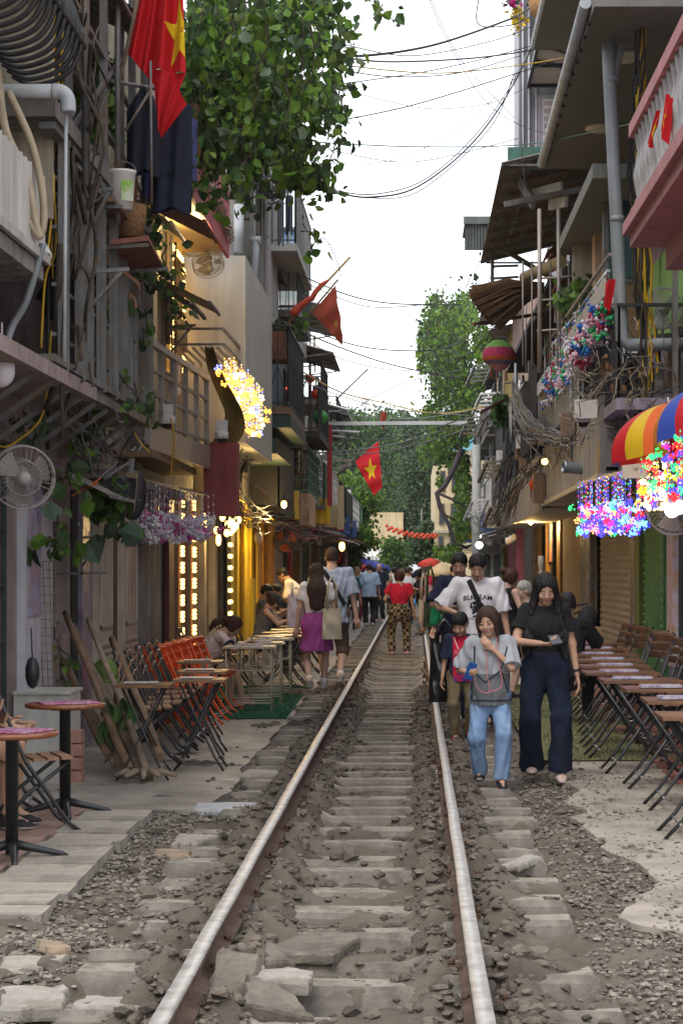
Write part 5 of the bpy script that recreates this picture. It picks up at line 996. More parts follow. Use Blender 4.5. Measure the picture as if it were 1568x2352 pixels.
# flags
m_flag = M('flag_red', (.58,.008,.014), r=.75, v=.08, s=3, bump=.05, trans=.3); m_star = M('flag_yellow', (.80,.58,.01), r=.75, v=.05, bump=.05, trans=.3)
m_oldflag = M('faded_red_cloth', (.36,.07,.04), r=.85, v=.2, s=4, trans=.3)
def flag(label, A, B, C, D, amp, nf, star=None, mat=None, smat=None, pole=None, folds=None, group=None, droop=0, sr=.3):
    """A hoist top, B hoist bottom, C fly bottom, D fly top"""
    A, B, C, D = map(Vector, (A,B,C,D)); nrm = (D-A).cross(B-A)
    nrm = nrm.normalized() if nrm.length > 1e-9 else Vector((0,1,0))
    def F(u, v):
        p = A.lerp(D, u).lerp(B.lerp(C, u), v); return p + nrm*amp*math.sin(u*nf*2*PI+v*1.7)*min(1, u*3+.15) + Vector((0,0,-droop*math.sin(PI*u)*(1-v)))
    t = thing('flag', label, 'flag', A, group); b = MB(); b.grid(F, 44, 16); b.build('cloth', mat or m_flag, t)
    if star:
        cu, cv, asp = star; b = MB()
        for sgn in (1,-1):
            P = []
            for k in range(10):
                a = -PI/2+k*PI/5; rr = sr if k % 2 == 0 else sr*.4; P.append((cu+rr*math.cos(a)*asp, cv+rr*math.sin(a)))
            for k in range(10):
                tri = [(cu,cv), P[k], P[(k+1)%10]]
                n = 5; idx = {}; vs = []
                for i in range(n+1):
                    for j in range(n+1-i):
                        x, y = [(tri[0][q]*(n-i-j)+tri[1][q]*i+tri[2][q]*j)/n for q in (0,1)]; idx[i,j] = len(vs); vs.append(F(x,y)+nrm*.006*sgn)
                fs = [(idx[i,j],idx[i+1,j],idx[i,j+1]) for i in range(n) for j in range(n-i)] + [(idx[i+1,j],idx[i+1,j+1],idx[i,j+1]) for i in range(n) for j in range(n-1-i)]
                b.add(vs, fs, True)
        b.build('star', smat or m_star, t)
    if pole: b = MB(); b.tube([Vector(p) for p in pole], [.018]*len(pole) if not isinstance(pole[0], float) else .018, 7); b.build('flagpole', m_rustwood, t)
    return t
t = thing('flag', 'big red flag with a large yellow star hanging in heavy folds at the top left', 'flag', at(330,-60,16.5)); b = MB()
def Fq(A, B, C, D, amp, nf, ph=0):
    A, B, C, D = map(Vector, (A,B,C,D)); return lambda u, v: A.lerp(D,u).lerp(B.lerp(C,u),v)+Vector((0,amp*math.sin(u*nf*2*PI+ph+v*1.3),0))
Fl = Fq(at(325,-70,16.5), at(290,118,16.5), at(356,198,16.45), at(388,-80,16.4), .05, 2.4); Fm = Fq(at(370,-80,16.35), at(350,160,16.4), at(428,170,16.2), at(420,-90,16.2), .07, 1.6, 1); Fd_ = Fq(at(350,160,16.4), at(364,300,16.32), at(372,317,16.3), at(428,170,16.2), .035, 1.4, 1+1.3); Fe = Fq(at(389,165,16.3), at(368,309,16.3), at(374,315,16.3), at(429,240,16.2), .02, 1.2, 2)
for F in (Fl, Fm, Fd_, Fe): b.grid(F, 30, 20)
b.build('cloth', m_flag, t); b = MB()
P = [(.84+(.55 if k % 2 == 0 else .23)*math.cos(-PI/2+k*PI/5), .66+(.34 if k % 2 == 0 else .145)*math.sin(-PI/2+k*PI/5)) for k in range(10)]
for k in range(10):
    tri = [(.84,.66), P[k], P[(k+1)%10]]; n = 4; ix = {}; vs_ = []
    for i in range(n+1):
        for j in range(n+1-i): x, y = [(tri[0][q]*(n-i-j)+tri[1][q]*i+tri[2][q]*j)/n for q in (0,1)]; ix[i,j] = len(vs_); vs_.append(Fm(min(x,1),y)+Vector((0,-.008,0)))
    b.add(vs_, [(ix[i,j],ix[i+1,j],ix[i,j+1]) for i in range(n) for j in range(n-i)]+[(ix[i+1,j],ix[i+1,j+1],ix[i,j+1]) for i in range(n) for j in range(n-1-i)], True)
b.build('star', m_star, t); b = MB(); b.tube([at(262,240,16.6), at(292,115,16.55), at(335,-90,16.5)], .018, 7); b.build('flagpole', m_rustwood, t)
flag('bright red flag with yellow star hanging over the street centre', at(869,1013,56), at(815,1060,56), at(858,1138,55.8), at(877,1118,55.7), .03, 2.2, (.46,.55,.8), pole=[at(800,1062,56.2), at(872,1012,56)], sr=.34)
flag('faded torn red flag hanging from a raised pole on the left', at(770,655,34), at(716,718,34), at(784,792,33.9), at(787,770,33.8), .05, 2.0, (.62,.45,.7), mat=m_oldflag, smat=M('faded_star', (.42,.27,.03), r=.8, trans=.3), pole=[at(672,765,34), at(776,642,34)], sr=.18)
b = MB(); a_, b_ = at(670,722,33), at(757,640,33); b.tube([a_.lerp(b_,k/10)+Vector((RNG.uniform(-.03,.03),0,RNG.uniform(-.04,.02))) for k in range(11)], [.07,.075,.06,.06,.05,.05,.045,.04,.035,.03,.02], 7); t = thing('rolled_flag', 'orange-red flag rolled round its bamboo pole above the black balcony on the left', 'flag', at(670,722,33)); b.build('cloth', M('orange_red_cloth', (.50,.065,.03), r=.85, v=.25, s=9, bump=.5), t); b = MB(); b.tube([at(650,755,33), at(804,590,33)], .022, 6); b.build('flagpole', M('bamboo_pole', (.36,.24,.10), r=.6, v=.25, s=20), t)
flag('small red cloth hanging from the wire across the street', at(874,945,50), at(872,962,50), at(880,990,50), at(889,948,50), .03, 1.2, mat=m_oldflag)
flag('narrow red pennant at the top of the flower garland pole on the right', at(1390,650,20.4), at(1386,690,20.4), at(1396,722,20.4), at(1408,640,20.3), .03, 1.2)
flag('small red flag with star on the pink balustrade, nearest the edge', at(1528,215,15.8), at(1516,300,15.9), at(1530,335,15.8), at(1545,225,15.7), .02, 1, (.5,.5,.8), sr=.3)
flag('small red and yellow flag at the middle of the pink balustrade', at(1505,255,16.8), at(1485,330,17), at(1500,345,16.9), at(1528,250,16.7), .02, 1.1, (.5,.5,.8), sr=.32)
flag('small red flag at the far corner of the pink balustrade', at(1480,415,18.8), at(1474,462,18.8), at(1486,452,18.7), at(1490,400,18.7), .015, 1, (.5,.3,.8), sr=.25)
flag('little red flag with star by the lamps on the left', at(770,1270,62), at(768,1295,62), at(783,1292,62), at(786,1268,62), .02, 1, (.5,.5,.8), sr=.28)
b = MB(); b.tube([at(770,920,46), at(845,847,46)], .02, 6); solo('bare_pole', b, m_steel, 'thin bare pole slanting up from the lantern balcony on the left', 'pole')
b = MB(); b.bar(at(742,973,50), at(1072,971,50), .07, .09); solo('overhead_beam', b, M('gantry_white', (.55,.56,.57), r=.5, v=.1), 'straight pale metal beam spanning the street high up', 'beam')
t = thing('street_bracket', 'grey triangular steel bracket holding the red flag', 'bracket', at(760,1065,56)); b = MB(); b.bar(at(735,1048,56), at(808,1060,56), .09); b.bar(at(735,1090,56), at(808,1064,56), .09); b.tube([at(740,1120,56.2), at(800,1068,56.2)], .05, 6); b.build('arm', m_steel, t)
for k, y in enumerate((988,1000)): b = MB(); b.tube([at(742,y,52), at(826-k*35,y+5,52)], .035, 6); solo('tube_light', b, m_white, f'{["long","short"][k]} white tube reaching out over the street beside the red post', 'tube light')
# lanterns
def lantern(p, r, label, mat, tass=True, sc=(1,1,.85), group=None):
    t = thing('lantern', label, 'lantern', p, group); b = MB(); b.ball(p, r, 14, sc); b.build('shade', mat, t); b = MB(); b.lathe([(r*.3,r*sc[2]*.95),(r*.3,r*sc[2]*1.1),(.006,r*sc[2]*1.12),(.006,r*sc[2]*1.6)], p, 8); b.build('cap', m_black, t)
    if tass: b = MB(); b.lathe([(.008,-r*sc[2]*1.0),(.012,-r*sc[2]*1.25),(r*.14,-r*sc[2]*1.8)], p, 8); b.build('tassel', mat, t)
lantern(at(1232,1113,31.5), .125, 'round orange-red paper lantern under the fascia on the right', M('orange_lantern', (.62,.07,.012), r=.6, v=.1, s=5, bump=.1, trans=.3), False, (1,1,.95))
mr = M('lantern_red', (.62,.085,.035), r=.6, v=.15, bump=0, trans=.4)
rr = random.Random(3)
for k in range(30):
    u = k/29; p = at(888+113*u, 1208+20*math.sin(u*2.0)+(0,7,3)[k%3], 100-4*u+.3*(k%2)); lantern(p, .088, 'small red-orange lantern in the long string hung across the far street', mr, False, (1,1,.95), 'string of red lanterns across the far street')
lantern(at(683,955,43), .14, 'tall magenta pink fabric lantern on the lantern balcony at left', M('magenta_cloth', (.68,.012,.12), r=.7, trans=.3, v=.2), True, (1,1,1.9)); lantern(at(690,1000,43.5), .2, 'fluffy orange pompom lantern at left', M('orange_pom', (.62,.11,.01), r=.9, v=.4, s=30, bump=.9, trans=.2), False, (1,.8,.55)); lantern(at(735,958,44), .17, 'green paper lantern at the end of the lantern balcony', M('green_lantern', (.10,.42,.10), r=.7, trans=.3), False, (1,1,.95)); lantern(at(725,905,44), .12, 'small orange lantern above the green one', M('orange_lantern'), False); lantern(at(664,915,43), .12, 'yellow cloth lantern at left balcony', M('yellow_cloth', (.62,.40,.015), r=.7, trans=.3), True); lantern(at(651,912,43), .09, 'blue cloth lantern beside the yellow one', M('blue_cloth', (.03,.16,.34), r=.7, trans=.3), True); lantern(at(662,892,42.5), .05, 'tiny glowing red lamp on the balcony corner at left', glow('redlamp',(1,.06,.03),4), False); lantern(at(604,1035,36), .1, 'cone of red cloth hanging before the yellow pillar', M('red_cloth', (.6,.015,.02), r=.8, trans=.2), False, (1,1,2.2)); lantern(at(712,870,44), .11, 'red paper lantern below the grey tarp', mr, True)
p = at(1145,820,36); t = thing('fabric_lantern', 'large patchwork fabric lantern with tassels hanging on the right under the thatch', 'lantern', p)
for k, (nm, c, z0_, z1_, r0, r1) in enumerate((('lime',(.12,.26,.04),.30,.16,.1,.26),('magenta',(.36,.03,.10),.16,.0,.26,.30),('rust',(.45,.09,.03),.0,-.07,.30,.26),('slate',(.10,.10,.22),-.07,-.14,.26,.19),('plum',(.35,.16,.22),-.14,-.27,.19,.03))): b = MB(); b.lathe([(r0,z0_),((r0+r1)/2+.015,(z0_+z1_)/2),(r1,z1_)], p, 8, caps=False); b.build('cloth_band', M('patch_'+nm, c, r=.8, v=.35, s=20, trans=.2), t)
for k in range(4): b = MB(); q = p+Vector((.09*(k-1.5),0,-.25)); b.tube([q, q-Vector((0,0,.12+.06*(k%2)))], [.012,.02], 6); b.build('tassel', M('patch_'+['rust','plum','lime','magenta'][k]), t)
# brass ribbed drape, red box
b = MB()
PC = smooth([Vector((470,490,0)), Vector((474,503,0)), Vector((487,519,0)), Vector((504,542,0)), Vector((517,560,0)), Vector((500,560,0)), Vector((478,532,0))], 6)
def Fd(u, v):
    f = v*(len(PC)-1); i = min(int(f), len(PC)-2); q = PC[i].lerp(PC[i+1], f-i); return at(q.x+(q.y-q.x)*u, 795+240*v, 24.4)+Vector((0,.12*math.sin(u*PI)+.014*math.sin(u*66),0))
b.grid(Fd, 60, 24); solo('ribbed_drape', b, M('brass_rib', (.20,.145,.045), r=.45, m=.4, v=.3, s=40, bump=.3), 'curving brass coloured ribbed drape hanging beside the golden light curtain', 'drape')
b = MB(); b.bb(-2.52,-2.12,23.95,24.3,2.28,3.12); b.bb(-2.5,-2.1,23.93,24.32,2.24,2.28); solo('red_sign_box', b, M('faded_red_box', (.30,.065,.065), r=.75, v=.2, s=2.5, streak=.35), 'faded red box sign hanging at left beside the lilac flower curtain', 'box sign')
t = thing('ornate_frame', 'light metal frame with trim above the golden light curtain', 'frame', (-2.4,25,4.4)); b = MB()
for zz in (4.33,4.52): b.bar((-2.95,24.3,zz), (-2.32,24.3,zz), .03); b.bar((-2.32,24.3,zz), (-2.22,28.6,zz-.08), .035)
for k in range(6): b.bar((-2.9+.1*k,24.4,4.3), (-2.85+.1*k,27,4.25), .025)
b.build('frame_bars', M('pale_steel'), t)
# bucket, planter, shelf things, clothes on the left balcony
p = at(280,437,16.2); t = thing('bucket', 'white plastic paint bucket standing on the board under the hanging clothes', 'bucket', p); b = MB(); b.lathe([(.088,-.165),(.112,.13),(.118,.135),(.118,.155),(.108,.155),(.105,.12),(.085,-.15)], p, 24); b.build('pail', M('white_plastic', (.62,.60,.58), r=.4, v=.08, s=4), t); b = MB(); b.tube([p+Vector((.118*math.cos(a),.118*math.sin(a)*.3-.1*0,.14+.1*math.sin(a))) for a in [PI*k/10 for k in range(11)]], .005, 5); b.build('handle', m_steel, t); b = MB(); b.grid(lambda u, v: p+Vector((.108*math.sin(.1+u*1.1), -.1085*math.cos(.1+u*1.1)-.002, -.1+.17*v)), 8, 1); b.build('paper_label', M('bucket_label', (.60,.58,.5), r=.5, v=.1, s=8, c2=(.2,.4,.05)), t)
p = at(300,505,16.6); b = MB(); b.lathe([(.1,-.15),(.13,.0),(.135,.12)], p, 16); solo('coir_planter', b, M('coir', (.20,.11,.045), r=.95, v=.5, s=40, bump=1), 'round brown coir planter under the white bucket', 'planter')
b = MB()
for k in range(9): b.tube([at(285+RNG.uniform(-6,6)+k*2,360+k*18,16.9), at(300+RNG.uniform(-8,14),400+k*14,16.9), at(305+RNG.uniform(-10,14),430+k*12,16.9)], .02, 5)
solo('dried_braid', b, M('dry_brown', (.22,.10,.045), r=.95, v=.4, s=20, bump=.8), 'dangling brown dried plant braid beside the bucket', 'dried braid')
p = at(232,500,16.4); b = MB(); b.ball(p, .075, 10, (.8,.7,1.3)); b.tube([p+Vector((0,0,.08)), p+Vector((-.01,0,.2))], [.02,.01], 6); solo('plastic_bag', b, M('milky_plastic', (.42,.45,.42), r=.3, v=.35, s=20, trans=.3), 'small knotted milky plastic bag hanging by the shelf board', 'plastic bag')
def garment(label, mat, x0, x1, y0, y1, Y, kind='jacket', amp=.03, legs=False):
    t = thing('hanging_garment', label, 'clothes', at((x0+x1)/2,y0,Y), 'clothes hung out on the left balcony')
    def F(u, v):
        s = 1 if kind != 'jacket' else (.25+.75*min(1, v*4)); x = (x0+x1)/2+((u-.5)*(x1-x0))*s; return at(x, y0+(y1-y0)*v+(0 if v < .9 else 6*math.sin(u*9)), Y)+Vector((0, amp*math.sin(u*14+v*2)-.1*math.sin(u*PI)*(1 if legs else 1), 0))
    b = MB(); b.grid(F, 24, 16); G = lambda u, v: F(u, v)+Vector((0,.13*math.sin(u*PI)+.01,0)); b.grid(G, 24, 16); b.build('fabric', mat, t)
    b = MB(); b.tube([at((x0+x1)/2,y0-14,Y), at((x0+x1)/2,y0,Y)], .004, 4); b.tube([at(x0+(x1-x0)*.2,y0+18,Y),at((x0+x1)/2,y0,Y),at(x1-(x1-x0)*.2,y0+18,Y)], .005, 4); b.build('hanger', m_steel, t)
nv = M('navy_cloth', (.010,.012,.022), r=.9, v=.3, s=6)
garment('black jacket on a hanger, leftmost of the washing', nv, 290, 372, 205, 400, 16.6); garment('dark navy trousers hanging lowest in the washing', M('dark_navy', (.012,.016,.035), r=.9, v=.3, s=6), 345, 440, 240, 485, 16.9, 'trouser'); garment('blue checked shirt in the middle of the washing', M('blue_check', (.11,.12,.33), r=.9, v=.3, s=60), 325, 375, 330, 450, 17.3); garment('tan trousers hanging at the right end of the washing', M('tan_cloth', (.24,.13,.06), r=.9, v=.2), 425, 462, 245, 355, 17.6, 'trouser'); garment('violet-blue checked sleeve hanging behind the navy trousers', M('blue_check'), 415, 452, 275, 410, 17.2, 'trouser'); garment('grey shirt drying on the upper balcony rail', M('grey_cloth', (.20,.21,.24), r=.9, v=.2), 637, 652, 460, 560, 30.5, 'trouser'); garment('dark blue shirt drying next to the grey one', M('slate_cloth', (.07,.08,.11), r=.9, v=.2), 655, 672, 450, 535, 30.5, 'trouser')
b = MB(); b.tube([at(250,185,16.3), at(475,225,18.2)], .018, 6); b.tube([at(288,300,16.2), at(345,210,16.2)], .012, 6); b.tube([at(346,140,16.15), at(349,470,16.2)], .011, 6); solo('drying_rack', b, m_steel, 'thin metal rack bars holding the washing on the left balcony', 'drying rack')
p = at(310,1140,18.6); b = MB(); b.ball(p, .15, 16, (.75,.3,1.55), Euler((0,.12,.3)).to_matrix()); solo('padded_backrest', b, M('black_vinyl', (.012,.011,.012), r=.5), 'black padded oval seat back hanging beside the lilac flower curtain', 'seat back')
p = at(262,1128,18); t = thing('loudspeaker', 'dark round loudspeaker hung under the left balcony among leaves', 'loudspeaker', p); q = Vector((.2,-1,-.3)).to_track_quat('Z','Y').to_matrix(); b = MB(); b.box(p+Vector((0,.12,0)), (.36,.2,.34), M4=Euler((.3,.1,.1)).to_matrix()); b.build('cabinet', m_black, t); b = MB(); b.lathe([(.16,.02),(.15,.05),(.1,.01),(.05,.0),(.045,.03),(.003,.04)], p, 22, q); b.build('cone', M('dark_rubber', (.03,.03,.035), r=.5), t)
b = MB(); b.tube([at(180,1130,15.8), at(225,1108,16.2)], .012, 6); b.tube([at(165,1140,15.8), at(232,1098,16.2)], .006, 5); solo('orange_tool', b, M('orange_plastic', (.45,.09,.01), r=.5, v=.2), 'orange plastic strip caught among the leaves under the left balcony', 'plastic strip')
b = MB()
for (a, c) in (((188,1200),(188,1320)),((130,1318),(245,1316)),((186,1235),(245,1232)),((240,1100),(300,1060)),((188,1120),(188,1200))): b.bar(at(*a,17.2), at(*c,17.2), .022)
solo('shelf_frame', b, m_steel, 'thin grey metal shelf frame under the left balcony by the plants', 'shelf frame')
b = MB(); b.tube([at(303,1052,18.9), at(285,1190,18.9)], .03, 8); solo('support_pole', b, m_pipe, 'slanting grey pole below the sequin-trimmed balcony', 'pole')
# poles, parasols, motorbike
b = MB(); b.lathe([(.14,-.1),(.12,5.2)], (1.78,58,0), 12); solo('utility_pole', b, M('pale_pole', (.42,.42,.40), r=.85, v=.15, streak=.3), 'pale concrete utility pole on the right behind the bright bulbs', 'utility pole')
b = MB(); b.lathe([(.1,-.1),(.09,3.2)], (gx(792,76),76,0), 10); solo('street_post', b, M('striped_post', (.48,.42,.40), r=.8, v=.3, s=3, c2=(.45,.10,.07)), 'red and white patched post on the left before the green shrub', 'post')
b = MB(); b.lathe([(.06,-.1),(.05,4.9)], (gx(968,110),110,0), 8); [b.bar((gx(966,110),110,1.4+k*.35),(gx(985,110),110,1.45+k*.35),.04) for k in range(9)]; solo('lattice_mast', b, m_steel, 'thin lattice mast standing in front of the far trees', 'mast')
t = thing('radio_mast', 'white antenna mast rising beyond the far trees', 'antenna mast', (gx(838,210),210,0)); b = MB(); b.tube([(gx(838,210),210,0),(gx(838,210),210,19.6)], .15, 8); b.build('mast', m_steel, t)
for k in range(3): q = MB(); q.box((gx(838,210)+(k-1)*.3,209.8,18.8), (.22,.15,2.0)); q.build('antenna', M('antenna_white', (.55,.55,.56), r=.6), t)
def parasol(p, r, mat, label, top=2.4):
    t = thing('parasol', label, 'parasol', (p.x,p.y,0)); b = MB(); b.lathe([(.02,top+r*.28),(r*.55,top+r*.12),(r,top-.08),(r,top-.22)], (p.x,p.y,0), 16, caps=False); b.build('canopy', mat, t); b = MB(); b.tube([(p.x,p.y,-.05),(p.x,p.y,top+r*.25)], .03, 6); b.build('pole', m_steel, t)
parasol(Vector((gx(800,82),82,0)), .85, M('parasol_red', (.60,.05,.03), r=.7, trans=.3), 'red cafe parasol at the left of the far street', 1.78); parasol(Vector((gx(832,86),86,0)), 1.2, M('parasol_blue', (.06,.08,.50), r=.7, trans=.3), 'blue cafe parasol beside the red one in the far street', 1.75); parasol(Vector((gx(988,80),80,0)), .5, M('parasol_red'), 'red parasol on the right of the far street near the conical hat', 1.9)
p = Vector((gx(957,62),62,0)); t = thing('motorbike', 'blue motorbike parked across the track far down the street', 'motorbike', p)
for dx in (-.6,.6):
    q = MB(); q.tube([p+Vector((dx+.27*math.cos(2*PI*k/18),0,.28+.27*math.sin(2*PI*k/18))) for k in range(19)], .05, 6); w_ = q.build('wheel', m_black, t); q = MB(); q.lathe([(.2,-.02),(.2,.02),(.04,.05)], p+Vector((dx,0,.28)), 12, Euler((PI/2,0,0)).to_matrix()); q.build('rim', m_chrome, w_)
b = MB(); b.tube([p+Vector((-.6,0,.3)), p+Vector((-.35,0,.85)), p+Vector((-.1,0,.5)), p+Vector((.3,0,.6)), p+Vector((.75,0,.75))], [.05,.12,.16,.16,.08], 8); b.build('body', M('scooter_blue', (.03,.20,.50), r=.3, v=.1), t); b = MB(); b.tube([p+Vector((-.05,0,.78)), p+Vector((.6,0,.84))], [.1,.12], 8); b.build('saddle', m_black, t); b = MB(); b.tube([p+Vector((-.42,-.3,1.0)), p+Vector((-.38,0,.92)), p+Vector((-.42,.3,1.0))], .02, 6); b.ball(p+Vector((-.5,0,.85)), .09, 8); b.build('handlebar', m_chrome, t)
# small cafe things
b = MB(); b.lathe([(.03,0),(.006,.012),(.006,.05),(.035,.07),(.042,.13),(.038,.18)], (-1.7,32.3,.74), 12); solo('drink_glass', b, M('lime_drink', (.28,.42,.02), r=.2, v=.2, trans=.4), 'stemmed glass of bright green drink on a left-hand table', 'drink')
b = MB(); b.lathe([(.12,0),(.15,.02),(.15,.03)], (-1.75,31.4,.74), 14); b.ball((-1.75,31.4,.77), .08, 8, (1,1,.4)); solo('food_plate', b, M('food_brown', (.42,.22,.08), r=.7, v=.5, s=25), 'plate of food on the table before the woman in the cap', 'plate')
b = MB(); b.box((1.98,23.3,.83), (.34,.2,.2), (0,0,.15)); solo('cardboard_box', b, M('kraft_box', (.34,.21,.09), r=.8, v=.15, s=5), 'small brown kraft box standing on a right-hand table', 'box')
p = Vector((2.12,24.6,.98)); t = thing('black_bag', 'black shoulder bag hanging on a chair back by the tan pillar', 'bag', p); b = MB(); b.ball(p, .16, 10, (.8,.6,1.1)); b.build('pouch', M('black_cloth', (.012,.012,.013), r=.8), t); b = MB(); b.tube([p+Vector((-.1,0,.1)), p+Vector((-.3,0,.02)), p+Vector((-.22,0,.16)), p+Vector((0,0,.2))], .012, 5); b.build('strap', M('black_cloth'), t)
b = MB(); b.lathe([(.04,0),(.05,.02),(.055,.1),(.035,.17),(.03,.2),(.05,.25),(.055,.42),(.03,.43)], (gx(1242,34),34,gz(1335,34)), 12); solo('glass_lantern', b, M('frosted_glass', (.45,.42,.36), r=.3, v=.1), 'frosted glass lamp hanging before the amber doors on the right', 'glass lamp')
b = MB(); [b.tube([at(1080+RNG.uniform(0,150)+k*.0, 655+RNG.uniform(0,30)+k*.2, 30.5+RNG.random()), at(1080+RNG.uniform(-8,30)+(k%4)*18, 690+RNG.uniform(0,70)-(k%4)*12, 29.2)], .009, 3, False) for k in range(10)]
t = thing('thatch_roof', 'shaggy brown thatch roof edge jutting out on the right', 'thatch', at(1160,690,30)); b = MB(); R_ = random.Random(9)
for k in range(900):
    u = R_.random(); v = R_.random(); a = at(1245-12*v+R_.uniform(-5,5), 655+20*v+R_.uniform(-6,6), 30+2*v); xe = 1078+60*u**1.4+R_.uniform(-5,12); e = at(xe, 665+90*u*(1-.05*v)+R_.uniform(-8,8), 29+R_.uniform(-.4,.6)+2*v*.4); m_ = a.lerp(e,.5)+Vector((0,0,.10*(1-u))); b.tube([a, m_, e], [.012,.012,.006], 3, False)
b.build('straw', M('straw_brown', (.25,.155,.08), r=.95, v=.3, s=10, island=.5, bump=0), t)['kind'] = 'stuff'
b = MB(); b.bar(at(1088,668,30), at(1245,672,31), .06); b.bar(at(1085,745,29.5), at(1245,720,31), .05); b.build('roof_beam', m_wood, t)
b = MB(); b.tube([at(1203,638,30), at(1290,600,29)], [.09,.09], 10); solo('rolled_mat', b, M('rolled_straw', (.40,.30,.15), r=.85, v=.2, s=20), 'rolled yellowish mat lying across the cage bars on the right', 'rolled mat')
b = MB(); b.lathe([(.1,0),(.2,.08),(.24,.24),(.22,.25)], at(1252,45,27), 16); solo('hanging_basket', b, M('wicker', (.28,.15,.06), r=.9, v=.3, s=40, bump=.8), 'woven wicker basket hanging at the top right', 'basket')
# ================================================================== PLANTS AND CABLES
def leafmat(nm, c, trans=.4, isl=.55): return M('leaf_'+nm, c, r=.5, v=.3, s=3, bump=0, island=isl, trans=trans, spec=.35)
m_lf = leafmat('dark', (.048,.10,.024), .45); m_lb = leafmat('bright', (.12,.24,.03), .5); m_lg = leafmat('greyish', (.06,.095,.045), .3); m_lfar = leafmat('far', (.10,.155,.075), .4, .6); m_lsun = leafmat('yellowgreen', (.15,.235,.035), .45)  # far leaves made lighter, distance haze put into their colour
m_stem = M('brown_stem', (.05,.036,.024), r=.9, v=.3, s=20, bump=.4)
def foliage(t, P, D, S, mat, seed, name='leaves', wid=.42):
    V, F = leaf_mesh(P, D, S, seed, wid); n = len(P); mi = None
    if isinstance(mat, list):
        q = np.random.default_rng(seed+1).integers(0, len(mat), n); mi = np.concatenate([q, q])
    o = raw_mesh(name, V, F, mat, loc=(0,0,0), mi=mi); o.parent = t; o.location = -parent_loc(t); return o
def vine(label, strands, Y, size, dens, mats, seed, cat='vine', name='climbing_vine', stem=.008, spread=.05, clouds=(), gravity=.8):
    """strands: lists of plate points at distance Y (or (x,y,Y)); leaves along them; clouds: (cx,cy,rx,ry,Y0,Y1,n)"""
    r = np.random.default_rng(seed); p0 = strands[0][0] if strands else clouds[0][:2]; t = thing(name, label, cat, at(p0[0], p0[1], (p0[2] if len(p0) > 2 else Y) if strands else clouds[0][4]))
    P, D, S = [], [], []; b = MB()
    for st in strands:
        pts = [at(q[0], q[1], q[2] if len(q) > 2 else Y) for q in st]; fine = []
        for a, c in zip(pts, pts[1:]):
            for k in range(5): fine.append(a.lerp(c, k/5)+Vector(r.normal(0, spread*.25, 3)))
        fine.append(pts[-1]); b.tube(fine, [stem*(1.2-.8*i/len(fine)) for i in range(len(fine))], 5)
        L = sum((c-a).length for a, c in zip(fine, fine[1:]))
        for k in range(int(L*dens)):
            i = r.integers(0, len(fine)-1); q = fine[i].lerp(fine[i+1], r.random()); P.append(np.array(q)+r.normal(0, spread, 3)); D.append(r.normal(0, .6, 3)+np.array([0,-.15,-gravity])); S.append(size*r.uniform(.4,1.45))
    for cx, cy, rx, ry, Y0, Y1, n in clouds:
        for k in range(n):
            while True:
                u = r.uniform(-1,1,3)
                if u@u < 1: break
            q = at(cx+rx*u[0], cy+ry*u[1], (Y0+Y1)/2+(Y1-Y0)/2*u[2]); P.append(np.array(q)); D.append(r.normal(0,.5,3)+np.array([0,-.1,-gravity])); S.append(size*r.uniform(.4,1.45))
    if b.v: b.build('stems', m_stem, t)
    foliage(t, P, D, S, mats, seed); return t
# big creeper hanging over the left roofs
rr = random.Random(21); S_ = []
for k in range(95):
    x = rr.uniform(425,790); y0 = rr.uniform(-120,250)-(abs(x-600)*.1); Y = rr.uniform(16.8,21.5); L = rr.uniform(120,330)
    lim = 470 if x < 560 else (420 if x < 660 else 455); ye = min(y0+L, lim-rr.uniform(0,110)); S_.append([(x,y0,Y),(x+rr.uniform(-14,14),(y0+ye)/2,Y),(x+rr.uniform(-25,20),ye,Y)])
for k in range(40):
    x = rr.uniform(430,600); y0 = rr.uniform(120,330); Y = rr.uniform(17,20); L = rr.uniform(80,200); S_.append([(x,y0,Y),(x+rr.uniform(-8,8),y0+L*.5,Y),(x+rr.uniform(-14,14),min(y0+L,470),Y)])
S_ += [[(775,120,19),(788,200,19),(776,280,19)],[(760,180,19),(770,260,19),(758,330,19)],[(745,300,19),(760,380,19),(765,445,19)],[(720,330,19.5),(738,400,19.5),(742,440,19.5)],[(690,300,19),(705,380,19),(700,430,19)],[(650,300,19),(660,370,19),(655,420,19)],[(780,60,19),(795,110,19),(790,170,19)],[(850,-20,19),(875,20,19),(890,42,19)]]
S_ += [[(800,-30,19),(845,0,19),(880,45,19)],[(780,40,19),(800,90,19),(828,132,19)],[(760,200,18.5),(775,260,18.5),(770,330,18.5)],[(700,420,20),(735,430,20),(766,440,20)],[(680,380,20),(720,410,20),(750,445,20)],[(440,330,17),(430,420,17),(440,490,17)],[(505,340,18),(515,420,18),(520,465,18)],[(700,520,20),(716,535,20),(722,556,20)],[(660,400,20),(700,440,20),(735,452,20)]]
vine('dense green creeper with pointed leaves hanging over the left-hand roofs against the sky', S_, 18, .10, 23, [m_lf, m_lf, m_lb, m_lb, m_lg, m_lsun], 31, cat='creeper', name='hanging_creeper', stem=.006, spread=.085,
     clouds=[(600,0,190,110,17,22,560),(480,120,60,170,17,21,560),(560,200,110,120,18,22,560),(660,160,110,120,18,22,260),(500,300,70,80,18,21,380),(620,320,100,60,18.5,21.5,420),(720,60,80,80,17.5,20,110),(735,230,45,70,18,20.5,90),(700,400,60,35,19,21,170)])
vine('leafy creeper running along the left balcony below the arm', [[(205,640),(260,655),(330,640),(400,690),(430,740)],[(250,640),(290,700),(330,735)],[(330,640),(370,620),(400,650)],[(340,700),(330,790)],[(300,650),(255,720)],[(370,640),(385,560),(350,500)]], 17.6, .09, 34, [m_lf, m_lb, m_lg], 32, spread=.07)
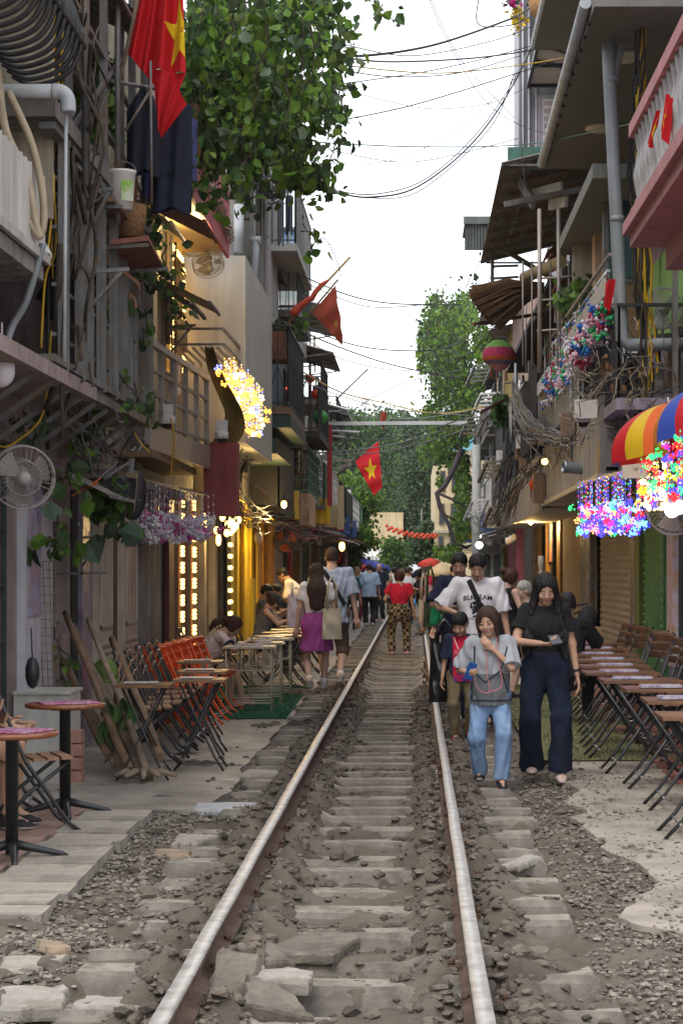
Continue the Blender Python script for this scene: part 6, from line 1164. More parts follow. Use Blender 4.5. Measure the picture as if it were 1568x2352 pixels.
vine('hanging green shoots over the pinkish slab at left', [[(270,860),(310,905),(345,950),(352,975)],[(240,880),(225,960),(210,1010)],[(205,930),(180,1000),(185,1060)],[(230,960),(200,1040)],[(310,880),(320,950)]], 16.6, .10, 26, [m_lf, m_lb, m_lg], 33, spread=.05)
vine('bushy potted plant between the steel posts at the upper left', [], 16.5, .095, 10, [m_lf, m_lb], 34, name='potted_plant', cat='plant', clouds=[(225,190,50,90,16.2,17.6,200),(205,330,30,60,16.5,17.5,90),(260,280,25,60,16.8,17.6,60)])
vine('small withered plant on the pinkish wall above the big fan', [[(60,950),(50,1010)],[(55,950),(100,960),(110,985)],[(70,960),(95,1030)],[(45,960),(30,1000)]], 14.7, .085, 30, [m_lg, m_lf], 35, name='wall_plant', cat='plant', spread=.03)
vine('feathery long-leaved plant below the left balcony beside the fan', [[(150,1100),(165,1060),(190,1050)],[(160,1110),(200,1130)],[(140,1110),(150,1160)],[(110,1240),(150,1250),(170,1275)],[(115,1235),(90,1260)],[(125,1230),(160,1210)]], 15.2, .12, 34, [m_lf, m_lg, m_lb], 36, name='potted_plant', cat='plant', spread=.04)
vine('spider plant with arching bright blades in the hanging box at left', [[(225,1180),(260,1120),(285,1170)],[(230,1180),(240,1130),(215,1140)],[(232,1180),(270,1150),(290,1220)]], 16.8, .11, 60, [m_lb, m_lf], 37, name='spider_plant', cat='plant', spread=.05)
t = thing('large_leaf_plant', 'plant with a few very large heart-shaped leaves by the cream doors', 'plant', at(235,1230,16.7)); foliage(t, [np.array(at(*q)) for q in ((222,1225,16.6),(275,1218,16.6),(205,1245,16.5),(240,1205,16.8),(118,1150,15.5))], [(.05,-.3,-.9),(.9,-.3,-.35),(.4,-.3,-.8),(.5,-.4,-.5),(.2,-.3,-1)], [.25,.22,.2,.16,.17], leafmat('bigleaf', (.075,.12,.075), .15, .3), 5, wid=.55); b = MB(); b.tube([at(190,1300,16.8), at(225,1240,16.7), at(275,1215,16.6)], .008, 5); b.build('stem', m_stem, t)
vine('thin climbing shoots with green leaves among the leaning poles', [[(120,1440),(140,1500),(160,1540)],[(135,1480),(175,1530)],[(130,1560),(160,1570)]], 15.2, .085, 16, [m_lb, m_lf], 38, spread=.03)
b = MB()
for k in range(14):
    x = RNG.uniform(120,240); y0 = RNG.uniform(-40,500); p = [at(x+RNG.uniform(-22,22), y0+j*RNG.uniform(60,110), 14.2+RNG.uniform(-.2,1.6)) for j in range(6)]; b.tube(smooth(p,4), RNG.uniform(.007,.018), 5)
b.tube([at(150,40,13.9), at(190,200,13.9), at(235,290,13.9), at(240,350,13.9), at(200,480,13.9)], .013, 6); b.tube([at(140,560,14), at(132,740,14.1), at(128,880,14.2), at(105,940,14.3)], [.03,.028,.026,.02], 6); b.tube([at(152,640,14.0), at(140,860,14.0), at(145,1010,14.0)], .014, 6)
solo('woody_stems', b, m_stem, 'tangle of thick woody creeper stems climbing the steel posts at left', 'creeper stems')
vine('small potted plants on the black balcony at left beside the flag poles', [[(690,760,33),(685,735,33)],[(694,760,33),(700,725,33)],[(640,760,33),(635,730,33)]], 33, .12, 30, [m_lb, m_lf], 39, name='potted_plant', cat='plant', spread=.06)
# right hand greenery
rr = random.Random(5); S_ = []
for k in range(34): x = rr.uniform(985,1085); y0 = rr.uniform(650,830)+(1040-x)*.2; Y = rr.uniform(60,76); S_.append([(x,y0,Y),(x+rr.uniform(-18,6),y0+rr.uniform(60,140),Y),(x+rr.uniform(-25,10),y0+rr.uniform(150,280),Y)])
vine('tall mass of hanging greenery covering the houses on the right', S_, 66, .13, 15, [m_lf, m_lsun, m_lg, m_lb], 40, cat='creeper', name='hanging_creeper', stem=.014, spread=.24, gravity=.4, clouds=[(1030,770,42,70,62,78,2600),(1065,720,35,50,60,72,900),(985,790,30,60,64,76,800),(975,830,20,30,64,76,250),(1000,730,30,40,64,74,500),(1012,870,26,70,66,78,1000),(1050,890,30,60,66,78,900),(1040,985,46,50,64,80,1900),(1005,1030,30,44,68,80,800),(998,690,20,22,64,70,110),(970,760,12,30,64,72,70),(1050,1060,30,30,66,78,700),(1068,900,22,120,62,70,1100),(990,960,26,40,68,80,500),(980,1040,22,40,72,84,350),(1108,800,22,60,54,60,500),(1095,900,20,50,56,62,350)])
vine('bright yellow-green creeper around the dark bent branch on the right', [[(1040,1080,70),(1060,1150,70)]], 70, .14, 10, [m_lsun, m_lb, m_lsun, m_lf], 41, cat='creeper', name='wall_creeper', spread=.2, gravity=.3, clouds=[(1062,1130,20,70,64,78,1000),(1055,1210,22,40,64,78,600),(1010,1015,30,36,66,80,500),(1030,1270,34,18,60,74,700),(1012,1110,12,20,70,78,80)])
b = MB(); b.tube([at(1060,1030,66), at(1045,1070,66), at(1022,1115,66), at(1002,1133,66), at(1010,1165,66), at(1030,1205,66), at(1045,1250,66), at(1075,1258,66)], [.10,.095,.085,.08,.075,.07,.06,.05], 7); b.tube([at(1004,1132,66), at(1040,1148,66), at(1070,1165,66)], [.06,.045,.03], 6); b.tube([at(1015,1180,66), at(1045,1195,66)], [.05,.03], 5); solo('bare_branch', b, M('dark_bark', (.07,.055,.06), r=.95, v=.3, s=6, bump=.6), 'thick dark branch bent like an elbow among the greenery on the right', 'branch')
vine('pink flowering creeper tips at the right of the far street', [], 80, .17, 5, [M('bougainvillea', (.60,.03,.30), r=.8, island=.4, trans=.3, bump=0), m_lb], 42, cat='creeper', name='flowering_creeper', clouds=[(1012,1262,8,8,78,82,40),(1000,1255,6,14,78,82,30)])
def tree(label, base, h, crown, n, size, mats, seed, tr=.25, clumps=60, spread=.5):
    """base point, crown = list of (dx,dz,rx,rz,ry); leaf clumps spread over the crown volume, limbs to the clumps"""
    r = np.random.default_rng(seed); t = thing('street_tree', label, 'tree', base); base = np.array(base); C = []
    w_ = np.array([c[2]*c[3] for c in crown]); w_ = w_/w_.sum()
    for k in range(clumps):
        dx, dz, rx, rz, ry = crown[r.choice(len(crown), p=w_)]; u = r.normal(size=3); u /= np.linalg.norm(u); u *= r.uniform(.35,1)**.5; C.append(base+np.array([dx+rx*u[0], ry*u[1], dz+rz*u[2]]))
    b = MB(); top = base+np.array([0,0,h]); pts = [Vector(base), Vector(base+np.array([.1,0,h*.5])), Vector(top)]; b.tube(pts, [tr,tr*.8,tr*.6], 9); b.build('trunk', M('tree_bark', (.10,.08,.065), r=.95, v=.3, s=3, bump=.7, bs=20), t)
    b = MB()
    for c in C[::2]: m_ = (top+c)/2+r.normal(0,.25,3); b.tube([Vector(top), Vector(m_), Vector(c)], [tr*.35,tr*.2,tr*.05], 5)
    b.build('branches', M('tree_bark'), t)
    P, D, S = [], [], []
    for k in range(n): c = C[r.integers(len(C))]; P.append(c+r.normal(0,spread,3)*np.array([1,1,.6])); D.append(r.normal(0,.8,3)+np.array([0,0,-.3])); S.append(size*r.uniform(.6,1.3))
    foliage(t, P, D, S, mats, seed, 'crown'); return t
Yt = 150; cr = lambda l, Y, bx: [((x-bx)/FD*Y, (VY-y)/FD*Y+CAMZ, rx/FD*Y, ry/FD*Y, rx/FD*Y) for x, y, rx, ry in l]
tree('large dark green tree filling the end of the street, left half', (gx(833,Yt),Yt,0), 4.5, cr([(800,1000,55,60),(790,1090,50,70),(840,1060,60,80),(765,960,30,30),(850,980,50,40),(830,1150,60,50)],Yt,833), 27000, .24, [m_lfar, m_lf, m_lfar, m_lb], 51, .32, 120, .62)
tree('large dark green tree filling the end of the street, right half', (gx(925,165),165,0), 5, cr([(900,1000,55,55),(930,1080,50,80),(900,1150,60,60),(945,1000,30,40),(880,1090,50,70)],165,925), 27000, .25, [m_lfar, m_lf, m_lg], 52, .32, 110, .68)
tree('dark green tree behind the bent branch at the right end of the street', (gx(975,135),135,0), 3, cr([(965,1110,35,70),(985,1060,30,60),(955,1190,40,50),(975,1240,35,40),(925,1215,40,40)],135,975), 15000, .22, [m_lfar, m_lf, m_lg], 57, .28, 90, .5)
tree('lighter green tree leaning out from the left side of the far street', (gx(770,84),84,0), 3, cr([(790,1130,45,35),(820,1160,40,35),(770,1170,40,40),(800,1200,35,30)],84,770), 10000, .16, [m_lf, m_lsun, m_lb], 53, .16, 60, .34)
tree('bright yellow-green shrub on the left behind the patched post', (gx(808,78),78,0), 1.2, cr([(805,1250,26,30),(830,1240,20,22),(800,1285,22,14),(812,1215,14,16)],78,808), 2600, .17, [m_lsun, m_lb], 54, .08, 40, .2)
tree('round light green street shrub in the middle of the far street', (gx(905,112),112,0), 1.4, cr([(905,1258,22,16),(912,1285,24,14)],112,905), 2200, .22, [m_lb, m_lf], 55, .08, 34, .26)
tree('dark green shrubs at the foot of the lattice mast', (gx(985,108),108,0), 1, cr([(985,1240,22,40),(970,1270,20,30)],108,985), 2200, .22, [m_lf, m_lg], 56, .08, 30, .3)
vine('light green creeper on the cage bars beside the flower garland', [[(1290,690,27),(1335,660,26)],[(1300,700,27),(1310,660,27),(1350,650,26)]], 27, .12, 40, [m_lb, m_lf], 43, spread=.09)
vine('dead brown leaves hanging in the stems on the right below the garland', [[(1370,850),(1395,830)],[(1420,890),(1455,860)]], 21, .14, 40, [M('dead_leaf', (.22,.11,.05), r=.95, island=.4, bump=0)], 44, name='dead_creeper', cat='creeper', spread=.05)
vine('dark green plants on the balcony above the black parapet on the right', [], 46, .14, 5, [m_lf], 45, cat='plant', name='balcony_plant', clouds=[(1148,940,20,38,44,48,330)])
vine('thin dry twigs sticking up above the thatch on the right', [[(1100,660,31),(1085,630,31),(1110,560,31)],[(1120,650,31),(1135,615,31)],[(1000,690,60),(1005,660,60)]], 31, .07, 16, [m_lg], 46, cat='twigs', name='dry_twigs', stem=.006, spread=.03)
t = thing('hanging_flowers', 'yellow and magenta artificial flowers at the top right beside the basket', 'flowers', at(1195,30,28)); r = np.random.default_rng(8); P = [np.array(at(1190+r.normal(0,8), 45+r.normal(0,14), 28)) for k in range(60)]; foliage(t, P, r.normal(size=(60,3)), r.uniform(.05,.1,60), [M('yellow_petal', (.6,.42,.02), r=.8, island=.3, bump=0)], 3, 'petals'); P = [np.array(at(1175+r.normal(0,8), 5+r.normal(0,6), 28)) for k in range(40)]; foliage(t, P, r.normal(size=(40,3)), r.uniform(.05,.1,40), [M('bougainvillea'), m_lf], 4, 'petals')
# ------------------------------------------------------------------ cables
m_cab = M('black_cable', (.018,.018,.02), r=.6, v=.3); m_ycab = M('yellow_cable', (.50,.30,.015), r=.55, v=.15); m_gcab = M('grey_cable', (.16,.16,.16), r=.6); m_tcab = M('thin_cable', (.07,.075,.08), r=.6); m_hose = M('beige_hose', (.36,.29,.20), r=.6, v=.15, s=8)
def cable(l, r, mat, label, cat='cable', name='cable'):
    b = MB(); b.tube(smooth([at(*q) for q in l]), r*1.35, 5); return solo(name, b, mat, label, cat)
for l, rad, mt, lab in (
 ([(760,118,20),(835,128,21),(1000,102,24),(1175,42,27),(1240,12,28),(1400,18,24),(1480,22,21)], .011, m_cab, 'thick black cable rising from the creeper to the top right roof'),
 ([(770,130,21),(900,142,24),(1100,132,27),(1250,108,28),(1400,60,24)], .008, m_cab, 'black cable crossing just below the thickest one near the top'),
 ([(770,148,22),(1000,168,25),(1190,150,28),(1330,125,26),(1460,88,22)], .006, m_ycab, 'yellowish thin cable sagging across the upper sky'),
 ([(790,192,24),(1000,160,26),(1195,112,28),(1420,40,24)], .005, m_cab, 'thin cable climbing to the right below the yellowish one'),
 ([(785,276,24),(960,238,26),(1195,165,28),(1300,128,27)], .006, m_cab, 'black cable slanting up from the creeper edge to the clad house'),
 ([(730,327,26),(950,337,27),(1190,333,27),(1390,297,22),(1480,275,20)], .006, M('green_cable', (.03,.10,.085), r=.5), 'dark green cable running almost level across the middle sky'),
 ([(770,442,28),(850,453,29),(960,428,30),(1090,322,31),(1190,172,32),(1275,-20,33)], .010, m_cab, 'heavy cable swinging low over the street then up the clad house'),
 ([(770,438,28),(860,446,29),(975,412,30),(1095,305,31),(1192,160,32),(1280,-40,33)], .007, m_gcab, 'grey cable running beside the heavy low-swinging one'),
 ([(980,-20,26),(1015,70,27),(1105,222,29),(1200,290,30),(1330,325,30)], .004, m_tcab, 'hair-thin wire falling steeply from the top of the sky'),
 ([(770,200,25),(900,235,27),(1000,250,28),(1120,238,29),(1200,205,30)], .004, m_tcab, 'faint thin wire drooping in the middle of the sky'),
 ([(740,375,30),(900,368,31),(1060,290,32),(1180,180,32)], .004, m_tcab, 'faint wire rising to the clad house above the heavy cable'),
 ([(725,555,36),(850,578,38),(960,580,40),(1110,545,36)], .004, m_tcab, 'faint wire hanging at the height of the torn flag'),
 ([(690,632,36),(800,678,38),(900,697,40),(1060,700,36)], .010, m_cab, 'black cable sagging from the left houses behind the flag poles'),
 ([(672,735,35),(780,783,40),(880,803,44),(1000,803,44),(1090,775,40)], .010, m_cab, 'black cable passing beneath the torn flag to the thatch roof'),
 ([(640,735,33),(760,790,42),(900,838,48),(1075,874,50)], .012, m_cab, 'cable dropping from the black balcony toward the right greenery'),
 ([(668,838,36),(780,900,44),(880,925,50),(1000,950,52),(1110,935,48)], .012, m_ycab, 'yellowish cable from the lantern balcony down to the right'),
 ([(745,1044,50),(860,1040,52),(960,1020,52),(1075,985,48)], .012, m_gcab, 'grey cable in the fan of wires above the big flag, lowest'),
 ([(745,1040,50),(880,1025,52),(980,1000,52),(1078,970,48)], .012, m_gcab, 'grey cable in the fan of wires above the big flag, middle'),
 ([(742,1000,50),(860,1010,52),(960,995,52),(1080,955,48)], .012, m_tcab, 'dark cable in the fan of wires above the big flag, highest'),
 ([(745,940,50),(840,958,52),(950,962,52),(1075,945,48)], .010, m_gcab, 'grey wire just above the metal beam'),
 ([(800,950,52),(880,900,52),(960,870,52),(1060,850,50)], .008, m_tcab, 'thin wire rising to the right above the small red cloth'),
 ([(1100,-10,27),(1098,56,27),(1172,58,27),(1215,40,27)], .006, m_cab, 'square-bent thin wire beside the hanging basket'),
 ([(1190,5,27),(1195,120,27),(1198,330,27),(1204,420,27)], .004, m_tcab, 'thin vertical wire in front of the clad house'),
 ([(1180,170,30),(1120,300,31),(960,440,32),(840,455,32)], .006, m_tcab, 'second faint cable doubling the heavy low-swinging one'),
 ([(1100,600,40),(1085,650,40),(1090,690,40)], .006, m_tcab, 'short twig-like wire above the thatch'),
 ([(780,160,22),(900,176,24),(1050,168,26),(1195,128,28)], .005, m_cab, 'black wire just under the yellowish one at the top'),
 ([(780,100,22),(950,128,25),(1150,88,27),(1260,40,27)], .005, m_tcab, 'thin wire sagging beside the thickest cable at the top'),
 ([(760,345,30),(950,372,31),(1190,318,32)], .005, m_tcab, 'thin wire hanging just below the dark green cable'),
 ([(700,650,36),(850,705,40),(1060,690,36)], .007, m_cab, 'second black cable a little below the one behind the flag poles'),
 ([(672,760,36),(800,830,42),(950,850,48),(1085,810,46)], .007, m_cab, 'black wire sagging between the torn flag and the greenery'),
 ([(660,860,38),(770,905,44),(900,940,50),(1080,955,50)], .008, m_gcab, 'grey wire starting at the lantern balcony'),
 ([(985,-10,27),(1060,140,29),(1180,270,31)], .004, m_tcab, 'thin wire beside the steep hair-thin one'),
 ([(720,560,24),(745,548,24),(770,590,24),(785,640,24)], .004, m_stem, 'bare drooping twig beside the last creeper leaves'),
): cable(l, rad, mt, lab)
for k, (l, rd, mt, lab) in enumerate((
 ([(128,-30,14),(122,200,14),(110,330,14),(124,420,14),(108,600,14)], .006, m_ycab, 'yellow cable looping down the left posts, outer one'),
 ([(150,-20,14.1),(138,160,14.1),(120,330,14.1),(130,560,14.1),(105,640,14.1),(95,800,14.1)], .007, m_ycab, 'yellow cable running down the left posts, inner one'),
 ([(140,-20,14.2),(143,220,14.2),(118,420,14.2),(122,640,14.2)], .005, m_ycab, 'yellow cable crossing the two others at left'),
 ([(118,760,14.4),(110,860,14.4),(95,960,14.4),(30,1020,14.4),(0,1025,14.2)], .006, m_ycab, 'yellow wire curving over the pinkish wall to the big fan'),
 ([(-5,160,13),(15,300,13),(60,400,13),(85,520,13),(92,545,13),(60,500,13)], .020, m_hose, 'beige hose looping in front of the corrugated panel, left one'),
 ([(0,240,13),(30,380,13),(55,460,13),(58,540,13)], .019, m_hose, 'beige hose hanging straight before the corrugated panel'),
 ([(20,210,13.1),(70,320,13.1),(95,420,13.1),(102,500,13.1),(92,540,13.1),(75,500,13.1),(68,420,13.1)], .020, m_hose, 'beige hose forming a long loop, right one'),
 ([(100,560,13.2),(62,690,13.2),(25,760,13.2),(0,870,13)], .02, m_pipe, 'grey rod slanting under the bullet camera'),
 ([(330,890,17),(300,960,18),(318,1010,18),(345,1040,18)], .005, m_ycab, 'short yellow wire hanging before the lattice balcony'),
 ([(392,960,20.2),(400,1010,20.2),(392,1090,20.4)], .007, m_ycab, 'yellow cable hanging down from the sequin balcony'),
)): cable(l, rd, mt, lab)
def bundle(label, path, n, spread, rad, mats, seed, wig=.03, cat='cable bundle'):
    R_ = random.Random(seed); t = thing('cable_bundle', label, cat, at(*path[0])); B = [MB() for _ in mats]
    for k in range(n):
        i = R_.randrange(len(mats)); off = Vector((R_.gauss(0,spread), R_.gauss(0,spread), R_.gauss(0,spread))); a, e = 0, len(path)
        pts = smooth([at(*q)+off*(.5+R_.random())+Vector((R_.gauss(0,wig),R_.gauss(0,wig),R_.gauss(0,wig))) for q in path], 6)
        m_ = len(pts); s0 = R_.randrange(0, m_//4); s1 = m_-R_.randrange(0, m_//4); B[i].tube([p+Vector((R_.gauss(0,wig*.3),R_.gauss(0,wig*.3),R_.gauss(0,wig*.3))) for p in pts[s0:s1]], rad*R_.uniform(.7,1.4), 4, False)
    for b, mt in zip(B, mats):
        if b.v: b.build('strands', mt, t)['kind'] = 'stuff'
    return t
m_dry = M('dry_stem', (.21,.17,.12), r=.9, v=.3, s=15)
bundle('thick sagging tangle of dry stems and old wires slung along the right-hand fronts', [(1182,880,36),(1192,945,34),(1225,985,31),(1275,1005,28),(1330,1015,25.5),(1385,1008,23),(1440,985,21)], 60, .045, .006, [m_dry, m_dry, m_tcab, m_gcab], 1, .05)
bundle('loose ends and dry strands trailing from the sagging tangle on the right', [(1250,985,29),(1290,1040,28),(1320,1050,27),(1345,1020,26),(1380,1050,25),(1395,1075,24)], 22, .09, .004, [m_dry, m_tcab], 2, .12)
bundle('tangled dry creeper stems hanging under the flower garland on the right', [(1300,840,24),(1360,900,23),(1400,930,22),(1440,880,21),(1480,850,20),(1475,950,20)], 24, .2, .005, [m_dry, m_dry, m_tcab], 3, .12, 'creeper stems')
bundle('vertical bundle of black and yellow cables beside the big drainpipe', [(1478,-30,20),(1470,150,20),(1462,330,20.3),(1470,520,20.5),(1475,700,20.5),(1478,860,20.5),(1470,1000,20.5)], 26, .035, .009, [m_cab, m_cab, m_ycab, m_stem], 4, .03)
bundle('jumble of dark cables before the black parapet on the right', [(1185,960,40),(1165,1080,42),(1140,1180,46),(1100,1210,52),(1075,1180,56)], 14, .06, .008, [m_cab, m_tcab, m_gcab], 5, .1)
bundle('arch of dark cables and sticks above the orange lantern on the right', [(1160,1190,36),(1190,1120,34),(1225,1075,32.5),(1260,1050,31.5)], 16, .04, .008, [m_cab, m_dry, m_gcab], 6, .05)
bundle('coil of grey cables hanging on the left houses above the black balcony', [(595,420,30),(625,440,31),(655,420,32),(668,370,32),(660,330,33)], 24, .06, .012, [m_cab, m_gcab], 7, .05)
bundle('loose wires under the grey upper box at left', [(545,1030,27),(530,1090,28),(540,1150,28),(575,1180,31),(620,1190,36),(690,1200,42)], 20, .06, .008, [m_cab, m_gcab, m_ycab], 8, .08)
bundle('wires and straps under the small shop signs on the left', [(640,1210,42),(690,1225,46),(740,1215,52),(770,1230,60)], 26, .1, .012, [m_cab, m_gcab, m_red], 9, .1)
bundle('wires dangling below the left balcony floor', [(150,900,15.5),(200,985,16.5),(230,1050,17.5),(300,1065,19)], 18, .09, .006, [m_cab, m_stem, m_gcab], 10, .09)
b = MB(); b.tube(smooth([at(1383,1010,22), at(1380,1050,22), at(1390,1090,22), at(1398,1120,22)]), .012, 5); b.tube(smooth([at(1376,1000,22), at(1372,1060,22), at(1375,1130,22)]), .008, 5); solo('yellow_cable', b, m_ycab, 'bright yellow cable dropping to the coloured light curtain on the right', 'cable')
# ================================================================== PEOPLE (distance fields -> one smooth surface per body or garment)
class SDF:
    def __init__(s, lo, hi, h):
        s.lo = np.array(lo, float); s.h = h; s.n = np.ceil((np.array(hi)-s.lo)/h).astype(int)+1; s.D = np.full(s.n, .25, np.float32)
    def sub(s, lo, hi):
        a = np.clip(np.floor((lo-s.lo)/s.h).astype(int), 0, s.n-1); b = np.clip(np.ceil((hi-s.lo)/s.h).astype(int)+1, 1, s.n)
        if (b <= a).any(): return None
        sl = tuple(slice(i, j) for i, j in zip(a, b)); ax = [s.lo[i]+s.h*np.arange(a[i], b[i]) for i in range(3)]
        return sl, np.stack(np.meshgrid(*ax, indexing='ij'), -1)
    def put(s, sl, d, k, neg=False):
        o = s.D[sl]
        if neg:
            d = -d; h = np.maximum(k-np.abs(o-d), 0)/max(k,1e-6); s.D[sl] = np.maximum(o, d)+h*h*k/4
        else: h = np.maximum(k-np.abs(o-d), 0)/max(k,1e-6); s.D[sl] = np.minimum(o, d)-h*h*k/4
    def cone(s, a, b, ra, rb, k=.02, fl=None, cut=False, neg=False, cuta=False):
        a, b = np.array(a, float), np.array(b, float); m = max(ra, rb)+k+.03; q = s.sub(np.minimum(a,b)-m, np.maximum(a,b)+m)
        if q is None: return
        sl, P = q; ab = b-a; L2 = ab@ab+1e-9
        t = np.clip(((P-a)@ab)/L2, 0, 1); V = P-(a+t[...,None]*ab)
        if fl is not None:
            f, g = np.array(fl[0], float), fl[1]; f = f/np.linalg.norm(f); V = V+(V@f)[...,None]*f*(1/g-1)
        d = np.linalg.norm(V, axis=-1)-(ra+t*(rb-ra))
        if fl is not None: d = d*min(1, fl[1]*1.15)
        if cut: d = np.maximum(d, (P-b)@(ab/math.sqrt(L2)))
        if cuta: d = np.maximum(d, (a-P)@(ab/math.sqrt(L2)))
        s.put(sl, d.astype(np.float32), k, neg)
    def ell(s, c, r, R3=None, k=.02, neg=False):
        c = np.array(c, float); r = np.array(r, float); m = r.max()+k+.03; q = s.sub(c-m, c+m)
        if q is None: return
        sl, P = q; V = P-c
        if R3 is not None: V = V@np.array(R3)
        k0 = np.linalg.norm(V/r, axis=-1); k1 = np.linalg.norm(V/(r*r), axis=-1)+1e-6; s.put(sl, (k0*(k0-1)/k1).astype(np.float32), k, neg)
    def wrinkle(s, amp, f=1.0, seed=0):
        q = s.sub(s.lo, s.lo+s.h*s.n); P = q[1]; x, y, z = P[...,0]*f, P[...,1]*f, P[...,2]*f
        s.D += (amp*(np.sin(21*z+9*np.sin(11*x+seed)+7*y)*.5+np.sin(33*z-17*x+12*np.sin(9*y+seed))*.35+np.sin(47*x+23*y+11*z+seed)*.25)).astype(np.float32)
    def mesh(s, name, mat, parent=None, mf=None):
        D = s.D; n = np.array(D.shape); S = D < 0; cnt = np.zeros(n-1, np.float32); acc = np.zeros((*(n-1), 3), np.float32)
        idx = np.arange(8); off = [((i>>2)&1, (i>>1)&1, i&1) for i in idx]
        C = lambda o: D[o[0]:n[0]-1+o[0], o[1]:n[1]-1+o[1], o[2]:n[2]-1+o[2]]
        for i in range(8):
            for ax in range(3):
                o = off[i]
                if o[ax]: continue
                o2 = list(o); o2[ax] = 1; a, b = C(o), C(o2); x = (a < 0) != (b < 0)
                if not x.any(): continue
                t = np.where(x, a/np.where(x, a-b, 1), 0); cnt += x
                for q in range(3): acc[..., q] += np.where(x, (o[q]+(t if q == ax else 0)), 0)
        act = cnt > 0; ids = np.full(act.shape, -1, np.int64); ids[act] = np.arange(act.sum())
        cell = np.argwhere(act); V = s.lo+s.h*(cell+acc[act]/cnt[act][:,None]); F = []
        for ax in range(3):
            u, v = (ax+1)%3, (ax+2)%3; sl0 = [slice(None)]*3; sl1 = [slice(None)]*3; sl0[ax] = slice(0, n[ax]-1); sl1[ax] = slice(1, n[ax])
            A, B = S[tuple(sl0)], S[tuple(sl1)]; e = np.argwhere(A != B); e = e[(e[:,u] > 0) & (e[:,v] > 0) & (e[:,u] < n[u]-1) & (e[:,v] < n[v]-1)]
            if not len(e): continue
            du = np.zeros(3, int); du[u] = 1; dv = np.zeros(3, int); dv[v] = 1
            g = lambda p: ids[p[:,0], p[:,1], p[:,2]]
            q = np.stack([g(e-du-dv), g(e-dv), g(e), g(e-du)], 1); inside = A[e[:,0], e[:,1], e[:,2]]; q[~inside] = q[~inside][:, ::-1]; F.append(q)
        F = np.concatenate(F); F = F[(F >= 0).all(1)]
        # relax a little
        for _ in range(2):
            sm = np.zeros_like(V); ct = np.zeros(len(V))
            for a in range(4): np.add.at(sm, F[:,a], V[F[:,(a+1)%4]]+V[F[:,(a+3)%4]]); np.add.at(ct, F[:,a], 2)
            V = V*.5+.5*sm/np.maximum(ct,1)[:,None]
        mi = None
        if mf: mi = mf(V[F].mean(1))
        o = raw_mesh(name, V, F, mat, smooth=True, mi=mi)
        if parent: o.parent = parent
        return o
def ik(a, t, l1, l2, pole):
    a, t = Vector(a), Vector(t); d = t-a; L = min(d.length, (l1+l2)*.998); d.normalize(); t = a+d*L
    x = (l1*l1-l2*l2+L*L)/(2*L); h = math.sqrt(max(0, l1*l1-x*x)); p = Vector(pole); p = (p-d*p.dot(d)); p.normalize(); return a+d*x+p*h, t
SK = {'a': M('skin_warm', (.44,.26,.175), r=.5, v=.1, s=9, bump=.08, bs=160, spec=.35), 'b': M('skin_fair', (.52,.33,.26), r=.5, v=.1, s=9, bump=.08, bs=160, spec=.35), 'c': M('skin_tan', (.34,.19,.12), r=.5, v=.1, s=9, bump=.08, bs=160, spec=.35)}
def hairmat(nm, c): return M('hair_'+nm, c, r=.5, v=.4, s=40, bump=.5, bs=120, spec=.25)
HB, HBR, HG, HBL, HRB = hairmat('black', (.010,.008,.008)), hairmat('brown', (.035,.018,.012)), hairmat('grey', (.30,.29,.28)), hairmat('blonde', (.30,.19,.10)), hairmat('redbrown', (.05,.018,.012))
m_eyew = M('eye_white', (.40,.36,.33), r=.3, bump=0); m_eyed = M('eye_dark', (.012,.008,.006), r=.2, bump=0); m_lip = M('lip', (.38,.12,.10), r=.5, bump=0); m_brow = M('eyebrow', (.02,.014,.012), r=.9, bump=0)
def cloth(nm, c, **k): k.setdefault('bump', .35); return M('cloth_'+nm, c, r=.9, v=k.pop('v', .14), s=k.pop('s', 7), bs=k.pop('bs', 190), spec=.25, **k)
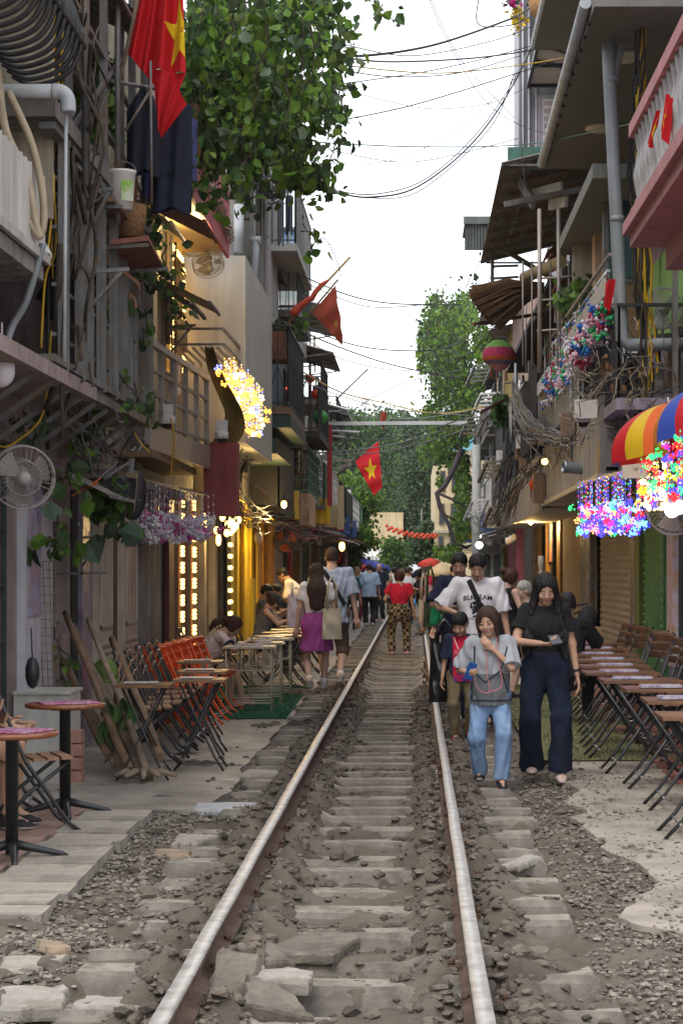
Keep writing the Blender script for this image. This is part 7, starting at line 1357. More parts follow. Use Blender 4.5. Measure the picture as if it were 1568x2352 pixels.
def person(label, X, Y, Z, H, rz, res=.011, skin='a', fem=0, wd=1.0, hs=1.0, lean=0, head=(0,0,0), wr=None, wl=None, er=(.5,-.9,-.2), el=(-.5,-.9,-.2), ar=None, al=None, tr=0, tl=0, pz=.93, px=0, sit=False,
           top=None, sleeve='short', hem=.84, fit=.016, bottom=None, bt='pants', hair=HB, hstyle='short', shoe=None, sole=None, curl=(.5,.5), pn=((0,.2,0),(0,.2,0)), topmf=None, sock=None, kp=((.25,1,0),(-.25,1,0)), face=True, beard=False, cat='person', tuck=False):
    s = H/1.7; pel = Vector((px,0,pz)); RT = Matrix.Rotation(-lean, 3, 'X'); T = lambda x, y, z: pel+RT@Vector((x-0, y, z-.93)); fw = RT@Vector((0,1,0)); up = RT@Vector((0,0,1))
    sw = (.172 if not fem else .155)*wd; neck = T(0,-.012,1.445); hc = T(0,.012,1.45); RH = RT.inverted_safe() if False else Matrix.Rotation(head[1],3,'Z')@Matrix.Rotation(-(head[0]+lean*.6),3,'X')@Matrix.Rotation(head[2],3,'Y')
    HC = hc+RH@Vector((0,.008,.125*hs)); Hd = lambda x, y, z: HC+RH@(Vector((x,y,z))*hs)
    sh = {1: T(sw,0,1.385), -1: T(-sw,0,1.385)}; hip = {1: pel+Vector((.088*wd,0,-.035)), -1: pel+Vector((-.088*wd,0,-.035))}
    W = {1: Vector(wr) if wr else Vector((.27*wd,.03,.80)), -1: Vector(wl) if wl else Vector((-.27*wd,.03,.80))}; EL = {}
    for k, pole in ((1, er), (-1, el)): EL[k], W[k] = ik(sh[k], W[k], .285, .25, pole)
    A = {1: Vector(ar) if ar else Vector((.095,0,.085)), -1: Vector(al) if al else Vector((-.095,0,.085))}; KN = {}
    for k in (1,-1): KN[k], A[k] = ik(hip[k], A[k], .43, .42, kp[0] if k == 1 else kp[1])
    pts = [HC+Vector((0,0,.16*hs)), HC+Vector((.14*hs,.14,0)), HC-Vector((.14*hs,.14,0)), pel+Vector((.3,.25,0)), pel-Vector((.3,.25,0))]+list(W.values())+list(EL.values())+list(A.values())+list(KN.values())
    lo = np.min([list(p) for p in pts], 0)-.15; hi = np.max([list(p) for p in pts], 0)+.15
    S = SDF(lo, hi, res)
    # torso
    S.ell(T(0,0,1.25), (.148*wd,.10,.18), RT, .04); S.cone(T(0,0,1.15), T(0,0,.95), .118*wd, .135*wd, .05, (fw,.72)); S.cone(sh[-1], sh[1], .046, .046, .05); S.cone(T(0,-.02,1.38), neck+up*.03, .075, .05, .04); S.cone(neck, hc+RH@Vector((0,-.005,.03)), .05*(.9 if fem else 1), .05*(.9 if fem else 1), .03)
    if fem:
        for k in (1,-1): S.ell(T(k*.07,.082,1.24), (.058,.05,.058), RT, .04)
    S.cone(hip[-1], hip[1], .105, .105, .05, (fw,.95))
    for k in (1,-1):
        S.cone(sh[k], EL[k], .047*wd, .036, .03); S.cone(EL[k], W[k], .036, .024, .02); S.cone(hip[k], KN[k], .083*wd, .052, .03); S.cone(KN[k], KN[k].lerp(A[k],.35), .05, .053, .02); S.cone(KN[k].lerp(A[k],.35), A[k], .053, .034, .02)
        tp = tr if k == 1 else tl; Rf = Matrix.Rotation(-tp,3,'X'); S.cone(A[k], A[k]+Rf@Vector((k*.012,.12,-.05)), .034, .024, .03)
        # hand
        d = (W[k]-EL[k]).normalized(); n = Vector(pn[0] if k == 1 else pn[1]); n = n-d*n.dot(d)
        n = n.normalized() if n.length > .01 else d.orthogonal().normalized(); w_ = d.cross(n)*1.0; cu = curl[0] if k == 1 else curl[1]
        S.cone(W[k], W[k]+d*.075, .023, .032, .015, (n,.55))
        for i in range(4):
            b0 = W[k]+d*.085+w_*(i-1.5)*.0195; l = (.038,.044,.041,.032)[i]; dr = lambda a: (d*math.cos(a)+n*math.sin(a)); m1 = b0+dr(cu*.6)*l; m2 = m1+dr(cu*1.5)*l*.75; m3 = m2+dr(cu*2.2)*l*.5
            for p, q in ((b0-d*.03,b0),(b0,m1),(m1,m2),(m2,m3)): S.cone(p, q, .0092, .0082, .006)
        sg = -1 if (w_.x*k > 0) else 1
        th = W[k]+d*.03+w_*sg*.024; t2 = th+(d*.7+w_*sg*.6+n*.35).normalized()*.042; S.cone(W[k]+d*.01, th, .013, .012, .01); S.cone(th, t2, .0115, .0105, .008); S.cone(t2, t2+(d*.9+n*.55).normalized()*.03, .0105, .009, .006)
    # head
    R3 = RH; h = hs; S.ell(Hd(0,-.014,.032), np.array((.074,.094,.084))*h, R3, .02); S.ell(Hd(0,.022,-.038), np.array((.060,.066,.076))*h, R3, .03); S.ell(Hd(0,.062,-.088), np.array((.026,.022,.02))*h, R3, .03)
    S.cone(Hd(0,-.03,-.05), hc, .05*h, .047, .03)
    if face:
        for k in (1,-1): S.ell(Hd(k*.031,.094,.004), np.array((.017,.014,.011))*h, R3, .012, True); S.ell(Hd(k*.037,.07,-.03), np.array((.024,.022,.022))*h, R3, .02)
        S.cone(Hd(0,.082,.008), Hd(0,.104,-.027), .008*h, .0125*h, .012); S.ell(Hd(.011,.094,-.030), np.array((.008,.009,.007))*h, R3, .008); S.ell(Hd(-.011,.094,-.030), np.array((.008,.009,.007))*h, R3, .008)
        S.cone(Hd(-.016,.086,-.056), Hd(.016,.086,-.056), .008*h, .008*h, .01)
    for k in (1,-1): S.ell(Hd(k*.075,-.012,-.006), np.array((.011,.019,.03))*h, R3, .008)
    b = S.mesh('person', SK[skin]); tag(b, label, cat); b.location = (X,Y,Z); b.rotation_euler = (0,0,rz); b.scale = (s,s,s)
    kid = lambda mb, nm, mt: setattr(mb.build(nm, mt, None), 'parent', b)
    # face details
    if face:
        for k in (1,-1):
            m_ = MB(); dn = head[0] >= .3
            m_.ball(Hd(k*.031,.0855 if not dn else .06,.003), .0125*h, 10, (1.05,.45,.36), RH); m_.cur = 1; m_.ball(Hd(k*.031,.090 if not dn else .06,.0015), .0066*h, 8, (1,.5,.68), RH); kid(m_, 'eye', [m_eyew, m_eyed])
            m_ = MB(); m_.tube([Hd(k*.014,.093,.022), Hd(k*.03,.096,.027), Hd(k*.047,.085,.022)], [.003*h,.0042*h,.002*h], 5); kid(m_, 'eyebrow', m_brow)
            m_ = MB(); m_.tube([Hd(k*.017,.089,.005-.006*dn), Hd(k*.031,.0945,.0085-.012*dn), Hd(k*.046,.083,.004-.005*dn)], [.0015*h,.0034*h,.0015*h], 5); kid(m_, 'eyelid', m_brow)
        m_ = MB(); m_.tube([Hd(-.021,.086,-.056), Hd(-.008,.096,-.053), Hd(0,.097,-.0545), Hd(.008,.096,-.053), Hd(.021,.086,-.056)], [.001,.005*h,.005*h,.005*h,.001], 6); m_.tube([Hd(-.019,.086,-.058), Hd(0,.094,-.063), Hd(.019,.086,-.058)], [.001,.0055*h,.001], 6); kid(m_, 'lips', m_lip)
    # hair
    if hstyle != 'bald':
        G = SDF(np.array(HC)-.62*np.array((.45,.5,1))*h, np.array(HC)+.26*h, max(res*.8,.006)); base = hstyle in ('short','boy','grey')
        G.ell(Hd(0,-.018,.045), np.array((.083,.102,.084))*h, R3, .01); G.ell(Hd(0,-.05,-.0), np.array((.078,.066,.085))*h, R3, .02)
        if not base and hstyle != 'cap':
            for k in (1,-1): G.ell(Hd(k*.066,.0,.0), np.array((.022,.062,.08))*h, R3, .03)
        if hstyle in ('bob','curly'):
            G.ell(Hd(0,-.035,.025), np.array((.105,.105,.115))*h, R3, .04)
        if hstyle == 'long':
            bk = T(0,-.125,1.16); G.cone(Hd(0,-.06,0), T(0,-.11,1.36), .085*h, .10, .05, (fw,.5)); G.cone(T(0,-.11,1.36), bk, .115, .095, .05, (fw,.42))
        if hstyle == 'longfront':
            G.cone(Hd(0,-.06,0), T(0,-.11,1.34), .085*h, .11, .05, (fw,.5)); G.cone(T(0,-.11,1.34), T(0,-.12,1.1), .12, .1, .05, (fw,.4))
            for k in (1,-1): G.cone(Hd(k*.078,-.005,-.01), T(k*.115,.04,1.37), .024*h, .042, .03); G.cone(T(k*.115,.04,1.37), T(k*.135,.10,1.17), .042, .046, .03, (fw,.5)); G.cone(T(k*.135,.10,1.17), T(k*.15,.10,1.02), .042, .012, .03, (fw,.5))
        if hstyle == 'sides':
            G.cone(Hd(0,-.07,.0), Hd(0,-.09,-.16), .07*h, .05, .04)
            for k in (1,-1): G.cone(Hd(k*.072,.03,.02), Hd(k*.07,.055,-.15), .022*h, .010, .02)
        if hstyle == 'pony': G.ell(Hd(0,-.115,.02), np.array((.03,.03,.03))*h, R3, .03); G.cone(Hd(0,-.125,.01), Hd(0,-.20,-.12), .032, .036, .03); G.cone(Hd(0,-.20,-.12), T(0,-.17,1.16), .036, .012, .03)
        if hstyle == 'bun': G.ell(Hd(0,-.115,.065), np.array((.055,.05,.052))*h, R3, .02)
        # open the face
        if hstyle in ('boy',): G.ell(Hd(0,.115,-.045), np.array((.10,.075,.098))*h, R3, .012, True)
        else: G.ell(Hd(0,.115,-.05), np.array((.074 if 'long' in hstyle or hstyle in ('sides','bob') else .095,.078,.125))*h, R3, .012, True)
        if base:
            G.ell(Hd(0,.0,-.115), np.array((.2,.2,.075))*h, R3, .01, True)
            for k in (1,-1): G.ell(Hd(k*.085,.01,-.03), np.array((.022,.035,.05))*h, R3, .01, True)
        q = G.sub(G.lo, G.lo+G.h*G.n)[1]-np.array(HC); an = np.arctan2(q[...,0], q[...,1]+.02); G.D += (.0035*np.sin(an*26+3*np.sin(q[...,2]*30))+.002*np.sin(an*61+q[...,2]*40)).astype(np.float32)
        G.mesh('hair', hair, b)
    # top
    if top is not None:
        G = SDF(lo, hi, res); f = fit; tw = 1.0
        G.ell(T(0,0,1.25), (.152*wd+f,.104+f,.185), RT, .04); G.cone(T(0,.0,1.18), T(0,0,hem), .128*wd+f*1.1, (.126*wd+f*.3) if tuck else (.150*wd+f*1.3), .05, (fw,.72 if tuck else .90), cut=True); G.cone(T(-sw*.96,0,1.388), T(sw*.96,0,1.388), .046+f*.7, .046+f*.7, .05); G.cone(T(0,-.015,1.36), T(0,-.012,1.435), .092, .066, .03, cut=True)
        if fem:
            for k in (1,-1): G.ell(T(k*.07,.084,1.24), (.054+f,.036+f,.055+f), RT, .06)
        for k in (1,-1):
            if sleeve == 'short': e = sh[k].lerp(EL[k], .62); G.cone(sh[k], e, .048*wd+f*.6, .050*wd+f*.9, .03, cut=True)
            elif sleeve == 'half': e = sh[k].lerp(EL[k], .95); G.cone(sh[k], e, .050*wd+f*.55, .054*wd+f*.85, .03, cut=True)
            elif sleeve == 'long': G.cone(sh[k], EL[k], .05*wd+f*.8, .042+f, .03); G.cone(EL[k], EL[k].lerp(W[k],.95), .042+f, .032+f*.7, .02, cut=True)
            else: pass
        G.wrinkle(.006 if f < .02 else .009, 1, len(label)); G.cone(neck-up*.02, neck+up*.08+fw*.02, .056, .075, .01, neg=True)
        if sleeve == 'none':
            for k in (1,-1): G.ell(sh[k]+Vector((k*.035,0,0)), (.05,.075,.085), None, .015, True)
        tp = G.mesh('top', top, b, topmf)
    else: tp = None
    # bottom
    if bottom is not None:
        G = SDF(lo, hi, res); g = .012
        G.cone(T(0,0,1.04), pel+Vector((0,0,-.06)), .132*wd+g, .150*wd+g, .04, ((0,1,0) if not sit else fw,.80), cuta=True); G.cone(hip[-1], hip[1], .108+g, .108+g, .05)
        for k in (1,-1):
            if bt == 'pants': G.cone(hip[k], KN[k], .094*wd, .066, .03); G.cone(KN[k], KN[k].lerp(A[k],.97), .066, .053, .02, cut=True)
            elif bt == 'loose': G.cone(hip[k], KN[k], .10*wd, .082, .03); G.cone(KN[k], KN[k].lerp(A[k],.98), .082, .074, .02, cut=True)
            elif bt == 'wide': G.cone(hip[k], KN[k], .10*wd, .085, .03); G.cone(KN[k], KN[k].lerp(A[k],1.04), .085, .102, .02, cut=True)
            elif bt == 'shorts': G.cone(hip[k], hip[k].lerp(KN[k],.92), .10*wd, .088, .03, cut=True)
            elif bt == 'kshorts': G.cone(hip[k], KN[k], .10*wd, .082, .03); G.cone(KN[k], KN[k].lerp(A[k],.25), .082, .078, .02, cut=True)
        if bt == 'skirt': G.cone(pel, (hip[1]+hip[-1])/2+Vector((0,.02,-.35)), .15*wd+g, .215*wd, .04, ((0,1,0),.75), cut=True)
        G.wrinkle(.0085, .9, len(label)+2); G.mesh('trousers' if bt not in ('skirt','shorts','kshorts') else ('skirt' if bt == 'skirt' else 'shorts'), bottom, b)
    # socks, shoes
    for k in (1,-1):
        if sock: m_ = MB(); m_.tube([A[k]+Vector((0,0,-.03)), A[k].lerp(KN[k],.2)], [.042,.043], 12); kid(m_, 'sock', sock)
        if shoe is not None:
            tp_ = tr if k == 1 else tl; Rf = Matrix.Rotation(-tp_,3,'X'); c = A[k]; Fp = lambda x, y, z: c+Rf@Vector((x,y,z)); G = SDF(np.array(c)-.2, np.array(c)+.24, max(.006,res*.7))
            G.cone(Fp(0,-.035,-.045), Fp(k*.008,.085,-.05), .042, .043, .02, (Rf@Vector((0,0,1)),.85)); G.cone(Fp(k*.008,.08,-.055), Fp(k*.01,.135,-.06), .043, .034, .02, (Rf@Vector((0,0,1)),.7)); G.cone(Fp(0,-.005,.0), Fp(0,0,-.03), .042, .045, .03)
            q = G.sub(G.lo, G.lo+G.h*G.n); z = (q[1]-np.array(c))@np.array(Rf@Vector((0,0,1))); G.D = np.maximum(G.D, (-.083-z).astype(np.float32))
            up_ = np.array(Rf@Vector((0,0,1))); cc = np.array(c); G.mesh('shoe', [shoe, sole or m_white], b, lambda P: (((P-cc)@up_) < -.066).astype(np.int32))
    b['_k'] = 0; del b['_k']
    return b, dict(T=T, Hd=Hd, W=W, EL=EL, RH=RH, A=A, KN=KN, top=tp, fw=fw, pel=pel, s=s)
def project(ob_top, P, off=.004):
    """drop points (x, z) lists onto the front of a garment (facing +y)"""
    me = ob_top.data; bv = BVHTree.FromPolygons([v.co[:] for v in me.vertices], [p.vertices[:] for p in me.polygons]); o = []
    for x, z in P:
        h = bv.ray_cast(Vector((x, 1.0, z)), Vector((0,-1,0))); o.append((h[0]+Vector((0,off,0))) if h[0] else Vector((x,.13,z)))
    return o
def text_on(b, tp, txt, size, cx, cz, mat, arc=0, shear=0, off=.004, name='print'):
    cu = bpy.data.curves.new('txt', 'FONT'); cu.body = txt; cu.size = size; cu.align_x = 'CENTER'; cu.align_y = 'CENTER'; cu.shear = shear; cu.offset = size*.018; cu.resolution_u = 2
    o = bpy.data.objects.new('txt', cu); COL.objects.link(o); dg = bpy.context.evaluated_depsgraph_get(); me = bpy.data.meshes.new_from_object(o.evaluated_get(dg)); bpy.data.objects.remove(o)
    bm = bmesh.new(); bm.from_mesh(me); bmesh.ops.triangulate(bm, faces=bm.faces[:]); bmesh.ops.subdivide_edges(bm, edges=[e for e in bm.edges if e.calc_length() > .012], cuts=2)
    P = [(cx-v.co.x, cz+v.co.y-arc*v.co.x**2) for v in bm.verts]; Q = project(tp, P, off)
    for v, q in zip(bm.verts, Q): v.co = q
    m2 = bpy.data.meshes.new(name); bm.to_mesh(m2); bm.free(); m2.materials.append(mat); q = bpy.data.objects.new(name, m2); COL.objects.link(q); q.parent = b; return q
def patch_on(b, tp, polys, mat, name='print', off=.004):
    mb = MB()
    for poly in polys:
        bm = bmesh.new(); vs = [bm.verts.new((x,0,z)) for x, z in poly]; bm.faces.new(vs); bmesh.ops.triangulate(bm, faces=bm.faces[:]); bmesh.ops.subdivide_edges(bm, edges=[e for e in bm.edges if e.calc_length() > .015], cuts=2); bm.verts.index_update()
        Q = project(tp, [(v.co.x, v.co.z) for v in bm.verts], off); mb.add(Q, [tuple(v.index for v in f.verts) for f in bm.faces]); bm.free()
    q = mb.build(name, mat, None); q.parent = b; return q
def strap(b, tp, p0, p1, w_, mat, name='bag_strap', front=True, off=.008):
    """flat band over a garment from p0 to p1 (x, z); front or back"""
    me = tp.data; bv = BVHTree.FromPolygons([v.co[:] for v in me.vertices], [p.vertices[:] for p in me.polygons]); n = 24; o = []; sg = 1 if front else -1
    d = Vector((p1[0]-p0[0],0,p1[1]-p0[1])).normalized(); nr = Vector((d.z,0,-d.x))
    for i in range(n+1):
        for e in (-1,1):
            x = p0[0]+(p1[0]-p0[0])*i/n+nr.x*e*w_/2; z = p0[1]+(p1[1]-p0[1])*i/n+nr.z*e*w_/2; h = bv.ray_cast(Vector((x,sg,z)), Vector((0,-sg,0))); o.append((h[0].y if h[0] else None, x, z))
    last = sg*.1; V = []
    for y, x, z in o:
        if y is None: y = last
        last = y; V += [(x, y+sg*off, z)]
    mb = MB(); mb.add(V, [(2*i,2*i+1,2*i+3,2*i+2) for i in range(n)]); mb.add([(x,y+sg*.003,z) for x,y,z in V], [(2*i,2*i+1,2*i+3,2*i+2) for i in range(n)]); q = mb.build(name, mat, None); q.parent = b; return q
def wpt(b, p): return Matrix.LocRotScale(b.location, b.rotation_euler, b.scale) @ Vector(p)
def phone(b, J, k, label, mat, d, w=.072, l=.15, nrm=(0,-.5,.8), roll=None):
    p = J['W'][k]; e = (J['W'][k]-J['EL'][k]).normalized(); c = p+e*.09+Vector(d); n = Vector(nrm).normalized(); q = n.to_track_quat('Z','Y').to_matrix(); mb = MB(); R_ = b.rotation_euler.to_matrix()
    mb.box(wpt(b, c), (w*J['s'],l*J['s'],.010), M4=R_@q@(Matrix.Rotation(roll,3,'Z') if roll else Matrix.Identity(3))); return solo('phone', mb, mat, label, 'phone')
m_phone = M('phone_dark', (.10,.11,.13), r=.2, bump=0); m_bphone = M('phone_blue', (.02,.10,.36), r=.3, bump=0)
def tote(loc, w_, h, dth, mat, label, rz=0, strapl=.3, cat='bag', name='tote_bag', sm=None):
    t = thing(name, label, cat, loc); t.rotation_euler = (0,0,rz); b = MB()
    def F(u, v): a = 2*PI*u; k = .75+.25*math.sin(PI*min(1,v*1.3)); return (w_/2*(abs(math.cos(a))**.5*(1 if math.cos(a) > 0 else -1))*(1-.12*v), dth/2*math.sin(a)*k+.012*math.sin(v*9+u*25), h*v)
    b.grid(F, 28, 10); b.add([F(i/28,0) for i in range(28)], [tuple(reversed(range(28)))]); b.build('body', mat, None).parent = t
    for e in (-1,1): b = MB(); b.tube([(-w_*.25,e*dth*.3,h*.97),(-w_*.2,e*dth*.15,h+strapl*.7),(0,e*.02,h+strapl),(w_*.2,e*dth*.15,h+strapl*.7),(w_*.25,e*dth*.3,h*.97)], .012, 6); b.build('handle', sm or mat, None).parent = t
    return t
NEAR = .0068
c_blk = cloth('black', (.012,.012,.013)); c_denim = cloth('dark_denim', (.007,.012,.027), v=.3, s=12); c_ldenim = cloth('light_denim', (.16,.25,.40), v=.22, s=5, c2=(.24,.34,.48)); c_white = cloth('white', (.66,.64,.66), v=.06); c_grey = cloth('grey_marl', (.30,.31,.33)); c_dgrey = cloth('charcoal_marl', (.13,.135,.145)); c_navy = cloth('navy', (.018,.022,.048)); c_khaki = cloth('khaki', (.13,.10,.055)); c_teal = cloth('teal', (.008,.09,.12)); c_lblue = cloth('pale_blue', (.30,.40,.56), v=.08); c_chamb = cloth('chambray', (.33,.38,.50), v=.12, s=40); c_red = cloth('crimson', (.50,.012,.04)); c_purple = cloth('purple', (.29,.06,.25), v=.2); c_blush = cloth('blush', (.60,.45,.40)); c_green = cloth('green', (.004,.16,.065)); c_mauve = cloth('mauve', (.30,.20,.19)); c_dark = cloth('dark', (.02,.02,.024)); c_sage = cloth('sage', (.22,.26,.20)); c_brown = cloth('brown_speck', (.12,.08,.065), v=.4, s=60); c_beige = cloth('beige', (.45,.36,.26)); c_or = cloth('orange', (.65,.16,.03)); c_wine = cloth('wine', (.30,.02,.05)); c_greyt = cloth('grey_tank', (.12,.12,.14))
s_tan = M('shoe_tan', (.46,.36,.33), r=.7, v=.15); s_blk = M('shoe_black', (.015,.015,.017), r=.6); s_grey = M('shoe_grey', (.28,.27,.26), r=.7, v=.2); s_pink = M('shoe_pink', (.48,.24,.24), r=.6); s_red = M('shoe_red', (.25,.02,.02), r=.6)
def checker(name, c1, c2, sc):
    mt = M(name, c1, r=.9, bump=.2); T_ = mt.node_tree; p = [n for n in T_.nodes if n.type == 'BSDF_PRINCIPLED'][0]; ck = T_.nodes.new('ShaderNodeTexChecker'); ck.inputs['Scale'].default_value = sc; ck.inputs[1].default_value = (*c1,1); ck.inputs[2].default_value = (*c2,1)
    tc = T_.nodes.new('ShaderNodeTexCoord'); T_.links.new(tc.outputs['Object'], ck.inputs[0]); T_.links.new(ck.outputs[0], p.inputs['Base Color']); return mt
# --- the woman in black
b, J = person('woman with long black hair in black tee and wide dark jeans, reading a phone', .99, 15.3, .012, 1.57, PI, NEAR, 'a', 1, 1.02, 1.02, .05, (.42,.06,0), wr=(.05,.27,1.12), er=(.8,-.25,-.5), wl=(-.27,.03,.84), el=(-.6,-.8,0), ar=(.10,-.05,.10), al=(-.115,.17,.095), tl=.25, tr=-.1,
  top=c_blk, hem=.94, tuck=True, bottom=c_denim, bt='wide', hair=HB, hstyle='longfront', shoe=s_tan, sole=M('sole_pinkish', (.20,.105,.08), r=.8), curl=(.8,.35), pn=((0,-.2,1),(.6,0,0)))
phone(b, J, 1, 'dark phone held at the chest by the woman in black', m_phone, (-.04,.035,.04), nrm=(.1,.35,.9), roll=.4, w=.085, l=.17)
m_ = MB(); e = J['W'][-1].lerp(J['EL'][-1], .08); f_ = J['W'][-1].lerp(J['EL'][-1], .16); m_.tube([e,f_], .032, 12); q = m_.build('wristband', m_black, None); q.parent = b
# --- the girl
def mf_girl(P): return ((P[:,2] < 1.10) & (abs(P[:,0]) < .25)).astype(np.int32)
b, J = person('girl with glasses in loose grey tee and light blue jeans, phone in one hand', .557, 14.75, .0, 1.30, PI, NEAR, 'a', 0, .98, 1.2, .03, (.2,-.28,.1), wr=(.225,.21,1.11), er=(.5,-.3,-.9), wl=(-.02,.20,1.335), el=(-.7,.1,-.9), ar=(.10,-.08,.12), al=(-.10,.14,.09), tr=-.25, tl=.1,
  top=[c_grey, c_dgrey], topmf=mf_girl, hem=.80, fit=.045, bottom=c_ldenim, bt='loose', hair=HBR, hstyle='sides', shoe=s_blk, sole=M('sole_white', (.6,.58,.56), r=.7), curl=(.9,.55), pn=((-.5,.3,.6),(.2,-.6,.2)), sleeve='half')
phone(b, J, 1, 'blue phone held up in the hand of the girl', m_bphone, (-.0,.02,.035), w=.08, l=.17, nrm=(.1,-.8,.35), roll=.25)
Hd = J['Hd']; m_ = MB()
for k in (1,-1): m_.tube([Hd(k*.031+.023*math.cos(a),.104,-.002+.02*math.sin(a)) for a in [2*PI*i/14 for i in range(15)]], .0016, 5); m_.tube([Hd(k*.054,.1,.003), Hd(k*.078,.0,.004)], .0014, 4)
m_.tube([Hd(-.008,.106,.0), Hd(.008,.106,.0)], .0015, 4); q = m_.build('glasses', M('gold_frame', (.5,.33,.2), r=.3, m=.7), None); q.parent = b
navy_trim = cloth('trim_navy', (.02,.03,.06))
for (p0, p1) in (((.155,1.36),(.165,1.12)),((.165,1.12),(.06,1.02)),((.06,1.02),(-.09,1.13)),((-.09,1.13),(-.155,1.36)),((.17,1.12),(.19,.84)),((-.10,1.12),(-.2,.84)),((-.17,.845),(.17,.845))): strap(b, J['top'], p0, p1, .014, navy_trim, 'trim', off=.005)
m_ = MB(); m_.tube(smooth([J['W'][1]+Vector((-.02,.06,.03)), Vector((.12,.22,.96)), Vector((.02,.22,.93)), Vector((.04,.21,1.1)), Vector((.05,.17,1.34)), Hd(.07,.0,-.03)]), .004, 5); m_.tube(smooth([Vector((.02,.22,.93)), Vector((-.1,.2,1.0)), Vector((-.06,.17,1.3)), Hd(-.07,.0,-.03)]), .004, 5); q = m_.build('earphone_cord', M('pink_cord', (.60,.17,.20), r=.6, bump=0), None); q.parent = b
# --- the boy
def mf_boy(P): return np.where((abs(P[:,0]) > .125) | (P[:,2] > 1.42), 1, np.where((P[:,2] < .93+.05*np.sin(P[:,0]*40)), 2, 0)).astype(np.int32)
b, J = person('small boy looking down, in a red and navy jersey and khaki trousers', .44, 18.7, .0, 1.17, PI, NEAR, 'a', 0, 1.02, 1.3, .05, (.5,-.35,0), wr=(.27,.05,.84), wl=(-.27,.08,.84), ar=(.09,.12,.10), al=(-.09,-.08,.11), tr=.1, tl=-.25, top=[c_red, c_navy, cloth('cobalt', (.02,.035,.22), c2=(.40,.01,.03), s=9)], topmf=mf_boy, hem=.82, fit=.032, sleeve='half', bottom=c_khaki, bt='loose', hair=HB, hstyle='boy', shoe=s_red, sole=s_blk, curl=(.5,.5), pn=((-.6,.2,0),(.6,.2,0)))
text_on(b, J['top'], 'Riders', .10, -.01, 1.2, M('pink_print', (.62,.16,.22), r=.7, bump=0), 0, .25); strap(b, J['top'], (.1,1.13), (-.1,1.17), .016, M('red_print', (.6,.03,.05), r=.7, bump=0), 'print'); strap(b, J['top'], (.11,1.4), (.05,1.25), .01, c_white, 'piping'); strap(b, J['top'], (-.11,1.4), (-.07,1.25), .01, c_white, 'piping')
tote((gx(1020,18.9),18.9,gz(1612,18.9)), .30, .56, .16, M('glossy_black_bag', (.008,.008,.009), r=.18, v=.2, bump=.3, bs=12, spec=.6), 'tall glossy black shopping bag hanging beside the boy', .1, .22, 'bag', 'shopping_bag')
# --- the father
b, J = person('man in white BLKTEAM tee with black strap across the chest, looking down', .63, 20.2, .0, 1.78, PI, NEAR, 'a', 0, 1.06, 1.0, .06, (.5,-.05,0), wr=(.22,.27,1.12), er=(.6,.0,-.6), wl=(-.30,.06,.86), el=(-.5,-.8,0), ar=(.1,.1,.09), al=(-.1,-.05,.1), top=c_white, hem=.83, fit=.03, sleeve='half', bottom=c_denim, hair=HB, hstyle='short', shoe=s_blk, curl=(1.0,.5), pn=((0,.1,-1),(.6,0,0)))
ink = M('black_ink', (.012,.012,.014), r=.8, bump=0); text_on(b, J['top'], 'BLKTEAM', .066, .0, 1.265, ink, .8)
text_on(b, J['top'], 'AC-RCR, INDIVIDUALS C.', .021, .0, 1.06, ink, 0, .15)
patch_on(b, J['top'], [[(.07,1.205),(.04,1.225),(-.02,1.225),(-.055,1.20),(-.07,1.16),(-.06,1.115),(-.035,1.085),(-.02,1.11),(.0,1.125),(.02,1.115),(.045,1.10),(.06,1.115),(.035,1.135),(.03,1.155),(.055,1.15),(.075,1.165),(.06,1.185)], [(.02,1.095),(.05,1.085),(.045,1.07),(.01,1.08)]], ink)
patch_on(b, J['top'], [[(.035,1.19),(.015,1.185),(.03,1.18)], [(.05,1.165),(.035,1.16),(.05,1.155)]], c_white, 'print', .007)
strap(b, J['top'], (.085,1.43), (-.135,.93), .05, c_blk)
tote((.63+.24,20.05,.72), .2, .16, .1, c_blk, 'small black sling bag at the hip of the man in white', .2, .05, 'bag', 'sling_bag')
# --- navy man, green person, conical hat
b, J = person('man in navy tee with short black hair behind the father, reading a phone', .52, 22.9, .0, 1.79, PI-.1, .009, 'a', 0, 1.1, 1.05, .04, (.35,-.05,0), wr=(.08,.27,1.12), er=(.9,-.3,-.3), wl=(-.1,.27,1.1), el=(-.9,-.3,-.3), top=c_navy, fit=.03, sleeve='half', bottom=c_denim, hair=HB, hstyle='short', shoe=s_blk, curl=(.8,.8), pn=((0,-.3,1),(0,-.3,1)))
phone(b, J, 1, 'dark phone in the hands of the man in navy', m_phone, (-.02,.02,.03), nrm=(0,-.5,.8))
person('person in a green sweatshirt mostly hidden behind the man in navy', .54, 26.2, .0, 1.68, PI, .011, 'a', 0, 1.15, 1.0, 0, (.1,0,0), top=c_green, sleeve='long', fit=.03, bottom=c_dark, hair=HB, hstyle='short', shoe=s_blk)
b, J = person('person in a pale conical straw hat and mauve shirt, walking away', .36, 28.4, .0, 1.60, -.25, .011, 'c', 1, 1.0, 1.0, .05, (.1,0,0), top=c_mauve, sleeve='long', fit=.03, bottom=c_dark, hair=HB, hstyle='bun', shoe=s_blk)
m_ = MB(); q = Vector((.05,-.15,1)).to_track_quat('Z','Y').to_matrix(); m_.lathe([(.245,-.0),(.15,.085),(.07,.145),(.004,.185),(.004,.18),(.07,.137),(.15,.077),(.24,-.004)], J['Hd'](0,0,.055), 28, q); q = m_.build('conical_hat', M('straw_hat', (.52,.40,.24), r=.7, v=.1, s=20, bump=.3), None); q.parent = b
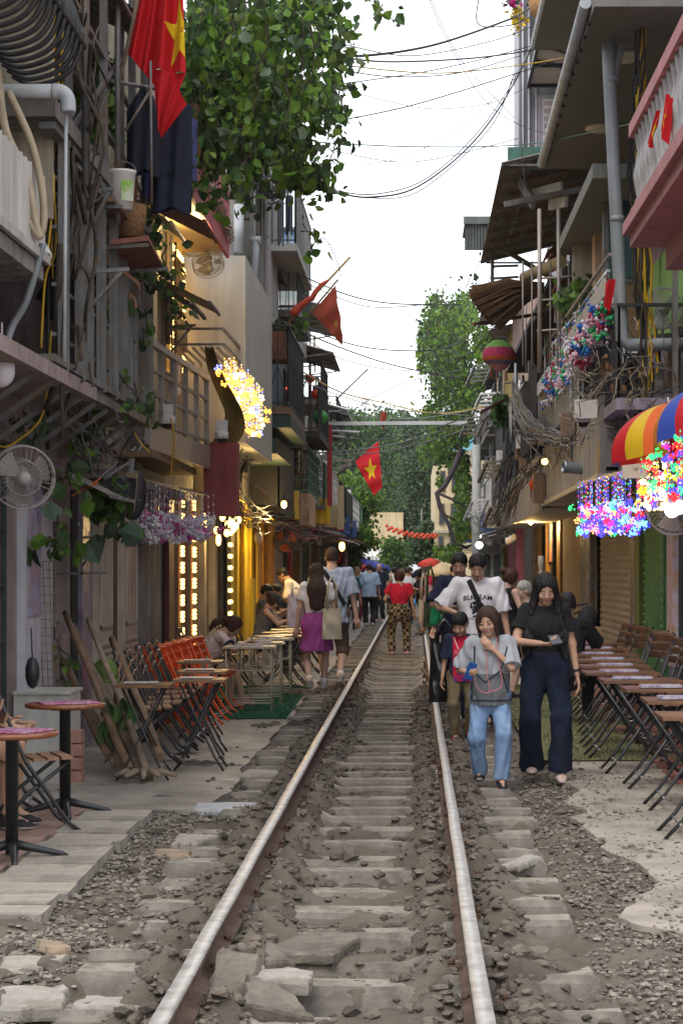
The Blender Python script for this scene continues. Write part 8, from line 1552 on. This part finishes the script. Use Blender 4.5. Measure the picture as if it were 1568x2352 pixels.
tote((gx(988,26.9),26.9,gz(1440,26.9)), .2, .34, .14, cloth('tote_dark_green', (.018,.03,.012), c2=(.06,.10,.02), s=2), 'black and olive tote bag beside the man in navy', .2, .5); tote((gx(972,31),31,gz(1430,31)), .16, .36, .12, cloth('tote_cream', (.42,.36,.27)), 'cream shoulder bag of the person in the conical hat', .3, .4)
# --- couple walking away
b, J = person('tall man in light blue shirt and brown shorts walking away with a black strap', gx(762,27.3), 27.3, .0, 1.90, .05, .009, 'b', 0, 1.12, 1.0, .02, (.12,.1,0), wr=(.30,.0,.84), wl=(-.29,.05,.84), ar=(.10,-.1,.12), al=(-.10,.15,.09), tr=-.3, kp=((.2,1,0),(-.2,1,0)), top=c_chamb, hem=.78, fit=.035, sleeve='half', bottom=c_brown, bt='kshorts', hair=HBR, hstyle='short', shoe=s_grey, sock=c_white, face=False)
strap(b, J['top'], (-.10,1.42), (.17,.98), .05, c_blk, front=False)
b, J = person('woman in white tee and purple shorts walking away with long brown hair', gx(727,26.2), 26.2, .0, 1.68, .05, .009, 'b', 1, 1.06, 1.0, .02, (.05,-.25,0), wr=(.27,.02,.84), wl=(-.27,.04,.82), ar=(.09,.14,.09), al=(-.09,-.16,.14), tl=-.6, top=c_white, hem=.93, tuck=True, fit=.02, sleeve='short', bottom=c_purple, bt='skirt', hair=HBR, hstyle='long', shoe=s_grey, sock=c_white, face=False)
strap(b, J['top'], (-.08,1.42), (.13,1.05), .028, c_blk, front=False); strap(b, J['top'], (.12,1.42), (.17,1.02), .022, cloth('canvas', (.48,.42,.33)), 'tote_strap', front=False)
tote((gx(762,26.0),26.0,gz(1468,26.0)), .27, .40, .12, cloth('canvas', (.48,.42,.33)), 'cream canvas tote bag on the shoulder of the woman in purple shorts', .25, .42); tote((gx(680,26.3),26.25,gz(1440,26.3)), .24, .42, .08, M('white_bag', (.60,.56,.62), r=.5, v=.12, s=9, c2=(.60,.42,.48), trans=.2), 'white plastic carrier bag with pink print beside the woman in purple shorts', .2, .1, 'bag', 'carrier_bag')
# --- woman on the track and the group beyond
person('woman in crimson tee and checked trousers standing between the rails, seen from behind', gx(917,38.3), 38.3, -.05, 1.62, .1, .010, 'a', 1, 1.18, 1.02, .02, (.1,.2,0), wr=(.30,.05,.84), wl=(-.22,.16,1.02), al=(-.15,0,.085), ar=(.15,0,.085), top=c_red, hem=.93, tuck=True, fit=.022, bottom=checker('checked_cloth', (.022,.016,.012), (.26,.20,.12), 15), bt='loose', hair=HRB, hstyle='curly', shoe=s_pink, face=False)
person('grey-haired man in teal polo and black trousers, seen from behind on the left', gx(805,52.5), 52.5, .0, 1.62, .1, .013, 'a', 0, 1.05, 1, .02, (.1,0,0), top=c_teal, fit=.03, sleeve='half', bottom=c_dark, hair=HG, hstyle='short', shoe=s_blk, face=False)
person('young man in pale blue tee and black trousers, seen from behind at the rail', gx(848,56), 56, .0, 1.74, -.1, .013, 'a', 0, 1.05, 1, .0, (.2,.5,0), top=c_lblue, hem=.80, fit=.05, sleeve='half', bottom=c_dark, bt='loose', hair=HB, hstyle='short', shoe=s_tan, face=False, al=(-.12,.1,.085))
person('blonde woman facing us in a pale top and wine-red trousers', gx(820,62), 62, .0, 1.66, PI, .013, 'b', 1, 1, 1, 0, (.1,0,0), top=c_beige, sleeve='none', bottom=c_wine, hair=HBL, hstyle='sides', shoe=s_blk)
person('bald man in a dark shirt behind the one in pale blue', gx(872,60), 60, .0, 1.78, PI-.3, .013, 'b', 0, 1.1, 1, .05, (.4,.1,0), top=c_navy, fit=.03, bottom=c_dark, hstyle='bald', shoe=s_tan)
b, J = person('woman in a navy cap and dark top with a brown bag, looking at a phone', gx(968,48.5), 48.5, .0, 1.60, PI*.62, .012, 'a', 1, 1, 1, .06, (.5,0,0), wr=(.1,.25,1.22), er=(.8,-.3,-.6), wl=(-.1,.25,1.2), el=(-.8,-.3,-.6), top=c_dark, bottom=cloth('light_grey', (.40,.38,.38)), hair=HB, hstyle='bun', shoe=s_blk)
m_ = MB(); m_.ball(J['Hd'](0,-.012,.055), .092, 12, (.95,1.1,.85), J['RH']); m_.tube([J['Hd'](0,.07,.055), J['Hd'](0,.16,.035)], [.075,.05], 10); q = m_.build('cap', c_navy, None); q.parent = b
tote((gx(972,48.2),48.2,gz(1364,48.2)), .28, .18, .12, cloth('brown_leather', (.13,.04,.03)), 'brown leather handbag of the woman in the navy cap', .2, .3, 'bag', 'handbag')
far = [(790,66,1.66,PI,c_wine,HB,'a','person with black hair under the red parasol on the left'),(884,70,1.7,.2,c_beige,HB,'a','person in beige with a dark cap beside the bald man'),(905,74,1.68,.1,c_white,HB,'a','person in white bending behind the woman in crimson'),(935,58,1.68,.2,c_white,HBR,'a','person in white tee with a dark strap right of the woman in crimson'),(940,66,1.7,PI,c_or,HB,'a','person in bright orange farther up the track'),(859,72,1.7,0,c_dark,HB,'a','dark-haired person partly hidden beside the bald man'),(925,88,1.68,PI,c_dark,HB,'a','person in black far up the track centre'),(900,95,1.66,.3,c_greyt,HB,'a','person in grey far beyond the white tee'),(962,92,1.64,PI,c_lblue,HB,'a','person in pale blue far off near the red parasol'),(945,105,1.66,0,c_beige,HBR,'b','tiny figure in beige at the far end of the track'),(915,112,1.7,PI,c_navy,HB,'a','tiny figure in navy at the far end of the track'),(878,100,1.66,PI,c_white,HB,'a','tiny figure in white at the far left of the track end'),(985,75,1.6,PI,c_red,HB,'a','person in red by the parasol on the right')]
for x, Y, H, rz, tp, hr, sk, lab in far: person(lab, gx(x,Y), Y, -.03, H, rz, .017, sk, 0, 1.05, 1, .03, (.15,0,0), top=tp, fit=.03, bottom=c_dark if Y % 2 else c_denim, hair=hr, hstyle='short' if Y != 74 else 'bob', shoe=s_blk, face=False, al=(-.1,.12,.09), ar=(.1,-.08,.1))
# --- seated and standing by the tables
SIT = dict(sit=True, pz=.53, kp=((.1,.3,1),(-.1,.3,1)))
b, J = person('young woman with ponytail in a blush ringer tee, bent over the cream metal table', -2.52, 23.3, .0, 1.60, -PI/2, .008, 'a', 1, 1.0, 1, .72, (.32,0,0), wr=(.12,.60,.80), er=(.8,0,-.5), wl=(-.14,.62,.80), el=(-.8,0,-.5), ar=(.12,.42,.09), al=(-.1,.55,.09), top=[c_blush, navy_trim], topmf=None, hem=.88, fit=.022, bottom=c_beige, bt='shorts', hair=HRB, hstyle='pony', shoe=s_pink, sole=s_pink, curl=(.9,.9), pn=((-.5,0,-1),(.5,0,-1)), **SIT)
m_ = MB()
for k in (1,-1): e = (J['EL'][k]-J['W'][k]*0); s0 = J['T'](k*.155,0,1.385).lerp(J['EL'][k], .6); s1 = J['T'](k*.155,0,1.385).lerp(J['EL'][k], .66); m_.tube([s0,s1], .079, 14)
q = m_.build('sleeve_trim', navy_trim, None); q.parent = b
phone(b, J, 1, 'phone in the hands of the young woman at the cream table', m_phone, (-.08,.03,.04), nrm=(0,-.8,.5))
dup(pc, (-2.5, 23.3, .01), -PI/2, 'brown folding chair under the young woman in the ringer tee')
b, J = person('woman in a dark cap and grey tank top eating at the left-hand tables', -2.42, 31.2, .0, 1.66, -PI/2, .010, 'b', 1, 1.05, 1, .30, (.3,-.2,0), wr=(.10,.52,.86), er=(.6,-.2,-.8), wl=(-.1,.55,.86), el=(-.6,-.2,-.8), ar=(.12,.4,.09), al=(-.1,.4,.09), top=c_greyt, sleeve='none', bottom=c_dark, hair=HBR, hstyle='bun', shoe=s_blk, curl=(.9,.9), pn=((-.5,0,-1),(.5,0,-1)), **SIT)
m_ = MB(); m_.ball(J['Hd'](0,-.012,.055), .093, 12, (.95,1.1,.85), J['RH']); m_.tube([J['Hd'](0,.07,.055), J['Hd'](0,.165,.03)], [.075,.05], 10); q = m_.build('cap', cloth('cap_grey', (.045,.055,.055)), None); q.parent = b
m_ = MB(); m_.tube([J['Hd'](-.06,.088,.004), J['Hd'](.06,.088,.004)], .018, 8); q = m_.build('sunglasses', m_black, None); q.parent = b
for x, Y, lab, c in ((-2.55,33.0,'man in dark tee seated just behind the woman in the cap',c_greyt),(-2.5,34.3,'man with black hair seated second behind the woman in the cap',c_dark)): person(lab, x, Y, .0, 1.78, -PI/2, .012, 'c', 0, 1.05, 1, .12, (.25,-.2,0), wr=(.1,.45,.9), wl=(-.1,.45,.9), top=c, bottom=c_dark, hair=HB, shoe=s_blk, ar=(.12,.4,.09), al=(-.1,.4,.09), **SIT)
person('person in white reaching over a table behind the woman in purple shorts', -1.98, 35.2, .0, 1.72, PI/2, .012, 'a', 0, 1.05, 1, .5, (.3,0,0), wr=(.1,.5,.95), wl=(-.15,.45,.95), top=c_white, fit=.03, sleeve='half', bottom=c_dark, hair=HB, shoe=s_blk, face=False)
person('woman with dark hair in a bun and black sleeveless dress, standing by the pink pillar', gx(1163,24.6), 24.6, .012, 1.60, -.9, .009, 'b', 1, 1.0, 1.03, .02, (.25,-.5,0), wr=(.24,.16,.92), er=(.6,-.6,0), wl=(-.2,.2,.9), top=c_blk, sleeve='none', hem=.84, bottom=c_blk, bt='skirt', hair=HRB, hstyle='bun', shoe=s_blk)
b, J = person('elderly grey-haired man with glasses in a sage shirt, seated on the right', gx(1212,26.5), 26.5, .05, 1.82, PI*.60, .009, 'b', 0, 1.1, 1.05, .05, (.15,.1,0), wr=(.15,.4,.85), wl=(-.15,.4,.85), top=c_sage, fit=.03, sleeve='half', bottom=c_dark, hair=HG, hstyle='short', shoe=s_blk, ar=(.12,.4,.09), al=(-.1,.4,.09), **SIT)
m_ = MB(); [m_.tube([J['Hd'](k*.03+.022*math.cos(a),.102,.0+.019*math.sin(a)) for a in [2*PI*i/12 for i in range(13)]], .002, 4) for k in (1,-1)]; [m_.tube([J['Hd'](k*.052,.1,.004), J['Hd'](k*.08,-.01,.004)], .002, 4) for k in (1,-1)]; q = m_.build('glasses', m_chrome, None); q.parent = b
person('man with short black hair in a black tee seated behind the woman in black', gx(1300,20.6), 20.6, .03, 1.74, -.3, .009, 'c', 0, 1.05, 1.05, .1, (.2,.5,0), wr=(.15,.4,.85), wl=(-.15,.4,.85), top=c_blk, fit=.03, sleeve='half', bottom=c_dark, hair=HB, hstyle='short', shoe=s_blk, ar=(.12,.4,.09), al=(-.1,.4,.09), **SIT)
person('seated person at the left edge, only a bare knee and a hand in view', -2.90, 12.35, .012, 1.68, -PI/2, .008, 'a', 1, 1.0, 1, .05, (0,0,0), wr=(.15,.40,.66), wl=(-.15,.38,.66), top=c_purple, bottom=c_beige, bt='shorts', hair=HB, hstyle='long', shoe=s_blk, ar=(.12,.42,.09), al=(-.1,.42,.09), **SIT)
person('person leaning out of the left balcony with both forearms hanging over the rail', -3.02, 17.0, 3.0, 1.70, -PI/2, .008, 'c', 0, 1.05, 1, .35, (.2,0,0), wr=(-.02,.62,1.08), er=(.8,-.1,.6), wl=(-.22,.56,.98), el=(-.8,-.1,.6), top=c_dark, fit=.02, bottom=c_dark, hair=HB, hstyle='short', curl=(.5,.5), pn=((0,-1,-.2),(0,-1,-.2)))
# ================================================================== AIR
b = MB(); b.bb(-62, 62, -22, 425, -1.3, 27); hz_ = b.build('haze', None or M('haze_stub', (1,1,1))); hz_['kind'] = 'stuff'
hm = bpy.data.materials.new('haze'); hm.use_nodes = True; T_ = hm.node_tree; T_.nodes.clear(); o_ = T_.nodes.new('ShaderNodeOutputMaterial'); v_ = T_.nodes.new('ShaderNodeVolumePrincipled'); v_.inputs['Density'].default_value = .0002; v_.inputs['Color'].default_value = (.82,.90,1,1); v_.inputs['Anisotropy'].default_value = .2; T_.links.new(v_.outputs[0], o_.inputs['Volume']); hz_.data.materials.clear(); hz_.data.materials.append(hm)
SC.cycles.volume_bounces = 1; SC.cycles.volume_step_rate = 4
